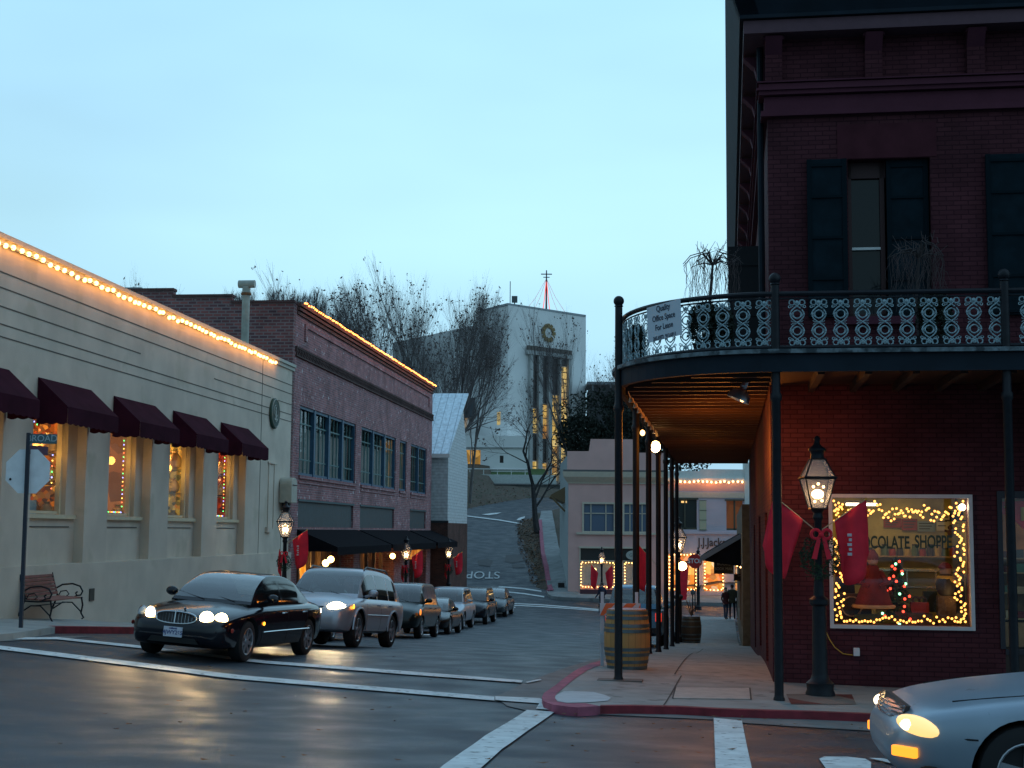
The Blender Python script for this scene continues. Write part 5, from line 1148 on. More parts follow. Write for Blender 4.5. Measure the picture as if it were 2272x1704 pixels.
def car(name, label, P, loc, heading, col, group=None, lights=None, plate=None, pitch=0, roll=0):
    """P: profile. t runs from the front bumper (0) to the rear (L); local +y is forward, x to the side, origin on the ground at mid length."""
    L, W = P['L'], P['W']; hwm = W/2
    t_ = thing(name, label, 'car', group=group)
    t_.matrix_world = Matrix.Translation(loc) @ Matrix.Rotation(heading, 4, 'Z') @ Matrix.Rotation(pitch, 4, 'X') @ Matrix.Rotation(roll, 4, 'Y')
    body = paint('paint_'+col[0], col[1], col[2] if len(col) > 2 else .3, col[3] if len(col) > 3 else .25)
    N = P.get('N', 52); ts = [L*(.5-.5*math.cos(PI*i/N)) if P.get('cos', 1) else L*i/N for i in range(N+1)]
    ts = sorted(set([0, .02, .05, .09, .14, .2] + [L*i/N for i in range(1, N)] + [L-.14, L-.09, L-.05, L-.02, L]))
    ts = [t for i, t in enumerate(ts) if i == 0 or t-ts[i-1] > .012]
    def sec(t):
        zb, zs, zt, hw = smooth(P['zb'], t), smooth(P['zs'], t), smooth(P['zt'], t), smooth(P['hw'], t)*hwm
        h = zs-zb
        # one side from floor centre over the flank to the middle of the bonnet
        c = [(0, zb), (.55*hw, zb), (.86*hw, zb+.01), (.94*hw, zb+.05*h+.02), (.972*hw, zb+.22*h), (.985*hw, zb+.30*h), (1.0*hw, zb+.55*h), (.995*hw, zb+.72*h), (.975*hw, zb+.88*h), (.945*hw, zb+.96*h), (.90*hw, zs), (.82*hw, zs+.30*(zt-zs)), (.66*hw, zs+.62*(zt-zs)), (.42*hw, zs+.88*(zt-zs)), (.20*hw, zs+.97*(zt-zs)), (0, zt)]
        return c
    mb = MB(); rings = []
    for t in ts:
        c = sec(t); ring = [(-x, L/2-t, z) for x, z in c] + [(x, L/2-t, z) for x, z in c[-2:0:-1]]; rings.append(ring)
    I = mb.grid(rings, closed=True)
    for ring, rev in ((I[0], 0), (I[-1], 1)):
        n = len(ring)
        for i in range(n//2):
            q = [ring[i], ring[i+1], ring[(n-i-1) % n], ring[(n-i) % n]]; q = list(dict.fromkeys(q))
            if len(q) > 2: mb.face(q)
    ob = obj('body', mb, [body, mat('wheel_well', (.008, .008, .009), .9)], t_, 'all')
    # cut the wheel arches
    bpy.context.view_layer.update()
    R_ = P['r']; cut = MB()
    for tw in P['tw']:
        for s in (-1, 1): cut.lathe((s*(hwm-.14), L/2-tw, R_*.98), [(R_+P.get('gap', .055), -.32), (R_+P.get('gap', .055), .32)], 36, 'x')
    co = obj('cut', cut, body); md = ob.modifiers.new('b', 'BOOLEAN'); md.operation = 'DIFFERENCE'; md.object = co; md.solver = 'EXACT'
    co.matrix_world = t_.matrix_world; co.parent = t_; co.matrix_parent_inverse = Matrix(); co.matrix_basis = Matrix()
    bpy.context.view_layer.update()
    me = bpy.data.meshes.new_from_object(ob.evaluated_get(bpy.context.evaluated_depsgraph_get())); ob.modifiers.clear(); ob.data = me; bpy.data.objects.remove(co)
    for p in me.polygons:
        c = p.center
        for tw in P['tw']:
            if math.hypot(c.y-(L/2-tw), c.z-R_*.98) < R_+P.get('gap', .055)+.004 and abs(p.normal.x) < .6 or (abs(p.normal.x) > .95 and abs(c.x) < hwm-.4 and math.hypot(c.y-(L/2-tw), c.z-R_*.98) < R_+.1): p.material_index = 1
    me.set_sharp_from_angle(angle=R(32))
    # greenhouse
    g = P['gh']; a, b, c_, d = g['t']; M_ = 44; zb0 = g['belt']; zr = g['roof']; wb, wr_ = g['wb']*hwm, g['wr']*hwm
    prof = g.get('prof') or [(a, zb0), (b, zr-.045), (b+.3, zr-.005), ((b+c_)/2, zr), (c_-.25, zr-.02), (c_, zr-.07), (d, zb0)]
    V = []; tl = sorted(set([a+(d-a)*i/M_ for i in range(M_+1)] + [b, c_] + list(g['pil'])+[p+.07 for p in g['pil']])); J = 16; fr = []
    for t in tl:
        z = max(zb0, smooth(prof, t)); q = fin((z-zb0)/(zr-zb0)); taper = 1-.10*fin((a+.6-t)/.8)-.10*fin((t-d+.6)/.8)
        w0 = wb*taper*(1 if True else 1); w1 = (wb+(wr_-wb)*q)*taper; row = []
        for j in range(J+1):
            if j <= 8: f_ = j/8; x = w0+(w1-w0)*f_**1.3; zz = zb0-.03+(z-.045*q-zb0+.03)*f_
            else:
                f_ = (j-8)/8; ang_ = f_*PI/2; x = w1*math.cos(ang_)**.55 if f_ < 1 else 0; zz = z-.045*q+(.045*q)*math.sin(ang_)**.8
            row.append((x, zz))
        fr.append(row)
    ring = []
    for t, row in zip(tl, fr): ring.append([(-x, L/2-t, z) for x, z in row] + [(x, L/2-t, z) for x, z in row[-2::-1]])
    n = len(ring[0]); V = [p for r_ in ring for p in r_]; roofF, ws, rw, sideF = [], [], [], {}
    for i in range(len(tl)-1):
        tm = (tl[i]+tl[i+1])/2; zc = smooth(prof, tm)
        for j in range(n-1):
            f = (i*n+j, (i+1)*n+j, (i+1)*n+j+1, i*n+j+1); jj = j if j < J else n-2-j; s = 0 if j < J else 1
            if jj < 7:
                pz = (V[f[0]][2]+V[f[2]][2])/2
                ispil = any(p <= tm <= p+.07 for p in g['pil'][1:-1]) or tm < g['side'][0] or tm > g['side'][1] or jj == 0 and False
                if zc-zb0 < .10 or ispil: roofF.append(f)
                else:
                    k = sum(1 for p in g['pil'][1:-1] if tm > p+.05); sideF.setdefault((s, k), []).append(f)
            elif jj < 9: roofF.append(f)
            else:
                if tm < b-.02 and jj >= 9: (ws if tm > a+.06 else roofF).append(f)
                elif tm > c_+.05 and g.get('rear', 1): (rw if tm < d-.06 else roofF).append(f)
                else: roofF.append(f)
    # glass sits slightly inside so that the painted pillars stand proud
    split_obj('roof', V, roofF, body, t_)
    split_obj('windshield', V, ws, cglass, t_)
    if rw: split_obj('rear_window', V, rw, cglass, t_)
    for k, F in sideF.items(): split_obj('side_window', V, F, sglass, t_)
    # cabin: dashboard deck, seats, wheel
    cab = mat('cabin_dark', (.018, .018, .02), .85); zd = zb0+.035
    obj('dashboard', MB().box(-wb*.86, wb*.86, L/2-d+.12, L/2-a-.30, zb0-.1, zd), cab, t_)
    for s in (-1, 1):
        for k, ty_ in enumerate((b+.62, b+1.45)):
            if ty_ > c_+.2: continue
            obj('seat', MB().box(s*.36-.22, s*.36+.22, L/2-ty_-.09, L/2-ty_+.03, zd, zb0+.10).box(s*.36-.12, s*.36+.12, L/2-ty_-.07, L/2-ty_+.03, zb0+.10, min(zr-.14, zb0+.30)), mat('seat_grey', (.09, .085, .08), .8), t_, bevel=.03)
    obj('steering_wheel', MB(Matrix.Translation((.36, L/2-b+.02, zb0+.04)) @ Matrix.Rotation(R(25), 4, 'X')).ring((0, 0, 0), .17, .016, 18, 6), cab, t_, True)
    # wheels
    ty, rm_ = wheel_meshes(R_, P.get('tyre', .21), P.get('spokes', 5), str(P.get('spokes', 5)))
    for tw in P['tw']:
        for s in (-1, 1):
            w_ = bpy.data.objects.new('wheel', None); link(w_, t_); w_.location = (s*(hwm-P.get('tyre', .21)/2-.025), L/2-tw, R_)
            if s < 0: w_.rotation_euler = (0, 0, PI)
            for nm, mm in (('tyre', ty), ('rim', rm_)): o = bpy.data.objects.new(nm, mm); link(o, w_)
    def flank(t, f):   # a point on the painted side
        zb, zs, hw = smooth(P['zb'], t), smooth(P['zs'], t), smooth(P['hw'], t)*hwm; h = zs-zb
        K = [(.05, .94), (.22, .972), (.30, .985), (.55, 1.0), (.72, .995), (.88, .975), (.96, .945), (1, .90)]; return smooth([(a_, b_) for a_, b_ in K], f)*hw, zb+f*h
    seamm = mat('panel_gap', (.004, .004, .005), .8); mb = MB()
    for t in P.get('doors', []):
        for s in (-1, 1):
            for k in range(8):
                f0, f1 = .10+.88*k/8, .10+.88*(k+1)/8; x0, z0 = flank(t, f0); x1, z1 = flank(t, f1)
                mb.poly([(s*(x0+.003), L/2-t-.006, z0), (s*(x0+.003), L/2-t+.006, z0), (s*(x1+.003), L/2-t+.006, z1), (s*(x1+.003), L/2-t-.006, z1)])
    if P.get('doors'): obj('door_seam', mb, seamm, t_)
    if P.get('handles'):
        for t in P['handles']:
            for s in (-1, 1): x, z = flank(t, .84); obj('door_handle', MB().tube([(s*(x+.002), L/2-t-.09, z), (s*(x+.03), L/2-t-.06, z+.005), (s*(x+.03), L/2-t+.06, z+.005), (s*(x+.002), L/2-t+.09, z)], .014, 5), body if P.get('bodyhandle', 1) else chromem, t_)
    if P.get('strip'):
        for s in (-1, 1):
            mb = MB(); t0, t1, f = P['strip']; pts = []
            for k in range(13): t = t0+(t1-t0)*k/12; x, z = flank(t, f); pts.append((s*(x+.004), L/2-t, z))
            obj('side_trim', mb.tube(pts, .010, 5), chromem if P.get('chrome') else body, t_)
    # mirrors
    for s in (-1, 1):
        mtx, mz = a+.42, zb0+.07; x = wb*.98
        o = obj('mirror', MB().ball((s*(x+.17), L/2-mtx, mz+.04), .105, 10, 7, (1.05, .55, .72)).tube([(s*(x-.02), L/2-mtx-.02, mz-.04), (s*(x+.12), L/2-mtx, mz)], .03, 5), body, t_, True)
    # wipers
    mb = MB()
    for x in (-.45, .15): mb.tube([(x*hwm, L/2-a-.03, smooth(prof, a+.03)+.01), ((x+.30)*hwm, L/2-a-.10, smooth(prof, a+.10)-.005), ((x+.58)*hwm, L/2-a-.17, smooth(prof, a+.17)-.01)], .006, 4)
    obj('wiper', mb, black, t_)
    if plate:
        y, z, face = plate; M0 = Matrix.Translation((0, y, z)) @ (Matrix.Rotation(PI, 4, 'Z') if face > 0 else ID)
        p_ = obj('license_plate', MB(M0).box(-.155, .155, -.008, .008, -.077, .077), mat('plate_white', (.55, .57, .65), .5), t_)
        for body_, s_, zz in (('4JWY265', .085, -.012), ('California', .034, .052)):
            o = text('plate_lettering', body_, s_, mat('plate_blue', (.04, .06, .2), .5), p_, ext=.001, bold=.002)
            o.matrix_basis = M0 @ Matrix.Translation((0, -.0095, zz)) @ Matrix.Rotation(R(90), 4, 'X')
    return t_
HOT = glow('headlight_hot', (1, .70, .30), 34)
HDIM = glow('headlight_warm', (1, .66, .28), 10)
lensm = mat('lamp_lens', (.55, .58, .6), .12, .3)
amber = glow('amber_marker', (1, .30, .02), 6)
tailm = mat('tail_lens', (.30, .01, .01), .25)
def disc_lamp(nm, parent, x, y, z, r, m, depth=.05, tilt=0, rx=1, rz=1):
    M0 = Matrix.Translation((x, y, z)) @ Matrix.Rotation(tilt, 4, 'Z')
    o = obj(nm, MB(M0).ball((0, 0, 0), r, 14, 9, (rx, depth/r, rz)), m, parent, True); return o
# --- black saloon
PS = dict(L=4.67, W=1.79, r=.325, tw=(.90, 3.61), tyre=.215, spokes=7, N=64,
  zb=[(0, .36), (.05, .26), (.2, .20), (.9, .19), (3.6, .20), (4.4, .26), (4.67, .38)],
  zs=[(0, .50), (.04, .56), (.15, .62), (.6, .735), (1.2, .81), (1.7, .85), (3.3, .885), (3.9, .89), (4.45, .86), (4.6, .78), (4.67, .62)],
  zt=[(0, .53), (.04, .60), (.12, .665), (.3, .74), (.8, .84), (1.25, .895), (1.7, .90), (3.5, .93), (3.9, .985), (4.4, .96), (4.58, .88), (4.67, .66)],
  hw=[(0, .55), (.03, .66), (.1, .78), (.25, .89), (.55, .965), (1.0, 1.0), (3.5, 1.0), (4.1, .965), (4.45, .87), (4.6, .76), (4.67, .62)],
  gh=dict(t=(1.27, 2.12, 3.05, 3.98), belt=.885, roof=1.392, wb=.84, wr=.615, pil=(1.3, 2.50, 3.9), side=(1.55, 3.50), rear=1,
     prof=[(1.27, .885), (1.62, 1.16), (2.05, 1.345), (2.4, 1.388), (2.7, 1.392), (3.0, 1.37), (3.3, 1.30), (3.65, 1.13), (3.98, .93)]),
  doors=(1.42, 2.52, 3.42), handles=(2.32, 3.28), strip=(1.45, 3.55, .42), chrome=1, bodyhandle=0)
def place2(front_near, rear_near, P, side):
    "sit a car on two wheel contact points of the side towards the street; side=-1 when that is the car's left"
    f, r_ = Vector(front_near), Vector(rear_near); d = (f-r_); d.z = 0; d.normalize(); head = math.atan2(-d.x, d.y)
    lat = Vector((d.y, -d.x, 0)); tw = P['tw']; mid_t = P['L']/2
    c = f - d*(mid_t-tw[0])*1 - lat*side*(P['W']/2-.12)
    return c, head, d
def setcar(P, fx, fy, head_deg, side=-1):
    "front street-side wheel at (fx, fy); heading in degrees from -Y turning towards -X"
    a = R(head_deg); d = Vector((-math.sin(a), -math.cos(a))); latR = Vector((d.y, -d.x))    # car's own right
    c = Vector((fx, fy)) - d*(P['L']/2-P['tw'][0]) - latR*side*(P['W']/2-.12)
    head = math.atan2(-d.x, d.y)
    f = c + d*1.3; b = c - d*1.3; l = c-latR*.75; r = c+latR*.75
    pit = math.atan2(G(*f)-G(*b), 2.6); rol = -math.atan2(G(*r)-G(*l), 1.5)
    return (c.x, c.y, (G(*f)+G(*b)+G(*l)+G(*r))/4+.0), head, pit, rol
lc, hd, pt_, rl = setcar(PS, -4.28, 22.95, 12.5)
blk = car('black_sedan', 'glossy black saloon car turning at the crosswalk with round headlights on', PS, lc, hd, ('gloss_black', (.006, .007, .012), .1, .12), plate=(PS['L']/2+.012, .425, 1), pitch=pt_, roll=rl)
L2 = PS['L']/2
gr_ = MB(); gr_.lathe((0, 0, 0), [(1, 0)], 4); gr_ = MB()
def oval(cx, cz, a, b, n=28, pw=.8): return [(cx+a*math.copysign(abs(math.cos(2*PI*k/n))**pw, math.cos(2*PI*k/n)), cz+b*math.copysign(abs(math.sin(2*PI*k/n))**pw, math.sin(2*PI*k/n))) for k in range(n)]
fy = lambda x, z: L2-.02-.42*(abs(x)/.9)**2.4-.16*max(0, z-.50)
def front_patch(nm, pts, m, off=.012, th=.03, parent=blk, f=fy):
    mb = MB(); a = [mb.pt((x, f(x, z)+off, z)) for x, z in pts]; b = [mb.pt((x, f(x, z)+off-th, z)) for x, z in pts]; mb.face(a); mb.face(b[::-1])
    for i in range(len(pts)): mb.face([a[i], a[(i+1) % len(pts)], b[(i+1) % len(pts)], b[i]])
    return obj(nm, mb, m, parent)
front_patch('grille', oval(0, .645, .33, .085), mat('grille_dark', (.02, .015, .015), .4), .02)
mb = MB(); o_ = oval(0, .645, .335, .09); mb.tube([(x, fy(x, z)+.03, z) for x, z in o_+o_[:1]], .013, 6); obj('grille_surround', mb, chromem, blk, True)
mb = MB(); 
for x in [-.27+.054*k for k in range(11)]: mb.tube([(x, fy(x, .6)+.026, .575), (x, fy(x, .7)+.026, .715)], .0045, 3)
obj('grille_bars', mb, chromem, blk)
mb = MB(); mb.tube([(0, fy(0, .6)+.04, .56), (0, fy(0, .7)+.04, .735)], .010, 5); obj('grille_badge', mb, chromem, blk)
for s in (-1, 1):
    for k, (x, r, hot) in enumerate([(.47, .104, 1), (.665, .094, 1 if s < 0 else 0)]):
        y = fy(x, .66)-.005
        o = disc_lamp('headlight', blk, s*x, y+.01, .665, r, HOT if hot else lensm, .06, -s*.35)
        obj('headlight_ring', MB(Matrix.Translation((s*x, y-.0, .665)) @ Matrix.Rotation(-s*.35, 4, 'Z')).ring((0, .01, 0), r*1.05, .012, 20, 5), chromem, blk, True)
    disc_lamp('fog_lamp', blk, s*.62, fy(.62, .33)-.01, .335, .045, lensm, .03, -s*.4)
    obj('bumper_trim', MB().tube([(s*x, L2+.012-.42*(x/.9)**2.4-(.02 if x < .7 else (x-.7)*.4), .505) for x in (.40, .5, .6, .7, .78, .84)], .016, 6), chromem, blk, True)
    disc_lamp('side_marker', blk, s*.845, L2-.30, .50, .035, mat('marker_red', (.35, .03, .02), .4), .05, 0, .3)
    disc_lamp('side_repeater', blk, s*.905, L2-1.42, .60, .03, amber if s < 0 else mat('amber_off', (.4, .1, .01), .4), .04, 0, .3)
obj('air_intake', MB().prism([(-.42, L2+.003, .26), (.42, L2+.003, .26), (.36, L2+.003, .345), (-.36, L2+.003, .345)], (0, -.04, 0)), mat('intake_dark', (.006, .006, .006), .8), blk)
obj('bonnet_mascot', MB().ball((0, L2-.33, .775), .03, 8, 6, (.5, 1.6, .8)), chromem, blk)
for s, x in ((-1, -.47), (1, .47)):
    sp = light('SPOT', (x, L2+.10, .665), 110, (1, .66, .30), .05, blk.matrix_world, (R(90-4), 0, 0), 60, .9); 
    sp.matrix_world = blk.matrix_world @ Matrix.Translation((x, L2+.10, .665)) @ Matrix.Rotation(R(80), 4, 'X')
# --- silver off-roader behind it
PU = dict(L=4.55, W=1.81, r=.365, tw=(.86, 3.41), tyre=.235, spokes=5, N=60, gap=.07,
  zb=[(0, .42), (.06, .33), (.3, .29), (3.8, .31), (4.4, .36), (4.55, .5)],
  zs=[(0, .62), (.04, .70), (.15, .78), (.5, .90), (1.1, .985), (3.8, 1.02), (4.3, 1.02), (4.5, .95), (4.55, .8)],
  zt=[(0, .66), (.04, .76), (.14, .86), (.35, .96), (.8, 1.045), (1.15, 1.09), (1.5, 1.10), (4.0, 1.10), (4.4, 1.08), (4.55, .85)],
  hw=[(0, .62), (.03, .72), (.1, .82), (.28, .93), (.6, .99), (1.0, 1.0), (3.9, 1.0), (4.3, .96), (4.5, .88), (4.55, .78)],
  gh=dict(t=(1.12, 1.78, 3.85, 4.42), belt=1.02, roof=1.66, wb=.88, wr=.70, pil=(1.15, 2.35, 3.25, 4.3), side=(1.40, 4.12), rear=1,
     prof=[(1.12, 1.02), (1.45, 1.36), (1.78, 1.60), (2.1, 1.655), (2.8, 1.67), (3.5, 1.64), (3.9, 1.57), (4.2, 1.40), (4.42, 1.06)]),
  doors=(1.36, 2.38, 3.30), handles=(2.2, 3.1), strip=(1.35, 3.0, .55))
lc, hd, pt_, rl = setcar(PU, -3.22, 29.6, 11)
suv = car('silver_suv', 'silver compact off-roader with blazing headlights waiting behind the black saloon', PU, lc, hd, ('silver_metal', (.46, .49, .54), .5, .3), pitch=pt_, roll=rl)
LU = PU['L']/2; fu = lambda x, z: LU-.02-.40*(abs(x)/.9)**2.6-.14*max(0, z-.6)
front_patch('grille', [(-.36, .80), (.36, .80), (.28, .64), (.2, .60), (-.2, .60), (-.28, .64)], mat('grille_dark', (.02, .015, .015), .4), .02, .03, suv, fu)
front_patch('air_intake', [(-.42, .42), (.42, .42), (.34, .52), (-.34, .52)], mat('intake_dark', (.006, .006, .006), .8), .02, .03, suv, fu)
front_patch('plate_recess', [(-.16, .56), (.16, .56), (.16, .595), (-.16, .595)], mat('grille_dark', (.02, .015, .015), .4), .025, .03, suv, fu)
front_patch('skid_strip', [(-.34, .355), (.34, .355), (.34, .395), (-.34, .395)], chromem, .03, .03, suv, fu)
for s in (-1, 1):
    o = disc_lamp('headlight', suv, s*.60, fu(.60, .78)+.0, .775, .15, glow('headlight_blaze', (1, .78, .40), 30), .10, -s*.55, 1.35, .8)
    disc_lamp('fog_lamp', suv, s*.64, fu(.64, .46)-.01, .47, .062, lensm, .04, -s*.4)
    disc_lamp('side_marker', suv, s*.885, LU-.42, .82, .03, amber, .05, 0, .4, 1.6)
    sp = light('SPOT', (0, 0, 0), 90, (1, .74, .42), .06, None, None, 75, .8); sp.matrix_world = suv.matrix_world @ Matrix.Translation((s*.60, LU+.16, .77)) @ Matrix.Rotation(R(80), 4, 'X')
    obj('wheel_arch_trim', MB().tube([(s*(PU['W']/2+.0), LU-.86-.45*math.cos(PI*k/12), .36+.45*math.sin(PI*k/12)) for k in range(13)], .022, 5), MATS['paint_silver_metal'], suv, True)
    obj('wheel_arch_trim', MB().tube([(s*(PU['W']/2+.0), LU-3.41-.45*math.cos(PI*k/12), .36+.45*math.sin(PI*k/12)) for k in range(13)], .022, 5), MATS['paint_silver_metal'], suv, True)
    obj('roof_rail', MB().tube([(s*.60, LU-1.9, 1.62), (s*.61, LU-2.05, 1.69), (s*.61, LU-3.5, 1.69), (s*.60, LU-3.75, 1.62)], .018, 6), mat('rail_dark', (.05, .05, .055), .4), suv, True)
obj('sunroof', MB().box(-.42, .42, LU-2.75, LU-2.15, 1.664, 1.672), cglass, suv)
# --- parked row along the left kerb
def boxy(L, W, H, r, hood=.98, belt=None, wb=.87, wr=.70, suv_=True, spokes=5):
    bl = belt or H*.61
    if suv_:
        return dict(L=L, W=W, r=r, tw=(.86, L-.95), tyre=.22, spokes=spokes, N=34,
          zb=[(0, .42), (.1, .30), (L-.5, .30), (L, .48)], zs=[(0, .6), (.1, .76), (.6, hood-.08), (1.2, bl-.03), (L-.3, bl-.02), (L, bl-.25)],
          zt=[(0, .64), (.1, .84), (.5, hood), (1.1, bl+.06), (L-.2, bl+.06), (L, bl-.15)], hw=[(0, .68), (.06, .8), (.3, .94), (.9, 1), (L-.6, 1), (L-.1, .92), (L, .82)],
          gh=dict(t=(1.15, 1.85, L-.42, L-.08), belt=bl, roof=H, wb=wb, wr=wr, pil=(1.2, 2.4, 3.3, L-.3), side=(1.48, L-.40), rear=1,
            prof=[(1.15, bl), (1.5, bl+(H-bl)*.62), (1.85, H-.06), (2.3, H-.005), (L-.9, H), (L-.45, H-.07), (L-.08, bl)]), doors=(1.4, 2.42, 3.34), handles=(2.2, 3.15))
    return dict(L=L, W=W, r=r, tw=(.9, L-1.0), tyre=.2, spokes=spokes, N=34,
      zb=[(0, .36), (.1, .22), (L-.5, .22), (L, .4)], zs=[(0, .5), (.1, .58), (.7, hood-.12), (1.4, bl-.03), (L-.7, bl-.02), (L-.1, bl-.12), (L, .6)],
      zt=[(0, .54), (.1, .64), (.5, hood-.06), (1.2, hood+.05), (1.6, bl+.03), (L-1.1, bl+.06), (L-.2, bl+.02), (L, .66)], hw=[(0, .62), (.06, .76), (.3, .91), (.8, 1), (L-.8, 1), (L-.15, .88), (L, .72)],
      gh=dict(t=(1.3, 2.1, L-1.5, L-.72), belt=bl, roof=H, wb=.84, wr=.62, pil=(1.3, 2.5, L-.9), side=(1.6, L-1.15), rear=1,
        prof=[(1.3, bl), (1.7, bl+(H-bl)*.6), (2.1, H-.06), (2.5, H), (L-1.9, H-.01), (L-1.5, H-.08), (L-.72, bl)]), doors=(1.45, 2.5, L-1.25), handles=(2.3,))
row = [('dark_minivan', 'dark green people carrier parked just behind the silver off-roader', boxy(4.7, 1.85, 1.72, .33), -3.05+.25, 44.2, ('dark_green', (.012, .022, .022), .3)),
       ('black_convertible', 'low black two-door car parked with a pale windscreen reflection', boxy(4.4, 1.74, 1.32, .32, .80, .80, suv_=False), -2.25, 52.0, ('jet_black', (.006, .006, .008), .2)),
       ('silver_wagon', 'silver off-roader parked between two dark cars at the left kerb', boxy(4.4, 1.76, 1.68, .35), -1.95, 58.2, ('pale_silver', (.36, .40, .45), .5, .3)),
       ('black_suv', 'black estate car parked with chrome front behind the silver parked off-roader', boxy(4.6, 1.80, 1.62, .35), -1.10, 65.3, ('blue_black', (.012, .016, .024), .3)),
       ('grey_sedan', 'dark grey saloon last in the parked row before the cross street', boxy(4.7, 1.78, 1.42, .33, .86, .88, suv_=False), -.25, 73.3, ('slate_grey', (.06, .075, .085), .4))]
for nm, lab, P, x, y, colr in row:
    lc, hd, pt_, rl = setcar(P, x, y, 6.5); c = car(nm, lab, P, lc, hd, colr, 'cars parked along the left kerb', pitch=pt_, roll=rl); h = P['L']/2; f_ = lambda x, z, h=h: h-.02-.40*(abs(x)/.9)**2.6-.14*max(0, z-.5)
    zz = P['zs'][1][1]-.06
    for s in (-1, 1): disc_lamp('headlight', c, s*.62, f_(.62, zz), zz, .10, lensm, .07, -s*.5, 1.3, .7)
    front_patch('grille', [(-.36, zz+.05), (.36, zz+.05), (.3, zz-.08), (-.3, zz-.08)], mat('grille_dark', (.02, .015, .015), .4), .02, .03, c, f_)
    front_patch('bumper_strip', [(-.7, .46), (.7, .46), (.7, .50), (-.7, .50)], chromem if 'suv' in nm else mat('grille_dark', (.02, .015, .015), .4), .02, .03, c, f_)
    if 'wagon' in nm: front_patch('lower_bumper', [(-.78, .30), (.78, .30), (.78, .50), (-.78, .50)], mat('bumper_black', (.015, .015, .018), .6), .03, .04, c, f_)
    if 'minivan' in nm: disc_lamp('side_marker', c, -.93, h-.30, .80, .06, glow('amber_soft', (1, .25, .03), 1.6), .1, 0, .4, 1.6)
# white roof of a parked car between the SUV and the black saloon
PW = boxy(4.6, 1.76, 1.42, .33, .86, .88, suv_=False)
lc, hd, pt_, rl = setcar(PW, -4.55, 36.2, 6.5); c = car('white_sedan', 'white saloon mostly hidden between the black saloon and the silver off-roader', PW, lc, hd, ('white_paint', (.6, .63, .66), .0, .3), 'cars parked along the left kerb', pitch=pt_, roll=rl)
# --- blue pickup-like van and a dark car parked behind the gallery posts (seen from the rear)
def rearcar(nm, lab, P, u, v, colr):
    p_ = RM @ Vector((u, v, 0)); a = RA; d = Vector((-math.sin(a), math.cos(a))); f = Vector((p_.x, p_.y)) + d*1.3; b = Vector((p_.x, p_.y)) - d*1.3
    c = car(nm, lab, P, (p_.x, p_.y, G(p_.x, p_.y)), a, colr, 'cars parked beside the gallery', pitch=math.atan2(G(*f)-G(*b), 2.6)); h = P['L']/2
    z = P['gh']['belt']-.12
    for s in (-1, 1): obj('tail_light', MB().box(min(s*.66, s*.84), max(s*.66, s*.84), -h-.005, -h+.2, z-.25, z), glow('tail_glow', (1, .05, .02), .9), c)
    obj('rear_bumper', MB().box(-.8, .8, -h-.04, -h+.12, .40, .56), mat('bumper_black', (.015, .015, .018), .6), c); obj('rear_plate', MB().box(-.15, .15, -h-.05, -h-.035, .60, .70), mat('plate_white', (.55, .57, .65), .5), c)
    return c
rearcar('blue_suv', 'light blue van parked behind the first gallery posts and the barrel', boxy(4.6, 1.85, 1.85, .35, 1.0, 1.12), -2.85, 45.5, ('sky_blue', (.10, .24, .36), .3, .3))
# --- silver saloon entering at the lower right
PN = dict(L=4.75, W=1.80, r=.315, tw=(.85, 3.58), tyre=.205, spokes=5, N=70, gap=.05,
  zb=[(0, .38), (.04, .29), (.2, .22), (.9, .19), (3.8, .20), (4.5, .28), (4.75, .4)],
  zs=[(0, .50), (.03, .55), (.10, .60), (.25, .68), (.6, .745), (1.1, .80), (1.7, .86), (3.6, .90), (4.5, .90), (4.75, .66)],
  zt=[(0, .53), (.03, .60), (.10, .665), (.22, .72), (.5, .785), (.9, .845), (1.3, .89), (1.7, .92), (3.6, .97), (4.4, .99), (4.75, .7)],
  hw=[(0, .52), (.02, .62), (.07, .74), (.18, .86), (.4, .95), (.9, 1.0), (3.8, 1.0), (4.4, .94), (4.75, .7)],
  gh=dict(t=(1.45, 2.3, 3.3, 4.1), belt=.90, roof=1.38, wb=.84, wr=.62, pil=(1.5, 2.7, 3.9), side=(1.8, 3.7), rear=1,
     prof=[(1.45, .94), (1.85, 1.2), (2.3, 1.36), (2.8, 1.40), (3.3, 1.34), (3.7, 1.16), (4.1, .96)]), doors=(1.55, 2.7), handles=(2.5,))
NH = R(83)     # heading: towards -X and a little towards the camera
nf = ground(1014, 768)
def setnear():
    d = Vector((-math.sin(NH), math.cos(NH))); latL = Vector((-d.y, d.x)); w_ = Vector((3.40, 9.55)); c = w_ - d*(PN['L']/2-PN['tw'][0]) - latL*(PN['W']/2-.12)
    return (c.x, c.y, G(w_.x, w_.y)-.01), d
lc, dN = setnear()
mat('paint_silver_blue', (.30, .37, .44), .32, .4, var=.10, vs=1.5, stains=((.10, .11, .12), 6, .70), spec=.6)
near = car('silver_sedan', 'scuffed silver saloon nosing in at the corner of the picture with a lit headlight', PN, lc, NH, ('silver_blue', (.30, .37, .44), .45, .28), pitch=0)
LN = PN['L']/2; fn = lambda x, z: LN-.02-.40*(abs(x)/.9)**2.6-.22*max(0, z-.5)
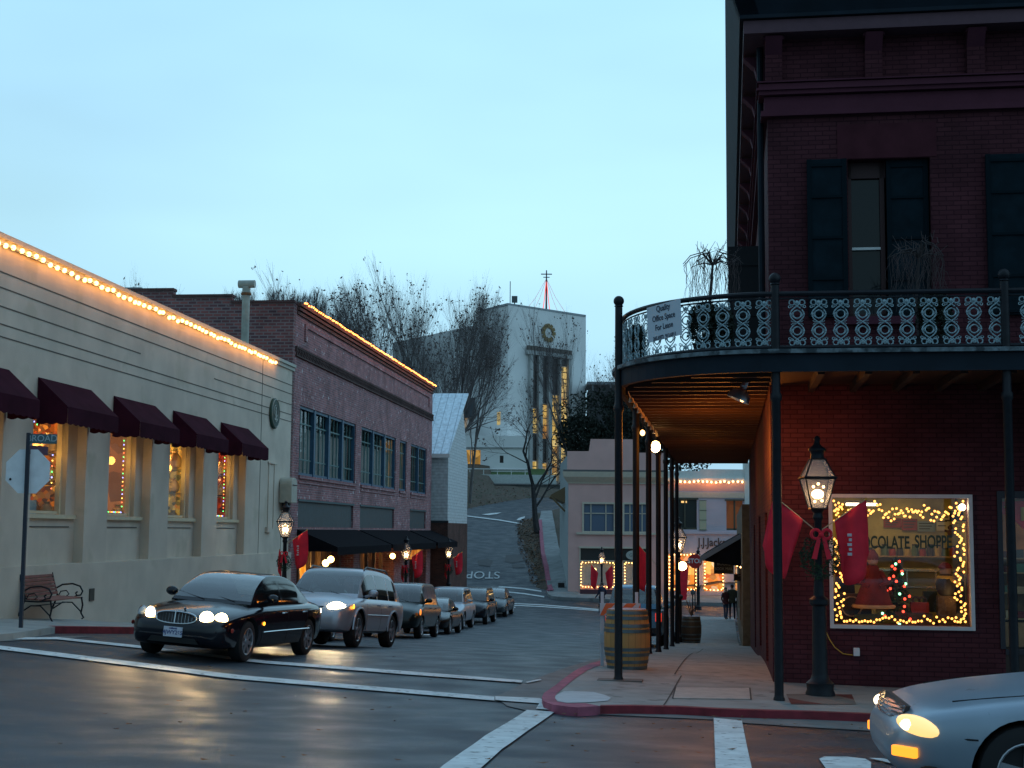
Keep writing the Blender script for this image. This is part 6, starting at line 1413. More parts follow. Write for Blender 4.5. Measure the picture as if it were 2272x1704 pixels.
for s in (-1, 1):
    hl = mat('headlight_near', (.6, .5, .35), .1, emis=(1, .60, .20), es=1.25)
    o = obj('headlight', MB(Matrix.Translation((s*.72, LN-.17-(.05 if s > 0 else 0), .597)) @ Matrix.Rotation(-s*.85, 4, 'Z') @ Matrix.Rotation(s*.20, 4, 'Y')).ball((0, 0, 0), .165, 18, 10, (1.0, .36, .40)), hl, near, True)
    obj('headlight_core', MB(Matrix.Translation((s*.70, LN-.125, .605)) @ Matrix.Rotation(-s*.85, 4, 'Z')).ball((0, .0, 0), .065, 12, 8, (1.2, .75, .75)), glow('headlight_core', (1, .85, .55), 3.5), near, True)
    obj('indicator', MB(Matrix.Translation((s*.70, LN-.085, .425)) @ Matrix.Rotation(-s*.72, 4, 'Z')).box(-.10, .10, -.02, .022, -.035, .035), glow('indicator_on', (1, .30, .02), 2.0), near, bevel=.01)
    obj('bumper_recess', MB(Matrix.Translation((s*.825, LN-.23, .315)) @ Matrix.Rotation(-s*1.15, 4, 'Z')).ball((0, 0, 0), .085, 14, 8, (1, .25, .45)), mat('intake_dark', (.006, .006, .006), .8), near, True)
    obj('bumper_seam', MB().tube([(s*x, fn(x, .56)-.0-(.0 if x < .8 else (x-.8)*1.2), .565-.03*(x > .8)) for x in (.3, .5, .7, .8, .86, .89)], .006, 4), seamm_ if False else mat('panel_gap', (.004, .004, .005), .8), near)
front_patch('grille', [(-.50, .70), (.50, .70), (.46, .60), (-.46, .60)], mat('grille_slot', (.03, .035, .04), .4), .02, .03, near, fn)
mb = MB()
for k in range(4): z = .615+k*.028; mb.tube([(x, fn(x, z)+.028, z) for x in (-.49, -.3, 0, .3, .49)], .007, 5)
obj('grille_bars', mb, chromem, near, True)
for s in (-1, 1): obj('bonnet_seam', MB().tube([(s*x, LN-t, smooth(PN['zs'], t)+f_*(smooth(PN['zt'], t)-smooth(PN['zs'], t))+.004) for x, t, f_ in ((.60, .42, .55), (.66, .7, .42), (.70, 1.0, .36), (.73, 1.4, .32))], .005, 4), mat('panel_gap', (.004, .004, .005), .8), near)
sp = light('SPOT', (0, 0, 0), 12, (1, .7, .35), .06, None, None, 70, .8); sp.matrix_world = near.matrix_world @ Matrix.Translation((-.66, LN+.05, .65)) @ Matrix.Rotation(R(80), 4, 'X')
# ================================================================= STREET FURNITURE
def LG(x, y): p = LM @ Vector((x, y, 0)); return G(p.x, p.y)
lampglass = bpy.data.materials.new('lamp_glass'); lampglass.use_nodes = True
_t = lampglass.node_tree; _t.nodes.clear(); _o = _t.nodes.new('ShaderNodeOutputMaterial'); _a = _t.nodes.new('ShaderNodeBsdfTransparent'); _e = _t.nodes.new('ShaderNodeBsdfDiffuse'); _e.inputs[0].default_value = (.55, .52, .55, 1); _m = _t.nodes.new('ShaderNodeMixShader'); _m.inputs[0].default_value = .30
_t.links.new(_a.outputs[0], _m.inputs[1]); _t.links.new(_e.outputs[0], _m.inputs[2]); _t.links.new(_m.outputs[0], _o.inputs[0])
def lamp(label, base, H, power=30, hot=28, group='gas-style street lamps'):
    """four-sided lantern on a cast post; H = height to the finial"""
    t = thing('street_lamp', label, 'street lamp', base, group=group); k = H/3.5
    z1 = 2.52*k
    obj('post', MB().lathe((0, 0, 0), [(.20*k, -.03), (.20*k, .04*k), (.18*k, .08*k), (.19*k, .17*k), (.13*k, .22*k), (.105*k, .30*k), (.095*k, 1.20*k), (.13*k, 1.23*k), (.13*k, 1.29*k), (.075*k, 1.34*k), (.055*k, 1.7*k), (.052*k, 2.35*k), (.075*k, 2.40*k), (.06*k, 2.46*k), (.10*k, z1)], 16), black, t, True)
    lan = bpy.data.objects.new('lantern', None); link(lan, t)
    wb, wm, wt_, zb, zm, zt = .10*k, .205*k, .09*k, z1, z1+.42*k, z1+.68*k
    mb = MB(); cs = [(-1, -1), (1, -1), (1, 1), (-1, 1)]
    for i, (a, b) in enumerate(cs):
        mb.tube([(a*wb, b*wb, zb), (a*wm, b*wm, zm)], .012*k, 5); mb.tube([(a*wm, b*wm, zm), (a*wt_, b*wt_, zt)], .012*k, 5)
        c, d = cs[(i+1) % 4]; mb.tube([(a*wm*1.04, b*wm*1.04, zm), (c*wm*1.04, d*wm*1.04, zm)], .018*k, 5); mb.tube([(a*wb, b*wb, zb), (c*wb, d*wb, zb)], .014*k, 5); mb.tube([(a*wt_, b*wt_, zt), (c*wt_, d*wt_, zt)], .014*k, 5)
    obj('cage', mb, black, lan)
    mb = MB()
    for i, (a, b) in enumerate(cs):
        c, d = cs[(i+1) % 4]; mb.poly([(a*wb, b*wb, zb), (c*wb, d*wb, zb), (c*wm, d*wm, zm), (a*wm, b*wm, zm)]); mb.poly([(a*wm, b*wm, zm), (c*wm, d*wm, zm), (c*wt_, d*wt_, zt), (a*wt_, b*wt_, zt)])
    obj('glass', mb, lampglass, lan)
    obj('cap', MB().lathe((0, 0, zt), [(.10*k, 0), (.085*k, .06*k), (.10*k, .10*k), (.12*k, .12*k), (.12*k, .14*k), (.05*k, .20*k), (.035*k, .25*k), (.05*k, .28*k), (.02*k, .32*k)], 14), black, lan, True)
    obj('bulb', MB().ball((0, 0, zb+.20*k), .075*k, 12, 8, (1.1, 1.1, .85)), glow('gas_mantle', (1, .66, .30), hot), lan, True)
    for x, y, z in ((-.05, -.05, .10), (.05, -.04, .11), (0, -.05, .34), (-.07, -.06, .30), (.07, -.05, .30)): obj('pane_glint', MB().ball((x*k, y*k, zb+z*k), .020*k, 7, 5), glow('pane_glint_glow', (1, .6, .25), 9), lan)  # tiny glowing balls added as the bulb's reflections in the lantern panes
    light('POINT', (base[0], base[1], base[2]+zb+.22*k), power, (1, .60, .26), .07)
    return t
fp = mat('flag_pole', (.5, .4, .25), .5)
def flagset(label, base, z, ang, size=1.0, tilt=50, lean=.10, cat='flag', group='red banner flags on lamp posts', mirror=1, ink_=True):
    "a staff slanting up from the post and a limp cloth hanging under it"
    t = thing('flag', label, cat, base, ang, group=group); a = R(tilt); L = .95*size; tip = (L*math.sin(a), 0, z+L*math.cos(a))
    obj('staff', MB().tube([(0, 0, z), tip], .010*size, 6), fp, t); obj('staff_tip', MB().ball(tip, .025*size, 8, 6), mat('gold', (.6, .35, .05), .5), t)
    P = []; n = 12; s0 = .34
    for i in range(n+1):
        q = i/n; s = s0+(1-s0)*q; sx, szz = tip[0]*s, z+(tip[2]-z)*s; row = []
        for j in range(9):
            h = j/8; drop = (.95+.25*math.sin(q*3.1))*size*h*(1-.12*q)
            row.append((sx+lean*size*h+.05*size*math.sin(q*9+h*2)*h, .05*size*math.sin(q*7.5+h*1.3)*(.35+h), szz-drop))
        P.append(row)
    mb = MB(); mb.grid(P); o = obj('cloth', mb, red, t, 'all'); m = o.modifiers.new('s', 'SOLIDIFY'); m.thickness = .006
    if ink_:
        mb = MB()
        for j in range(5): q = .60; s = s0+(1-s0)*q; z0 = z+(tip[2]-z)*s-.45*size-j*.075*size; mb.box(tip[0]*s-.13*size+.02*(j % 2), tip[0]*s-.06*size, -.075*size, -.066*size, z0, z0+.045*size)
        obj('white_print', mb, mat('print_white', (.6, .55, .58), .7), t)
    return t
def wreath(label, base, z, s=1.0):
    t = thing('wreath', label, 'wreath', base); random.seed(int(z*100) % 97); mb = MB()
    for k in range(700):
        a = random.uniform(0, 2*PI); b = random.uniform(0, 2*PI); r = .17*s+.085*s*math.cos(b)*random.uniform(.5, 1); y = .085*s*math.sin(b)-.10*s; x0, z0 = r*math.cos(a), r*math.sin(a)*1.1-.04
        d = Vector((random.uniform(-1, 1), random.uniform(-1, 1), random.uniform(-1, 1))).normalized()*.05*s; e = d.cross(Vector((0, 1, .3))).normalized()*.008*s
        mb.poly([(x0-e.x, y-e.y, z+z0-e.z), (x0+d.x, y+d.y, z+z0+d.z), (x0+e.x, y+e.y, z+z0+e.z)])
    obj('greenery', mb, grn, t)
    mb = MB()
    for s_ in (-1, 1): mb.ring((s_*.065*s, -.17*s, z+.24*s), .055*s, .020*s, 12, 6); mb.prism([(0, -.18*s, z+.22*s), (s_*.05*s, -.18*s, z+.20*s), (s_*.12*s, -.18*s, z-.05*s), (s_*.06*s, -.18*s, z-.06*s)], (0, -.01, 0))
    mb.ball((0, -.19*s, z+.23*s), .03*s, 8, 6); obj('bow', mb, red, t, True)
    return t
# right-hand lamp on the brick pad
q = ground(*D(1772, 1503), OFF); lp = (q.x, q.y, q.z)
Hl = (hit(ID, 1, q.y, *D(1771, 945)).z - q.z)
lamp('tall black street lamp standing on the brick pad by the sweet-shop window', lp, Hl, 7, 22)
zf = hit(ID, 1, q.y, *D(1765, 1150)).z - q.z
flagset('red banner flag leaning from the lamp by the brick pad towards the gallery post', lp, zf, PI-.15, .82, 50, .25)
flagset('red banner flag leaning from the lamp by the brick pad across the sweet-shop window', lp, zf, .10, .88, 56)
wreath('green wreath with a red bow on the lamp by the brick pad', lp, zf-.30, 1.15)
# left row of lamps
spec = [((618, 1083), 41.0, 1.80, 'street lamp in front of the join between cream and brick buildings'), ((878, 1158), 62.0, 1.75, 'street lamp at the middle of the brick building awnings'), ((970, 1163), 75.5, 1.75, 'street lamp at the far end of the brick building awnings')]
for k, ((dx, dy), Y, x, lab) in enumerate(spec):
    px, py = D(dx, dy); top = hit(ID, 1, Y, px, py); z = G(top.x, top.y)+.12; lamp(lab, (top.x, top.y, z), top.z-z, 30, 14)
    b = (top.x, top.y, z); sc = .82 if k == 0 else .9
    fz = hit(ID, 1, Y, *[D(640, 1178), D(892, 1212), D(985, 1212)][k]).z - z
    w3 = ['the lamp nearest the cream building', 'the middle lamp of the left row', 'the farthest lamp of the left row'][k]
    flagset('bright red flag on the street side of '+w3, b, fz, -.1, sc, 55)
    flagset('small red flag hanging on the wall side of '+w3, b, fz-.55, PI-.9, .55, 35, ink_=False)
    if k == 0: flagset('second red flag overlapping the bright one at '+w3, b, fz+.05, .35, .75, 62, ink_=False)
    wreath('green wreath tied to '+w3, b, fz-.45, .9)
# far lamps across the cross street and one behind the posts
for dx, dy, Y, lab in [(1300, 1182, 84, 'street lamp with white glow in front of the pink building shop window'), (1508, 1185, 84, 'street lamp in front of the cream building with the fish-shop style sign lettering'), (1465, 1118, 47, 'street lamp half hidden behind the last gallery posts')]:
    top = hit(ID, 1, Y, *D(dx, dy)); z = G(top.x, top.y)+.1; lab = lab.replace('cream building with the fish-shop style sign lettering', 'pale lilac building') 
    lamp(lab, (top.x, top.y, z), top.z-z, 20, 14)
    if Y == 84 and dx < 1400:
        for s, l2 in ((-.1, 'red flag on the lamp in front of the pink building'), (PI, 'narrow red flag on the wall side of the lamp in front of the pink building')): flagset(l2, (top.x, top.y, z), (top.z-z)*.50, s, 1.0, 40, ink_=False)
q = hit(RM, 0, -2.0, *D(1408, 1160)); flagset('red flag hanging between the gallery posts above the blue van', tuple(RM @ Vector((-1.62, 33.05, 0)))[:2]+(0,), hit(RM, 1, 33.05, *D(1400, 1190)).z-.35, PI*.92, .80, 42, ink_=False)
# --- stop sign seen from the back, with street-name blades
q = ground(*D(45, 1356), .12); px, py = D(61, 960); 
t = thing('stop_sign', 'back of an octagonal stop sign on a dark pole at the left-hand corner', 'sign', (q.x, q.y, q.z)); Y = q.y
top = hit(ID, 1, Y, *D(62, 935)); dxp = top.x-q.x
zc = hit(ID, 1, Y, *D(61, 1018)).z-q.z; ztp = top.z-q.z
obj('pole', MB().prism([(-.03, -.03, 0), (.03, -.03, 0), (.03, .03, 0), (-.03, .03, 0)], (dxp, 0, ztp)), mat('pole_dark', (.02, .025, .04), .6), t)
cxs = dxp*zc/ztp; oc = [(cxs+.385/math.cos(PI/8)*math.cos(PI/8+k*PI/4), 0, zc+.385/math.cos(PI/8)*math.sin(PI/8+k*PI/4)) for k in range(8)]
obj('octagon_plate', MB().prism([(x, .035, z) for x, y, z in oc], (0, .006, 0)), mat('aluminium_back', (.80, .82, .84), .5, 0, var=.08), t)
obj('red_face', MB().prism([(x, .0415, z) for x, y, z in oc], (0, .002, 0)), mat('sign_red', (.5, .02, .02), .5), t)
obj('bolt', MB().ball((cxs-.30, .03, zc-.14), .022, 8, 6), black, t)
B_ = MB().box(cxs-.03, cxs+.50, -.012, .0, ztp-.19, ztp-.02); obj('name_blade', B_, mat('blade_teal', (.06, .13, .15), .5), t)
o = text('blade_lettering', 'BROAD', .16, mat('blade_white', (.4, .5, .52), .6), t, (cxs+.24, -.014, ztp-.10), (R(90), 0, 0), ext=.001)
obj('second_blade', MB(Matrix.Rotation(R(62), 4, 'Z')).box(.0, .45, -.006, .006, ztp-.37, ztp-.22), mat('blade_purple', (.10, .07, .12), .5), t)
# --- bench
def bench():
    a = hit(LM, 0, .55, *D(160, 1300)); p0 = LM @ Vector((.50, 29.2, 0))
    t = thing('park_bench', 'wooden slatted bench with curly black iron arms against the cream wall', 'bench', (.12, 28.35, LG(.5, 29.2)+.12), M=LM)
    slat = wavemat('bench_wood', (.22, .075, .055), (.10, .03, .025), 1.0, 'Y', .6, .2)
    W_ = 1.45
    wood = mat('bench_slat', (.23, .085, .065), .6, var=.25, vs=6)
    for k in range(6): x, z = .10+.085*k, .44-.004*k; obj('seat_slat', MB().box(x, x+.07, 0, W_, z, z+.03), wood, t, bevel=.006)
    for k in range(6): z = .50+.07*k; x = .085-.035*k*.7; obj('back_slat', MB().box(x-.015, x+.012, 0, W_, z, z+.058), wood, t, bevel=.005)
    for k, y in enumerate((-.02, W_+.02)):
        mb = MB(); r = .018
        mb.tube([(-.12, y, 0), (-.02, y, .20), (.06, y, .40), (.08, y, .48), (-.02, y, .80), (-.05, y, .93), (-.09, y, .93)], r, 7)
        mb.tube([(.62, y, 0), (.66, y, .02), (.60, y, .12), (.63, y, .28), (.60, y, .43)], r, 7)
        mb.tube([(.06, y, .42), (.35, y, .41), (.62, y, .43)], r, 6)
        mb.tube([(.0, y, .20), (.2, y, .33), (.4, y, .33), (.60, y, .14)], r*.8, 6)
        mb.tube([(.02, y, .60), (.18, y, .69), (.40, y, .71), (.56, y, .66), (.62, y, .56), (.58, y, .48), (.50, y, .47), (.47, y, .52), (.51, y, .55)], r, 7)
        mb.tube([(.42, y, .43), (.50, y, .47)], r*.8, 5); mb.tube([(.10, y, .45), (.15, y, .55), (.27, y, .57), (.33, y, .50), (.27, y, .45)], r*.7, 5)
        obj('iron_end', mb, black, t, True)
    obj('brace', MB().tube([(.28, -.02, .33), (.28, W_+.02, .33)], .012, 5), black, t)
bench()
# --- barrels and barricade
oak = wavemat('barrel_oak', (.38, .20, .055), (.16, .08, .03), 11, 'X', .7, .4)
def barrel(label, base, h, r, wood, hoops, plant=None):
    t = thing('barrel', label, 'barrel', base)
    prof = [(r*(.80+.20*math.sin(PI*(.08+.84*k/14))), h*k/14) for k in range(15)]
    obj('staves', MB().lathe((0, 0, 0), prof, 28), wood, t, True)
    for f in hoops:
        rr = r*(.80+.20*math.sin(PI*(.08+.84*f)))+.008; rr2 = r*(.80+.20*math.sin(PI*(.08+.84*(f+.045))))+.008
        obj('hoop', MB().lathe((0, 0, 0), [(rr, h*f), (rr2, h*(f+.055)), (rr2-.012, h*(f+.055)), (rr-.012, h*f)], 28, cap=False), mat('hoop_steel', (.12, .17, .19), .5, .6, var=.3, vs=6), t, True)
    obj('head', MB().lathe((0, 0, h-.03), [(r*.82, 0), (r*.82, .04)], 24), mat('barrel_top', (.30, .28, .34), .6, var=.2), t)
    return t
bx = hit(RM, 1, 22.1, *D(1350, 1449)); p_ = ground(*D(1350, 1446), OFF)
bp_ = RM.inverted() @ p_; Y = p_.y
rad = (D(1401, 0)[0]-D(1302, 0)[0])/2/1422*p_.y; ztop = hit(ID, 1, p_.y, *D(1350, 1318)).z
m_st = bpy.data.materials.get('x')
stave = mat('barrel_staves', (.36, .185, .05), .7, var=.1)
def staves(name, c1, c2):
    m = mat(name, c1, .7); t = m.node_tree; b = t.nodes['Principled BSDF']; tcn = t.nodes.new('ShaderNodeTexCoord'); s = t.nodes.new('ShaderNodeSeparateXYZ'); t.links.new(tcn.outputs['Object'], s.inputs[0])
    at_ = t.nodes.new('ShaderNodeMath'); at_.operation = 'ARCTAN2'; t.links.new(s.outputs[0], at_.inputs[0]); t.links.new(s.outputs[1], at_.inputs[1])
    mm = t.nodes.new('ShaderNodeMath'); mm.operation = 'MULTIPLY'; mm.inputs[1].default_value = 22/(2*PI); t.links.new(at_.outputs[0], mm.inputs[0])
    fr = t.nodes.new('ShaderNodeMath'); fr.operation = 'FRACT'; t.links.new(mm.outputs[0], fr.inputs[0]); fl = t.nodes.new('ShaderNodeMath'); fl.operation = 'FLOOR'; t.links.new(mm.outputs[0], fl.inputs[0])
    wn_ = t.nodes.new('ShaderNodeTexWhiteNoise'); wn_.noise_dimensions = '1D'; t.links.new(fl.outputs[0], wn_.inputs['W'])
    r = t.nodes.new('ShaderNodeValToRGB'); t.links.new(wn_.outputs[0], r.inputs[0]); r.color_ramp.elements[0].color = (*c2, 1); r.color_ramp.elements[1].color = (*c1, 1)
    r2 = t.nodes.new('ShaderNodeValToRGB'); t.links.new(fr.outputs[0], r2.inputs[0]); r2.color_ramp.elements[0].position = .03; r2.color_ramp.elements[1].position = .07; r2.color_ramp.elements[0].color = (.3, .3, .3, 1)
    mx = t.nodes.new('ShaderNodeMix'); mx.data_type = 'RGBA'; mx.blend_type = 'MULTIPLY'; mx.inputs[0].default_value = 1; t.links.new(r.outputs[0], mx.inputs[6]); t.links.new(r2.outputs[0], mx.inputs[7]); t.links.new(mx.outputs[2], b.inputs['Base Color']); return m
barrel('pale oak wine barrel with steel hoops standing behind the corner gallery post', (p_.x+.05, p_.y+rad*.55, G(p_.x, p_.y)+OFF), ztop-p_.z, rad, staves('oak_staves', (.50, .27, .09), (.38, .20, .07)), (.0, .10, .22, .31, .62, .71, .84, .93))
p2 = ground(*D(1495, 1389), OFF); rad2 = (D(1517, 0)[0]-D(1474, 0)[0])/2/1422*p2.y
pl = barrel('dark weathered barrel holding a dry twiggy plant down the covered walk', (p2.x, p2.y+rad2*.5, p2.z), hit(ID, 1, p2.y, *D(1495, 1332)).z-p2.z, rad2, staves('dark_staves', (.075, .06, .045), (.05, .04, .03)), (.02, .14, .30, .60, .80, .93))
random.seed(9); mb = MB(); t = thing('potted_plant', 'dry twiggy plant growing from the dark barrel', 'plant', (p2.x, p2.y+rad2*.5, hit(ID, 1, p2.y, *D(1495, 1332)).z))
for k in range(26): a = random.uniform(0, 6.3); l = random.uniform(.25, .6); mb.tube([(0, 0, 0), (.1*math.cos(a), .1*math.sin(a), l*.6), (.2*math.cos(a), .2*math.sin(a), l)], [.008, .006, .003], 3)
obj('stems', mb, mat('dry_stem', (.06, .045, .04), .9), t)
# barricade
q0 = hit(ID, 1, p_.y+.65, *Nn(1331, 1338)); q1 = hit(ID, 1, p_.y+.65, *Nn(1421, 1340)); zg = G(q0.x, q0.y)
t = thing('barricade', 'orange and white striped barricade board standing behind the oak barrel', 'barricade', (q0.x, q0.y, zg)); W_ = q1.x-q0.x; zt_ = q0.z-zg
obj('board', MB().box(0, W_, -.012, .012, zt_-.20, zt_+.0), mat('board_white', (.52, .60, .68), .5), t)
mb = MB(); k = -.1
while k < W_: 
    pts = [(max(0, min(W_, x)), -.0135, z) for x, z in ((k, zt_-.2), (k+.16, zt_-.2), (k+.36, zt_), (k+.20, zt_))]; mb.prism(pts, (0, -.002, 0)); k += .34
obj('stripes', mb, mat('safety_orange', (.75, .16, .05), .6), t)
for x in (.04, W_-.06): obj('leg', MB().box(x-.025, x+.025, .012, .05, 0, zt_+.18), mat('board_white', (.52, .60, .68), .5), t)
obj('lower_board', MB().box(0, W_, -.012, .012, zt_-.65, zt_-.5), mat('board_white', (.52, .60, .68), .5), t)
# --- next building down the right side with its dark awning and hanging boards
nb = thing('shop_building', 'low dark plastered shop building beyond the covered walk', 'building', M=RM)
mb = MB(); fS2 = lambda u, z, d: (.42+d, u, z); mb.wall(fS2, 46, 77, -5.5, .9, [(47.5, 50, -3.2, -1.2, .2), (53, 57, -3.4, -1.2, .2), (62, 66, -3.4, -1.4, .2)]); mb.poly([(.42, 77, -5.5), (14, 77, -5.5), (14, 77, .9), (.42, 77, .9)]); mb.poly([(.42, 46, -5), (14, 46, -5), (14, 46, .9), (.42, 46, .9)]); mb.poly([(.42, 46, .9), (14, 46, .9), (14, 77, .9), (.42, 77, .9)])
obj('wall', mb, mat('dull_plaster', (.17, .13, .08), .85, var=.2), nb)
obj('window_glass', MB().poly([(.6, 46.5, -4), (.6, 76, -4), (.6, 76, -1), (.6, 46.5, -1)]), litwall('side_shop', [(.2,.08,.02),(.04,.02,.01),(.3,.12,.02)], 1.5, .9), nb)
t = thing('shop_awning', 'dark sloping awning with a pale grey edge seen end on down the covered walk', 'awning', M=RM); vA = 50.0
e0, e1, e2 = hit(RM, 1, vA, *D(1512, 1203)), hit(RM, 1, vA, *D(1622, 1153)), hit(RM, 1, vA, *D(1620, 1205))
obj('canvas', MB().prism([(e0.x, vA, e0.z), (.42, vA, e1.z), (.42, vA, e1.z-.1), (e0.x+.02, vA, e0.z-.14)], (0, 12, 0)), awk, t)
obj('end_flap', MB().prism([(e0.x+.05, vA-.01, e0.z-.12), (.41, vA-.01, e1.z-.16), (.41, vA-.01, e2.z-.3), (e0.x+.3, vA-.01, e0.z-.16)], (0, -.02, 0)), awk, t)
obj('edge_panel', MB().prism([(e0.x, vA-.04, e0.z), (.41, vA-.04, e1.z), (.41, vA-.04, e1.z-.16), (e0.x+.01, vA-.04, e0.z-.18)], (0, -.06, 0)), mat('awning_edge', (.16, .20, .25), .6), t)
def board(label, x0, y0, x1, y1, v, lines, col=(.015, .018, .02), tc=(.3, .3, .28)):
    a, b = hit(RM, 1, v, *D(x0, y0)), hit(RM, 1, v, *D(x1, y1)); t = thing('hanging_sign', label, 'sign', ((a.x+b.x)/2, v, (a.z+b.z)/2), M=RM); w2, h2 = (b.x-a.x)/2, (a.z-b.z)/2
    obj('board', MB().box(-w2, w2, 0, .03, -h2, h2), mat('board_%02d' % int(col[0]*900), col, .6), t); obj('hanger', MB().tube([(-w2*.7, .015, h2), (-w2*.7, .015, h2+.25)], .01, 4).tube([(w2*.7, .015, h2), (w2*.7, .015, h2+.25)], .01, 4), black, t)
    for k, l_ in enumerate(lines): text('lettering', l_, h2*.62, mat('sign_ink', tc, .6), t, (0, -.006, h2*(.5-.75*k)), (R(90), 0, 0), ext=.001, sx=min(1, w2*1.8/(len(l_)*h2*.36)))
    return t
board('dark hanging board with two lines of pale lettering under the dark awning', 1542, 1211, 1585, 1240, 52, ['BOOKS', 'BOOK MAIL'])
board('small dark sign lower down beside the pale-lettered board', 1585, 1240, 1615, 1255, 53, ['OPEN'], (.02, .012, .012), (.25, .1, .05))
p_ = hit(RM, 1, 51.5, *D(1600, 1222)); t = thing('wall_sconce', 'cluster of little bulbs glowing under the dark awning', 'light', (p_.x, 51.5, p_.z), M=RM)
for x, z in ((-.12, 0), (-.05, .06), (.05, .03), (.10, -.03), (.0, -.05)): obj('bulb', MB().ball((x, 0, z), .03, 7, 5), bulbm, t)
obj('arm', MB().tube([(0, 0, .05), (.3, 0, .25)], .012, 5), black, t)
# ================================================================= COURTHOUSE ON THE HILL
cw = mat('courthouse_render', (.80, .81, .79), .8, var=.07, vs=.3, bump=.1, bs=2)
cwd = mat('courthouse_stone', (.40, .41, .40), .8, var=.2, vs=1)
HN = lambda nx, ny, Y: hit(ID, 1, Y, *Nn(nx, ny))
c_t = thing('courthouse', 'big pale courthouse tower with gold clock and tall lit window strips on the hill', 'building')
Cc = HN(1128, 677, 170); ZC = Cc.z; Rr = HN(1300, 702, 179); Lf = HN(1062, 694, 176); La_ = HN(872, 762, 195)
C2, R2, L2_, A2 = (Vector((p.x, p.y)) for p in (Cc, Rr, Lf, La_))
mb = MB(); zb_ = 3; back = Vector((R2.x-3, R2.y+12))
mb.prism([(C2.x, C2.y, zb_), (R2.x, R2.y, zb_), (R2.x-6, R2.y+7, zb_), (L2_.x+2, L2_.y+6, zb_), (L2_.x, L2_.y, zb_)], (0, 0, ZC-zb_)); obj('tower', mb, cw, c_t)
zw = HN(1062, 718, 176).z
mb = MB(); mb.prism([(L2_.x+.3, L2_.y+.2, zb_), (L2_.x+3, L2_.y+9, zb_), (A2.x, A2.y+10, zb_), (A2.x, A2.y, zb_)], (0, 0, zw-zb_)); obj('wing', mb, cw, c_t)
mb = MB(); mb.prism([(C2.x-.1, C2.y-.1, ZC), (R2.x, R2.y-.1, ZC), (R2.x-6, R2.y+7, ZC), (L2_.x, L2_.y, ZC)], (0, 0, .25)); obj('roof_edge', mb, mat('roof_edge', (.30, .34, .36), .7), c_t)
dx = (R2-C2).normalized(); TM = Matrix(((dx.x, -dx.y, 0, C2.x), (dx.y, dx.x, 0, C2.y), (0, 0, 1, 0), (0, 0, 0, 1)))
HT = lambda nx, ny, y=0: hit(TM, 1, y, *Nn(nx, ny))
zt1, zb1 = HT(1216, 792).z, HT(1216, 1068).z
sx = [(1177, 1190), (1199, 1212), (1220, 1236), (1240, 1256)]
EM = [litwall('tower_window_%d' % k, c, .9, 1.0) for k, c in enumerate([[(.55,.32,.05),(.10,.07,.04),(.8,.55,.16),(.20,.12,.05)], [(.45,.20,.04),(.12,.09,.07),(.6,.36,.09),(.18,.08,.03)], [(.55,.36,.10),(.5,.3,.07),(.6,.42,.16),(.2,.1,.03)], [(.6,.42,.12),(.2,.15,.08),(.75,.5,.16),(.35,.18,.06)]])]
dk = mat('tower_dark_glass', (.035, .028, .028), .3)
for k, (a, b) in enumerate(sx):
    w_ = bpy.data.objects.new('window', None); link(w_, c_t); xa, xb = HT(a, 900).x, HT(b, 900).x
    ys_ = [zt1] + [zt1+(zb1-zt1)*q for q in ((.42, .62, .84, 1), (.38, .66, .85, 1), (.30, .62, .88, 1), (.06, .58, .84, 1))[k]]
    mm = [dk, EM[k], EM[k], EM[1]]
    for j in range(4): obj('panes', MB(TM).box(xa, xb, -.05, .0, ys_[j+1], ys_[j]-.12), [dk, EM[k], dk if k < 2 else EM[k], EM[k]][j], w_)
    mb = MB(TM); z = zb1
    while z < zt1: mb.box(xa, xb, -.09, -.055, z, z+.10); z += .85
    obj('bars', mb, mat('bar_brown', (.06, .04, .03), .7), w_)
edges = [HT(x, 900).x for x in (1171, 1177, 1190, 1199, 1212, 1220, 1236, 1240, 1256, 1263)]
for j in range(0, 10, 2): obj('pilaster', MB(TM).box(edges[j], edges[j+1], -.45, .0, zb1-.5, zt1), cwd, c_t)
xa, xb = HT(1165, 790).x, HT(1264, 790).x
obj('lintel', MB(TM).box(xa, xb, -.55, 0, zt1, HT(1216, 783).z), cwd, c_t)
mb = MB(TM); n = 15
for k in range(n): x = xa+(xb-xa)*(k+.5)/n; mb.tube([(x, -.35, HT(1216, 783).z), (x, -.35, HT(1216, 773).z)], .24, 8)
obj('fluted_crest', mb, mat('crest_stone', (.16, .14, .12), .8), c_t)
# gold clock without a face
ck = bpy.data.objects.new('clock', None); link(ck, c_t); cc_ = HT(1216, 739); rr = abs(HT(1231, 739).x-cc_.x); gold = mat('clock_gold', (.22, .15, .055), .6, .3)
for k in range(12): a = k*PI/6; obj('numeral', MB(TM @ Matrix.Translation((cc_.x, -.12, cc_.z)) @ Matrix.Rotation(a, 4, 'Y')).box(-rr*.17, rr*.17, -.05, .05, rr*.62, rr*1.0), gold, ck)
obj('ring', MB(TM).ring((cc_.x, -.12, cc_.z), rr*.60, .07, 28, 5), gold, ck)
obj('hands', MB(TM @ Matrix.Translation((cc_.x, -.25, cc_.z)) @ Matrix.Rotation(R(128), 4, 'Y')).box(-.06, .06, 0, .05, -.1, rr*.95).box(-.09, .09, .06, .1, -rr*.1, rr*.2), mat('hand_white', (.7, .72, .7), .5), ck)
obj('hands', MB(TM @ Matrix.Translation((cc_.x, -.3, cc_.z)) @ Matrix.Rotation(R(-50), 4, 'Y')).box(-.06, .06, 0, .05, -.1, rr*.5), mat('hand_white', (.7, .72, .7), .5), ck)
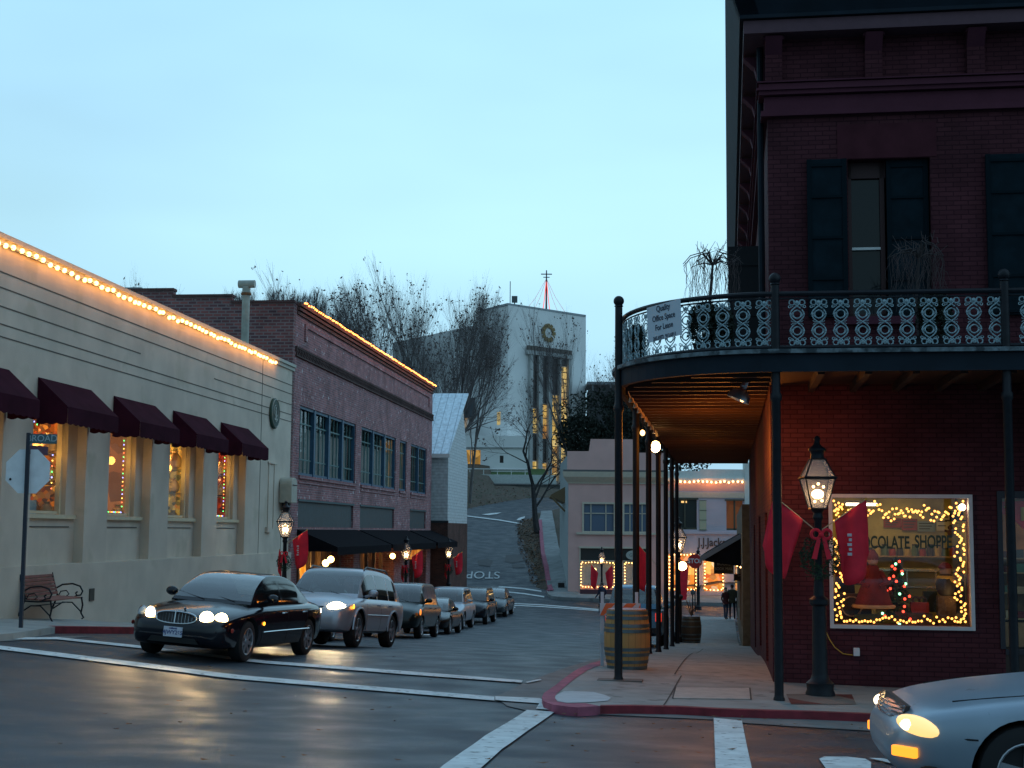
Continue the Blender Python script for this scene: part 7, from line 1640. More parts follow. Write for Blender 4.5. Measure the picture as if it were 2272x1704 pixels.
# slim lit windows in the left part, front annex
An = thing('courthouse_annex', 'low white block with a wide amber window at the foot of the courthouse', 'building'); YA = 164
a0, a1, a2 = HN(930, 965, YA), HN(1172, 965, YA), HN(1000, 1068, YA)
mb = MB(); wA = [HN(1006, 998, YA), HN(1066, 1032, YA)]; wB = [HN(1109, 1011, YA), HN(1117, 1027, YA)]
mb.wall(lambda u, z, d: (u, YA+d, z), a0.x, a1.x, 5.5, a0.z, [(wA[0].x, wA[1].x, wA[1].z, wA[0].z, .2), (wB[0].x, wB[1].x, wB[1].z, wB[0].z, .2)]); mb.poly([(a0.x, YA, a0.z), (a1.x, YA, a0.z), (a1.x, YA+9, a0.z), (a0.x, YA+9, a0.z)]); mb.poly([(a1.x, YA, 5.5), (a1.x, YA+9, 5.5), (a1.x, YA+9, a0.z), (a1.x, YA, a0.z)])
obj('wall', mb, cw, An)
mb = MB()
for ny in (992, 1040): z = HN(1000, ny, YA).z; mb.box(a0.x, a1.x, YA-.12, YA-.001, z-.12, z+.05)
obj('string_course', mb, cwd, An)
w_ = bpy.data.objects.new('window', None); link(w_, An); obj('panes', MB().box(wA[0].x, wA[1].x, YA+.15, YA+.2, wA[1].z, wA[0].z), litwall('annex_window', [(.30,.14,.02),(.17,.09,.02),(.24,.11,.02),(.42,.22,.05)], .9, 1), w_)
obj('mullion', MB().box(HN(1043, 1000, YA).x, HN(1045.5, 1000, YA).x, YA+.02, YA+.14, wA[1].z, wA[0].z), cwd, w_)
obj('sill', MB().box(wA[0].x-.2, wA[1].x+.2, YA-.1, YA-.001, wA[1].z-.25, wA[1].z-.05), mat('white_paint', (.7, .72, .7), .5), w_)
obj('dark_pane', MB().box(wB[0].x, wB[1].x, YA+.15, YA+.2, wB[1].z, wB[0].z), dk, An)
dl = (L2_-A2).normalized()
WM = Matrix(((dl.x, -dl.y, 0, A2.x), (dl.y, dl.x, 0, A2.y), (0, 0, 1, 0), (0, 0, 0, 1)))
dl2 = (C2-L2_).normalized(); XM = Matrix(((dl2.x, -dl2.y, 0, L2_.x), (dl2.y, dl2.x, 0, L2_.y), (0, 0, 1, 0), (0, 0, 0, 1)))
for M_, x0, x1, y0, y1 in ((XM, 1104, 1110, 915, 942), (WM, 1027, 1030, 918, 952)):
    p0, p1 = hit(M_, 1, 0, *Nn(x0, y0)), hit(M_, 1, 0, *Nn(x1, y1)); obj('slit_window', MB(M_).box(p0.x, p1.x, -.08, -.0, p1.z, p0.z), EM[3], c_t)
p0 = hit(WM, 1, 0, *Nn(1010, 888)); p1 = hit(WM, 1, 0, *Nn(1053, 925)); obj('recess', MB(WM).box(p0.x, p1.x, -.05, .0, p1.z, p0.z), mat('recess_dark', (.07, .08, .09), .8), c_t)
# mast with red light strings, small aerial and box
mt = HN(1213, 598, 178); mr_ = HN(1212, 690, 178)
t = thing('roof_mast', 'thin roof mast strung with faint red lights on top of the courthouse', 'mast', (mr_.x, 178, ZC-.1)); hm = mt.z-ZC
obj('pole', MB().tube([(0, 0, 0), (0, 0, hm)], [.14, .08], 6), mat('mast_brown', (.07, .05, .05), .7), t); obj('crosspiece', MB().tube([(-.7, 0, hm-.5), (.7, 0, hm-.5)], .07, 5).tube([(-.4, 0, hm-.9), (.4, 0, hm-.9)], .06, 5), black, t)
rl_ = glow('red_string', (1, .10, .08), 1.2)
for s in (-3.0, -1.8, -.5, .5, 1.6, 2.6): obj('light_string', MB().tube([(0, 0, hm*.82), (s*.45, -.2, hm*.4), (s, -.5, .1)], .018 if abs(s) > 1 else .045, 4), rl_ if abs(s) < 1 else mat('red_wire', (.40, .10, .12), .6, emis=(1, .1, .1), es=.25), t)
t = thing('roof_aerial', 'slim aerial and small grey siren box on the courthouse roof corner', 'aerial', (C2.x+.2, C2.y+1, ZC)); obj('rod', MB().tube([(0, 0, 0), (0, 0, 3.1)], .05, 5), black, t); p_ = HN(1138, 672, 171); obj('siren', MB().box(p_.x-C2.x-.35, p_.x-C2.x+.35, -.3, .3, .5, 1.25).tube([(p_.x-C2.x, 0, 0), (p_.x-C2.x, 0, .6)], .08), mat('siren_grey', (.10, .12, .13), .6), t)

# ================================================================= ACROSS THE CROSS STREET
YP = 93.4
c1 = lambda x, y, Y=YP: hit(ID, 1, Y, *Nn(1200+x/4.0218, 900+y/4.0218))
X = lambda x, Y=YP: c1(x, 900, Y).x
Z = lambda y, Y=YP: c1(700, y, Y).z
pinkm = mat('pink_stucco', (.70, .43, .39), .85, var=.08, vs=.8, bump=.2, bs=20); crm = mat('cream_trim_far', (.60, .54, .43), .7, var=.06)
pk = thing('pink_building', 'dusty pink two-storey corner building with stepped parapet and garlanded shop window', 'building')
x0, x1 = X(245), X(1105); GZ = -5
mb = MB(); wins_ = [(X(385), X(650), Z(1122), Z(880), .12), (X(745), X(960), Z(1122), Z(880), .12)]; shop = (X(352), X(960), Z(1640), Z(1275), .25)
mb.wall(lambda u, z, d: (u, YP+d, z), x0, x1, GZ, Z(575), wins_+[shop]); obj('wall', mb, pinkm, pk)
obj('side_wall', MB().box(x0, x1, YP+.3, YP+16, GZ, Z(430)), mat('pale_side_wall', (.36, .40, .40), .85, var=.1), pk)
mb = MB(); out_ = [(235, 575), (235, 410), (420, 410), (432, 400), (445, 300), (845, 300), (850, 400), (862, 418), (1105, 420), (1105, 575)]
mb.prism([(X(a), YP-.05, Z(b)) for a, b in out_], (0, .5, 0)); obj('parapet', mb, pinkm, pk)
mb = MB(); mb.box(x0-.35, x1, YP-.40, YP-.06, Z(592), Z(576)); obj('cornice_dark_strip', mb, mat('cornice_grey', (.12, .12, .12), .8), pk)  # plain dark grey strip along the top of the cornice
mb = MB(); mb.prism([(x0-.40, YP-.45, Z(593)), (x0-.34, YP-.38, Z(640)), (x0-.06, YP-.05, Z(690)), (x0-.06, YP+.4, Z(690)), (x0-.4, YP+.4, Z(593))], (x1-x0+.4, 0, 0)); mb.box(x0-.06, x1, YP-.10, YP-.001, Z(698), Z(690)); obj('cornice', mb, crm, pk)
for k, h in enumerate(wins_):
    w_ = bpy.data.objects.new('window', None); link(w_, pk); a, b, c, d, _ = h; mb = MB(); t_ = .12
    mb.box(a-t_, a, YP-.06, YP+.1, c-t_, d+t_); mb.box(b, b+t_, YP-.06, YP+.1, c-t_, d+t_); mb.box(a, b, YP-.06, YP+.1, d, d+t_); mb.box(a, b, YP-.06, YP+.1, c-t_, c); obj('frame', mb, crm, w_)
    mb = MB(); zz = d-(d-c)*.34; mb.box(a, b, YP+.02, YP+.07, zz-.03, zz+.03)
    for f_ in (.235, .74): mb.box(a+(b-a)*f_-.03, a+(b-a)*f_+.03, YP+.02, YP+.07, c, d)
    obj('glazing_bars', mb, crm, w_); obj('pane', MB().box(a, b, YP+.08, YP+.10, c, d), mat('blue_curtained_pane', (.10, .15, .22), .35), w_)
obj('sill', MB().box(X(318), X(1035), YP-.15, YP-.001, Z(1152), Z(1132)), crm, pk)
w_ = bpy.data.objects.new('shop_window', None); link(w_, pk); a, b, c, d, _ = shop
mb = MB(); mb.box(a-.1, b+.1, YP-.10, YP-.002, d, d+.12); mb.box(a-.05, a+.02, YP-.05, YP+.1, c, d); mb.box(a, b, YP-.03, YP+.06, Z(1392), Z(1382)); mb.box(X(668), X(735), YP-.03, YP+.1, c, Z(1385)); obj('frame', mb, crm, w_)
obj('transom', MB().box(a, b, YP+.07, YP+.12, Z(1382), d), mat('transom_dark', (.022, .03, .03), .4), w_)
obj('stall_riser', MB().box(a, b, YP-.02, YP+.1, c-1.6, Z(1642)), mat('riser_plum', (.10, .045, .06), .7), w_)
obj('display', MB().box(a, b, YP+.9, YP+.95, c, Z(1390)), litwall('boutique_display', [(.55,.26,.03),(.18,.04,.01),(.62,.35,.06),(.09,.03,.01),(.35,.14,.02),(.5,.22,.02)], 2.6, 1.0), w_)
obj('snow_bed', MB().box(a, b, YP+.1, YP+.6, Z(1640), Z(1605)), mat('pink_snow', (.6, .35, .28), .9), w_)
light('POINT', (X(500), YP+.5, Z(1450)), 26, (1, .55, .16), .1); light('POINT', (X(850), YP+.5, Z(1450)), 18, (1, .55, .16), .1)
# mannequins
for k, (cx, col_, lab) in enumerate([(430, (.35, .02, .02), 'shop-window mannequin in a red dress behind the garlanded window'), (510, (.45, .25, .08), 'shop-window mannequin in a tan coat beside the red one'), (795, (.5, .32, .2), 'pale mannequin in the second boutique window'), (930, (.06, .03, .02), 'dark-dressed mannequin at the end of the second boutique window')]):
    t = thing('mannequin', lab, 'mannequin', (X(cx), YP+.55, Z(1600)), group=None); m_ = mat('dress_%d' % k, col_, .8)
    obj('dress', MB().lathe((0, 0, 0), [(.26, .0), (.20, .35), (.13, .62), (.17, .85), (.16, 1.0), (.05, 1.06)], 12), m_, t, True); obj('head', MB().ball((0, 0, 1.18), .09, 8, 6, (1, 1, 1.2)), mat('doll_face', (.5, .3, .2), .7), t, True)
for k, cx in enumerate((485, 935)):
    t = thing('table_lamp', ['bright shaded lamp in the first boutique window', 'bright shaded lamp in the second boutique window'][k], 'lamp', (X(cx), YP+.4, Z(1460))); obj('shade', MB().lathe((0, 0, 0), [(.16, -.08), (.08, .12)], 12), glow('shade_glow', (1, .62, .22), 7), t); obj('stand', MB().tube([(0, 0, -.08), (0, 0, -1.0)], .02, 5), black, t)
bb1 = glow('mini_warm', (1, .52, .16), 9)
for nm, (p0, p1) in {'first': (350, 668), 'second': (738, 958)}.items():
    lightstring('window_garland', 'chain of warm bulbs framing the %s boutique window' % nm, [(X(p0)+.08, YP-.02, Z(1620)), (X(p0)+.08, YP-.02, Z(1402)), (X(p1)-.08, YP-.02, Z(1402)), (X(p1)-.08, YP-.02, Z(1620)), (X(p0)+.08, YP-.02, Z(1620))], .19, .035, bb1, n=5)
t = thing('oval_sign', 'pale oval sign with faint script hanging over the boutique window', 'sign', (X(825), YP-.2, Z(1333))); obj('plate', MB(Matrix.Diagonal((1, 1, .62, 1))).lathe((0, 0, 0), [(.50, -.02), (.50, .02)], 24, 'y'), mat('sign_cream2', (.42, .45, .42), .6), t); text('lettering', 'Gifts', .3, mat('sign_grey', (.15, .18, .17), .6), t, (0, -.035, 0), (R(90), 0, 0), ext=.002)
# side awning and lantern on the uphill flank
t = thing('side_canopy', 'small peaked timber canopy on the uphill side of the pink building', 'canopy', (x0, 99, 0)); pa, pb_, pc_ = HN(1222, 1098, 99), HN(1252, 1080, 99), HN(1250, 1112, 99)
obj('roof', MB().prism([(pa.x-x0, 0, pa.z), (0, 0, pb_.z), (0, 0, pc_.z-.1), (pa.x-x0, 0, pa.z-.12)], (0, 5, 0)), mat('canopy_tan', (.22, .15, .08), .8), t); obj('brace', MB().tube([(pa.x-x0, 0, pa.z-.1), (0, 0, pc_.z-.7)], .07, 5), mat('canopy_tan', (.22, .15, .08), .8), t)
p_ = HN(1247, 1303, 94); o = obj('wall_meter', MB().box(p_.x-.22, p_.x+.2, 95, 95.3, p_.z-.25, p_.z+.25), mat('meter_black', (.01, .01, .012), .6)); tag(o, 'black box on the uphill wall of the pink building', 'box')
# lilac building
YJ = YP+.3; Xj = lambda x: X(x, YJ); Zj = lambda y: Z(y, YJ)
lil = mat('lilac_stucco', (.56, .50, .56), .85, var=.07, vs=.8, bump=.2, bs=20); whs = mat('white_stucco', (.66, .72, .69), .85, var=.06)
jj = thing('lilac_building', 'pale lilac two-storey building with a row of lights and shop lettering beyond the covered walk', 'building')
mb = MB(); wj = [(Xj(1180), Xj(1392), Zj(1100), Zj(832), .2), (Xj(1655), Xj(1802), Zj(1103), Zj(840), .2)]; sj = [(Xj(1130), Xj(1395), Zj(1650), Zj(1310), .5), (Xj(1445), Xj(1635), Zj(1650), Zj(1340), .5), (Xj(1720), Xj(1840), Zj(1640), Zj(1330), .5)]
mb.wall(lambda u, z, d: (u, YJ+d, z), x1+.02, Xj(2400), GZ, Zj(640), wj+sj); obj('wall', mb, lil, jj)
obj('raised_parapet', MB().box(Xj(1420), Xj(1815), YJ-.03, YJ+.5, Zj(640), Zj(560)).box(x1+.02, Xj(1420), YJ-.03, YJ+.5, Zj(640), Zj(578)), whs, jj)
obj('corner_pier', MB().box(Xj(1817), Xj(2400), YJ-.08, YJ+.6, GZ, Zj(497)), whs, jj); obj('string_band', MB().box(x1+.02, Xj(1815), YJ-.07, YJ-.002, Zj(815), Zj(768)), crm, jj)
obj('eave_moulding', MB().box(x1+.02, Xj(1815), YJ-.22, YJ-.002, Zj(665), Zj(640)), whs, jj); obj('pink_frieze', MB().box(x1+.02, Xj(1815), YJ-.02, YJ-.001, Zj(755), Zj(690)), pinkm, jj); obj('mid_ledge', MB().box(x1+.02, Xj(1815), YJ-.12, YJ-.002, Zj(1140), Zj(1120)), lil, jj)
for k, h in enumerate(wj):
    w_ = bpy.data.objects.new('window', None); link(w_, jj); a, b, c, d, _ = h
    obj('pane', MB().box(a, b, YJ+.15, YJ+.2, c, d), [mat('pane_dark_green', (.02, .03, .03), .3), litwall('pane_brown', [(.09,.03,.01),(.06,.02,.008),(.12,.04,.01)], .7, 1)][k], w_)
    mb = MB(); mb.box((a+b)/2-.05, (a+b)/2+.05, YJ+.05, YJ+.14, c, d); mb.box(a, b, YJ+.05, YJ+.14, c, c+.12); mb.box(a-.1, b+.1, YJ-.08, YJ-.002, d, d+.1); obj('frame', mb, mat('frame_olive', (.06, .07, .05), .6), w_)
    sx0 = b+.08; mb = MB()
    if k == 0:
        obj('shutter', MB().box(Xj(1415), Xj(1475), YJ-.07, YJ-.01, Zj(1106), Zj(838)), mat('shutter_cream', (.44, .46, .32), .6), w_)
        mb = MB(); 
        for y in (838, 926, 1012, 1100): mb.box(Xj(1412), Xj(1478), YJ-.085, YJ-.072, Zj(y+4), Zj(y))
        obj('shutter_rail', mb, mat('frame_olive', (.06, .07, .05), .6), w_)
o = obj('lit_ceiling_panel', MB().box(Xj(1255), Xj(1305), YJ+.10, YJ+.14, Zj(862), Zj(845)), glow('panel_warm', (1, .6, .2), 1.2), jj)
text('shop_lettering', "J.J.Jackson's", .78, mat('letter_brown', (.10, .055, .04), .7), jj, (Xj(1400), YJ-.03, Zj(1215)), (R(90), 0, 0), ext=.01, sx=.80, bold=.01, align='LEFT')
lightstring('string_lights', 'straight row of red-orange bulbs under the parapet of the lilac building', [(Xj(1108), YJ-.26, Zj(672)), (Xj(1812), YJ-.26, Zj(676))], .285, .07, glow('jj_bulb', (1, .45, .16), 9), n=6)
light('POINT', (Xj(1500), YJ-.5, Zj(680)), 8, (1, .3, .08), .3)
jw = litwall('gift_shop_display', [(.62,.25,.03),(.42,.08,.02),(.75,.42,.10),(.2,.06,.02),(.55,.14,.03),(.6,.5,.3)], 3.2, 1.15)
for k, h in enumerate(sj):
    a, b, c, d, _ = h; w_ = bpy.data.objects.new('shop_window', None); link(w_, jj); obj('display', MB().box(a, b, YJ+.42, YJ+.47, c, d), jw, w_); mb = MB(); mb.box(a, a+.07, YJ+.0, YJ+.1, c, d); mb.box(b-.07, b, YJ, YJ+.1, c, d); mb.box(a, b, YJ, YJ+.1, d-.08, d); obj('frame', mb, crm, w_)
    if k < 2: lightstring('window_garland', ['wavy chain of warm bulbs round the gift-shop window by the stop sign', 'chain of warm bulbs round the middle gift-shop window'][k], [(a+.1, YJ-.03, c+.1), (a+.12, YJ-.03, d-.15), (b-.12, YJ-.03, d-.1), (b-.1, YJ-.03, c+.1), (a+.1, YJ-.03, c+.1)], .22, .04, bb1, n=5)
light('POINT', (Xj(1280), YJ-.8, Zj(1480)), 30, (1, .4, .08), .2); light('POINT', (Xj(1560), YJ-.8, Zj(1480)), 30, (1, .4, .08), .2)
# far stop sign facing us, globe light, red banner
p_ = hit(ID, 1, 82, *Nn(1542, 1245)); zb3 = G(p_.x, 82)+.1; t = thing('stop_sign', 'red octagonal stop sign facing us on a slim post in front of the gift shop', 'sign', (p_.x, 82, 0))
oc = [(.40/math.cos(PI/8)*math.cos(PI/8+k*PI/4), 0, p_.z+.40/math.cos(PI/8)*math.sin(PI/8+k*PI/4)) for k in range(8)]
obj('face', MB().prism(oc, (0, .01, 0)), mat('sign_red', (.5, .02, .02), .5), t); text('lettering', 'STOP', .36, mat('sign_white', (.75, .75, .75), .5), t, (0, -.006, p_.z), (R(90), 0, 0), ext=.001, bold=.008); obj('post', MB().box(-.03, .03, .011, .05, zb3, p_.z+.4), black, t)
p_ = hit(RM, 1, 45.5, *Nn(1514, 1256)); t = thing('globe_lamp', 'bright round globe lamp at the end of the row of gallery posts', 'lamp', tuple(p_), M=RM); obj('globe', MB().ball((0, 0, 0), .14, 12, 8), glow('hot_globe', (1, .62, .2), 22), t, True); obj('bracket', MB().tube([(0, 0, .12), (-.3, 0, .5)], .02, 5), black, t); light('POINT', tuple(RM @ p_), 20, (1, .5, .15), .15)
p_ = hit(ID, 1, 88, *Nn(1516, 1290)); t = thing('red_banner', 'narrow red banner hanging by the gift-shop doorway', 'banner', (p_.x, 88, p_.z)); obj('cloth', MB().prism([(-.3, 0, 1.2), (.35, 0, 1.2), (.2, 0, -1.1), (-.3, 0, -1.2)], (0, .04, 0)), red, t); obj('rod', MB().tube([(-.4, 0, 1.22), (.5, 0, 1.22)], .03, 5), black, t)
# fire hydrant-like planter and litter bin by the kerb
p_ = ground(*Nn(1537, 1365), .1)
t = thing('parking_meter', 'slim parking meter standing at the far kerb by the lilac building', 'parking meter', tuple(p_)); obj('post', MB().tube([(0, 0, 0), (0, 0, 1.1)], .035, 8), black, t); obj('head', MB().ball((0, 0, 1.25), .13, 10, 8, (.9, .6, 1.3)), mat('meter_grey', (.12, .13, .14), .5), t, True)

# ================================================================= PEOPLE
def person(label, base, H, face, jacket, trousers, hair, pose=0, skin=(.45, .28, .2)):
    """one skinned body; pose 0 standing, 1 mid-stride"""
    k = H/1.75; st = .26 if pose else .07
    J = {'pel': (0, 0, .95), 'wai': (0, 0, 1.10), 'che': (0, -.01, 1.32), 'nec': (0, -.01, 1.50), 'hed': (0, -.03, 1.60), 'top': (0, -.02, 1.72),
         'hL': (-.10, 0, .90), 'kL': (-.11, -st*.6, .50), 'aL': (-.11, -st*.9, .09), 'tL': (-.12, -st*.9-.15, .04), 'hR': (.10, 0, .90), 'kR': (.11, st*.2, .49), 'aR': (.11, st*1.1, .10), 'tR': (.12, st*1.1-.13, .04),
         'sL': (-.19, 0, 1.42), 'eL': (-.25, .05*(1+pose), 1.14), 'wL': (-.24, -.10-.1*pose, .90), 'fL': (-.23, -.14-.1*pose, .81), 'sR': (.19, 0, 1.42), 'eR': (.26, .02, 1.14), 'wR': (.25 + .1*pose, -.12, .92), 'fR': (.25+.12*pose, -.16, .83)}
    rad = {'pel': .15, 'wai': .135, 'che': .165, 'nec': .06, 'hed': .085, 'top': .07, 'hL': .10, 'kL': .065, 'aL': .05, 'tL': .04, 'hR': .10, 'kR': .065, 'aR': .05, 'tR': .04, 'sL': .075, 'eL': .055, 'wL': .04, 'fL': .03, 'sR': .075, 'eR': .055, 'wR': .04, 'fR': .03}
    E = [('pel', 'wai'), ('wai', 'che'), ('che', 'nec'), ('nec', 'hed'), ('hed', 'top'), ('pel', 'hL'), ('hL', 'kL'), ('kL', 'aL'), ('aL', 'tL'), ('pel', 'hR'), ('hR', 'kR'), ('kR', 'aR'), ('aR', 'tR'), ('che', 'sL'), ('sL', 'eL'), ('eL', 'wL'), ('wL', 'fL'), ('che', 'sR'), ('sR', 'eR'), ('eR', 'wR'), ('wR', 'fR')]
    names_ = list(J); me = bpy.data.meshes.new('body'); me.from_pydata([tuple(c*k for c in J[n]) for n in names_], [(names_.index(a), names_.index(b)) for a, b in E], [])
    t = thing('person', label, 'person', base, face); o = bpy.data.objects.new('body', me); link(o, t)
    s = o.modifiers.new('skin', 'SKIN'); ss = o.modifiers.new('sub', 'SUBSURF'); ss.levels = ss.render_levels = 2
    for i, n in enumerate(names_): v = me.skin_vertices[0].data[i]; v.radius = (rad[n]*k, rad[n]*k*.85); v.use_root = (n == 'pel')
    bpy.context.view_layer.update(); m2 = bpy.data.meshes.new_from_object(o.evaluated_get(bpy.context.evaluated_depsgraph_get())); o.modifiers.clear(); o.data = m2; m2.materials.clear()
    for c in (mat('skin', skin, .6), mat('cloth_%s' % label[:18], jacket, .85), mat('trouser_%s' % label[:18], trousers, .9), mat('shoe', (.01, .01, .01), .6)): m2.materials.append(c)
    for p in m2.polygons:
        z = p.center.z/k; x = abs(p.center.x)/k; p.material_index = 3 if z < .10 else 0 if z > 1.50 or (x > .19 and z < .885) else 1 if z > .86 or x > .20 else 2; p.use_smooth = True
    obj('hair', MB().ball((0, .012*k, 1.67*k), .098*k, 12, 8, (.9, 1.0, .95)), mat('hair_%s' % label[:12], hair, .9), t, True)
    obj('nose', MB().ball((0, -.115*k, 1.60*k), .016*k, 6, 5), MATS['skin'], t, True)
    obj('jacket_hem', MB().lathe((0, 0, .84*k), [(.185*k, 0), (.175*k, .10*k), (.165*k, .14*k)], 14, cap=False), MATS['cloth_%s' % label[:18]], t, True)
    return t
q = ground(*D(1300, 1325)); person('person in a dark blue jacket striding across the far crosswalk', tuple(q), 1.72, R(-140), (.018, .022, .05), (.01, .012, .02), (.10, .08, .07), 1)
v0 = 77.5
for dx, jac, tro, hr_, h, lab, f in [(1568, (.10, .02, .02), (.03, .05, .09), (.02, .015, .01), 1.68, 'person in a maroon top and jeans standing at the left of the huddle', 30), (1582, (.045, .040, .02), (.012, .016, .028), (.03, .02, .02), 1.84, 'tall person in an olive coat in the middle of the huddle', 170), (1597, (.04, .035, .025), (.02, .02, .03), (.04, .03, .02), 1.76, 'person in a dark khaki jacket at the right of the huddle', -160), (1603, (.22, .02, .03), (.03, .03, .04), (.05, .03, .02), 1.15, 'child in a red jacket beside the huddle', 150)]:
    q = hit(ID, 1, 76, *D(dx, 1330)); person(lab, (q.x, 76, G(q.x, 76)+.1), h, R(f), jac, tro, hr_)

# ================================================================= TREES AND PLANTS
barkm = mat('bare_bark', (.14, .13, .125), .9, var=.3, vs=3); barkd = mat('dark_bark', (.04, .042, .046), .9, var=.3); twm = mat('twig', (.13, .115, .115), .9); twd = mat('dark_twig', (.05, .05, .054), .9); lfm = mat('dry_leaf', (.12, .09, .08), .9, var=.4)
def grow(T, W, L, p, d, ln, r, lev, mx, rnd, spread, up, kids_, leaf, droop=0):
    segs = 3 if lev < 2 else 2; pts = [p.copy()]; q = p.copy(); dd = d.copy()
    for i in range(segs):
        dd = (dd + Vector((rnd.gauss(0, .10), rnd.gauss(0, .10), up*.10 - droop*lev*.10))).normalized(); q = q + dd*ln/segs; pts.append(q.copy())
    tgt = T if lev < 2 else W; r2 = r*.62
    tgt.tube(pts, [r+(r2-r)*i/segs for i in range(segs+1)], 6 if lev < 1 else (4 if lev < 3 else 3), cap=False)
    if lev >= mx:
        if L is not None and rnd.random() < leaf:
            for k in range(rnd.randint(1, 3)):
                c = q + Vector((rnd.gauss(0, .05), rnd.gauss(0, .05), rnd.gauss(0, .05))); s = rnd.uniform(.03, .08); a = Vector((rnd.gauss(0, 1), rnd.gauss(0, 1), rnd.gauss(0, 1))).normalized()*s; b = a.cross(Vector((rnd.gauss(0, 1), rnd.gauss(0, 1), 1))).normalized()*s*.7
                L.poly([c-a, c-b, c+a, c+b])
        return
    n = kids_ + (1 if rnd.random() < .4 else 0)
    for k in range(n):
        f = .45+.55*(k+1)/n if lev else .35+.65*(k+1)/n; i = min(segs-1, int(f*segs)); u = f*segs-i; s = pts[i].lerp(pts[i+1], u) if i < segs else q
        az = rnd.uniform(0, 2*PI); tilt = spread*rnd.uniform(.55, 1.15)*(.45 if k == n-1 else 1)
        ax = dd.orthogonal().normalized(); ax = Matrix.Rotation(az, 3, dd) @ ax; nd = (Matrix.Rotation(tilt, 3, ax) @ dd); nd = (nd + Vector((0, 0, up))).normalized()
        grow(T, W, L, s, nd, ln*rnd.uniform(.58, .80), r2*(.62 if k < n-1 else .95), lev+1, mx, rnd, spread, up, kids_, leaf, droop)
def tree_mesh(key, seed, h, r, mx, spread, up, kids_, leaf, bark, twig, first=.34, droop=0, lean=(0, 0)):
    rnd = random.Random(seed); T, W, L = MB(), MB(), MB()
    grow(T, W, L, Vector((0, 0, 0)), Vector((lean[0], lean[1], 1)).normalized(), h*first, r, 0, mx, rnd, spread, up, kids_, leaf, droop)
    # normalise to the wanted height
    zmax = max([v[2] for v in T.v+W.v]); s = h/zmax
    for B in (T, W, L): B.v = [(a*s, b*s, c*s) for a, b, c in B.v]
    return (T.mesh(key+'_trunk', bark), W.mesh(key+'_twigs', twig), L.mesh(key+'_leaves', lfm) if L.v else None)
def tree(name, label, M3, loc, rot=0, scale=(1, 1, 1), group=None, cat='tree'):
    t = thing(name, label, cat, loc, rot, group); t.scale = scale
    for nm, m in zip(('trunk', 'twigs', 'leaves'), M3):
        if m: link(bpy.data.objects.new(nm, m), t)
    return t
tA = tree_mesh('tall_a', 3, 16, .15, 6, .42, .20, 4, .05, barkm, twm, .24); tB = tree_mesh('tall_b', 8, 16, .15, 6, .40, .24, 4, .05, barkm, twm, .22); tC = tree_mesh('fan', 14, 15, .30, 6, .62, .10, 3, .10, barkm, twm, .22)
tD = tree_mesh('dense', 31, 9, .16, 5, .42, .35, 4, 0, barkd, twd, .22); tE = tree_mesh('leafy', 44, 9, .15, 5, .80, .06, 3, .55, mat('grey_bark', (.05, .05, .052), .9, var=.3), mat('grey_twig', (.06, .055, .055), .9), .30)
def put(nm, lab, M3, nx_base, ny_top, Y, hz_base, rot=0, wide=1, grp=None, h0=16):
    p = HN(nx_base, ny_top, Y); h = p.z-hz_base; s = h/h0; tree(nm, lab, M3, (p.x, Y, hz_base), rot, (s*wide, s*wide, s), grp)
tl_ = [(768, 578, 118, 1.0, tA, 0, 1.0, 'tallest slender bare tree rising just beyond the brick building lights'), (835, 592, 122, 1.5, tB, 1.1, 1.0, 'bare tree with fine leafy twigs second from the tallest one'), (893, 598, 116, 1.2, tA, 2.3, 1.0, 'bare tree in the middle of the tall group behind the brick building'), (950, 583, 120, 1.5, tB, 3.2, .8, 'broad bare tree at the hill side of the tall group'), (978, 588, 121, 1.5, tA, 5.2, .9, 'bare tree whose crown meets the courthouse wing'), (795, 600, 124, 1.0, tB, 2.9, 1.0, 'bare tree just right of the tallest slender one'), (1000, 610, 126, 2.0, tA, 4.0, .7, 'shorter bare tree beside the white gabled building'), (1048, 640, 134, 2.5, tA, 5.0, .55, 'bare tree in front of the courthouse tower corner')]
for nx, ny, Y, hb, M3, rot, wd, lab in tl_: put('bare_tree', lab, M3, nx, ny, Y, hb, rot, wd)
p_ = HN(1000, 1010, 132); t = tree('bare_tree', 'wide fanning bare tree leaning over the hill in front of the courthouse', tC, (p_.x-1.5, 132, 3.0), .6, (1.0, 1.0, (HN(1150, 700, 132).z-3)/15)); t.rotation_euler = (0, R(17), .6)
p_ = HN(1010, 760, 138); tree('bare_tree', 'second wide bare tree screening the courthouse wing', tC, (p_.x-2, 138, 3.2), 2.6, (.8, .8, .9))
p_ = ground(*Nn(1190, 1190)); ht = HN(1180, 905, p_.y).z-p_.z; s = ht/9
tree('leafy_tree', 'small roadside tree still holding brown leaves in front of the tower', tE, (p_.x+.1, p_.y, hillz(p_.x, p_.y)-.05), 1.0, (s*1.35, s*1.35, s))
put('bare_tree', 'thin tall bare tree between the courthouse tower and the evergreen', tB, 1305, 648, 112, -1.0, 2.0, .62)
put('bare_tree', 'bare tree seen just beside the gallery corner post', tA, 1352, 672, 118, 1.0, 4.4, .6)
put('bare_tree', 'low bare tree branching behind the curved railing end', tB, 1385, 740, 110, 0, .5, .7)
put('bare_tree', 'distant bare branches above the cream parapet', tB, 300, 598, 95, -2.0, .5, .8); put('bare_tree', 'second set of bare branches above the cream parapet', tA, 372, 590, 97, -2, 2.5, .6)
random.seed(17); k = 0
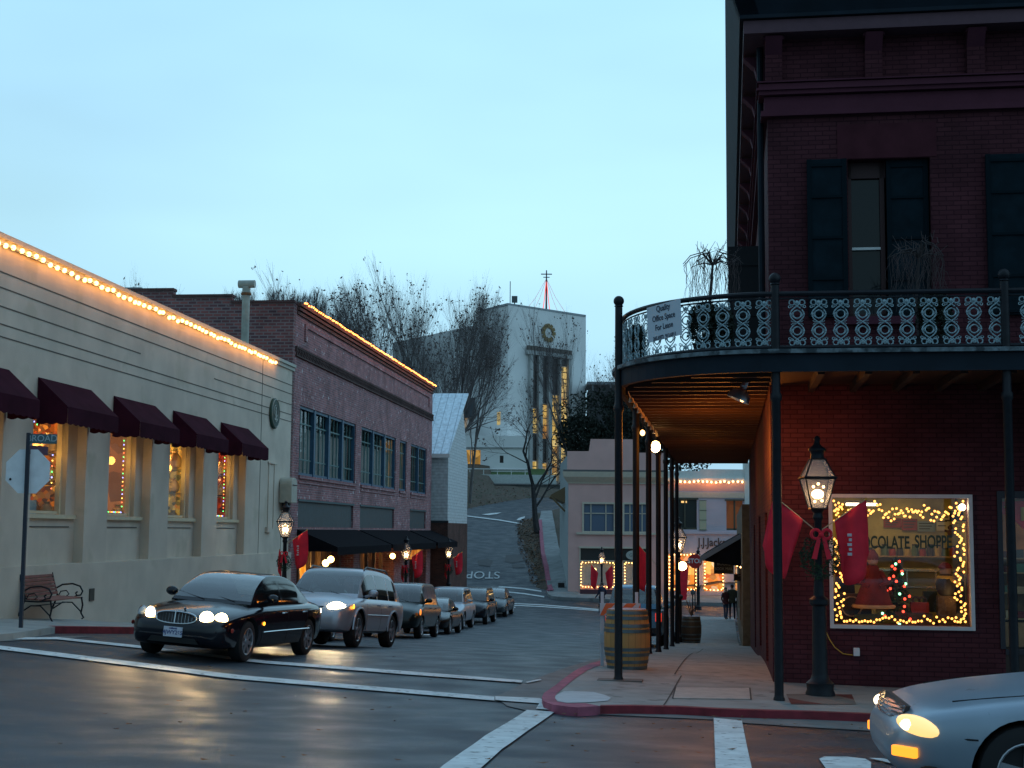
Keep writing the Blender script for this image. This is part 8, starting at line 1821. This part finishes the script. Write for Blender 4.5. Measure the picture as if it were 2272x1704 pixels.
for nx, ny in [(478, 650), (505, 634), (538, 640), (563, 630), (598, 626), (628, 634), (652, 632), (678, 640), (700, 632), (722, 660), (742, 690), (665, 660), (690, 680), (770, 720), (800, 745), (835, 765), (870, 790)]:
    Y = 200+random.uniform(-12, 12); p = HN(nx, ny, Y); h = random.uniform(8, 10); tree('bare_tree', '%s dark bare tree in the distant ridge row counted from the flue pipe' % ORD[k], tD, (p.x, Y, p.z-h), random.uniform(0, 6), (1.0*h/9, 1.0*h/9, h/9), 'dark bare trees on the distant hill'); k += 1
# hill shoulder that carries those trees
mb = MB(); P = []
for i in range(40):
    nx = 380+i*17; row = []
    for j in range(6):
        Y = 178+j*8; top_ = HN(nx, smooth([(380, 700), (500, 690), (650, 690), (740, 740), (800, 790), (880, 840), (960, 900), (1043, 960)], nx), 200).z; row.append((HN(nx, 700, 190).x, Y, max(2, top_-4+ (4 if 1 < j < 5 else (-1 if j == 5 else -18+9*j)))))
    P.append(row)
mb.grid(P); struct('wooded_slope', mb, mat('slope_scrub', (.035, .036, .034), .95, var=.5, vs=.8, bump=1, bs=3), 'all')
# dark evergreen behind the pink building
def leafball(name, label, cat, loc, lobes, n, size, m, trunk=None, seed=1, group=None):
    rnd = random.Random(seed); t = thing(name, label, cat, loc, group=group); mb = MB()
    for k in range(n):
        c, r = lobes[rnd.randrange(len(lobes))]; d = Vector((rnd.gauss(0, 1), rnd.gauss(0, 1), rnd.gauss(0, 1))).normalized(); q = Vector(c)+Vector((d.x*r[0], d.y*r[1], d.z*r[2]))*rnd.uniform(.35, 1.05)**.6; s = size*rnd.uniform(.5, 1.3)
        a = Vector((rnd.gauss(0, 1), rnd.gauss(0, 1), rnd.gauss(0, 1))).normalized()*s; b = a.cross(Vector((rnd.gauss(0, 1), rnd.gauss(0, 1), rnd.gauss(0, 1)))).normalized()*s*.5; mb.poly([q-a, q-b, q+a, q+b])
    obj('foliage', mb, m, t)
    if trunk: obj('trunk', MB().tube(trunk[0], trunk[1], 7), barkd, t)
    return t
evm = mat('evergreen_leaf', (.010, .017, .010), .8, var=.5, vs=2)
p_ = HN(1355, 920, 112); q = HN(1355, 850, 112)
leafball('evergreen_tree', 'big dark evergreen tree rising behind the pink building parapet', 'tree', (p_.x, 112, -1), [((0, 0, p_.z+1), (4.3, 3, 2.2)), ((1.6, 0, q.z-.9), (2.6, 2.4, 1.8)), ((-2.4, 0, p_.z-.6), (2.0, 2, 1.5)), ((3.6, 0, p_.z), (2.4, 2, 2.4)), ((.5, 0, p_.z-1.2), (4.2, 2.5, 1.6)), ((5.5, 0, p_.z-1.6), (3, 2.4, 2))], 14000, .16, evm, ([(0, 0, 0), (.3, 0, p_.z*.6), (0, 0, p_.z+1)], [.4, .3, .15]), 5)
# distant house on the ridge beside the gallery corner
p0, p1 = HN(1308, 850, 175), HN(1380, 868, 175); t = thing('hill_house', 'distant hilltop house with pale roof edge beyond the gallery corner', 'house'); obj('wall', MB().box(p0.x, p1.x+3, 175, 182, 2, p1.z+.3), mat('house_dark', (.04, .045, .05), .8), t); obj('roof', MB().box(p0.x-.3, p1.x+3, 174.6, 182, p0.z-.2, p0.z+.15), mat('house_roof', (.25, .28, .30), .7), t)
for k in range(3): obj('window_post', MB().box(p0.x+.3+k*2.2, p0.x+.5+k*2.2, 174.8, 174.99, p1.z, p0.z-.2), mat('house_roof', (.25, .28, .30), .7), t)
# weeping trees and shrubs in pots on the gallery
def weeper(label, nx, ny_top, v, seed, w_, ny_low=700):
    p = hit(RM, 1, v, *Nn(nx, ny_top)); zf = FT+.03; h = p.z-zf; rnd = random.Random(seed); base = RM @ Vector((p.x, v, zf)); t = thing('weeping_tree', label, 'potted tree', tuple(base)); T, W = MB(), MB()
    obj('pot', MB().lathe((0, 0, 0), [(.16, 0), (.22, .30), (.24, .32), (.20, .32)], 16), mat('pot_dark', (.02, .018, .02), .7), t, True)
    T.tube([(0, 0, .25), (-.03, 0, h*.5), (.02, 0, h*.82)], [.030, .024, .02], 6); top_ = Vector((.02, 0, h*.82))
    for k in range(15):
        a = 2*PI*k/15+rnd.uniform(-.2, .2); r = w_*rnd.uniform(.5, 1); e = Vector((r*math.cos(a), r*math.sin(a)*.8, 0)); rise = h*rnd.uniform(.02, .13); pts = [top_, top_+e*.35+Vector((0, 0, rise)), top_+e*.75+Vector((0, 0, rise*.7)), top_+e]
        T.tube(pts, [.014, .010, .007, .005], 4)
        for j in range(6):
            q = rnd.uniform(.35, 1); s = top_+e*q+Vector((0, 0, rise*(1-q*q)*.9)); ln = h*rnd.uniform(.18, .5); x = s.copy(); ps = [x.copy()]
            for m_ in range(5): x = x+Vector((rnd.gauss(0, .035), rnd.gauss(0, .035), -ln/5)); ps.append(x.copy())
            W.tube(ps, [.0035, .003, .003, .003, .002, .002], 3)
        for j in range(3): q = rnd.uniform(.2, .9); s = top_+e*q+Vector((0, 0, rise)); W.tube([s, s+Vector((rnd.gauss(0, .08), rnd.gauss(0, .08), rnd.uniform(.05, .15)))], [.005, .003], 3)
    obj('trunk', T, mat('weeper_bark', (.05, .04, .04), .9), t); obj('hanging_twigs', W, mat('weeper_twig', (.085, .06, .06), .9), t)
weeper('bare weeping tree in a pot behind the curved end of the gallery railing', 1578, 540, 20.9, 4, .66)
weeper('faint bare weeping tree in a pot before the half-open shutter', 2035, 522, 20.6, 9, .45)
shm = mat('shrub_dark', (.014, .022, .014), .85, var=.4, vs=8)
for nx, v, h, w_, lab, s in [(1566, 20.7, .62, .28, 'tall dark clipped shrub behind the lease board end of the railing', 3), (1600, 20.9, .58, .20, 'dark shrub squeezed beside the clipped one at the gallery corner', 4), (1413, 22.4, .55, .14, 'dark shrub at the far curve of the railing', 5), (2075, 20.5, .70, .26, 'dark shrub behind the front railing panels', 6)]:
    p = hit(RM, 1, v, *Nn(nx, 760)); b = RM @ Vector((p.x, v, FT+.03)); t = leafball('potted_shrub', lab, 'shrub', tuple(b), [((0, 0, .25+h*.45), (w_, w_, h*.5)), ((0, 0, .25+h*.7), (w_*.9, w_*.9, h*.35))], 2600, .035, shm, seed=s); obj('pot', MB().lathe((0, 0, 0), [(.13, 0), (.19, .26), (.21, .28), (.17, .28)], 14), mat('pot_dark', (.02, .018, .02), .7), t, True)
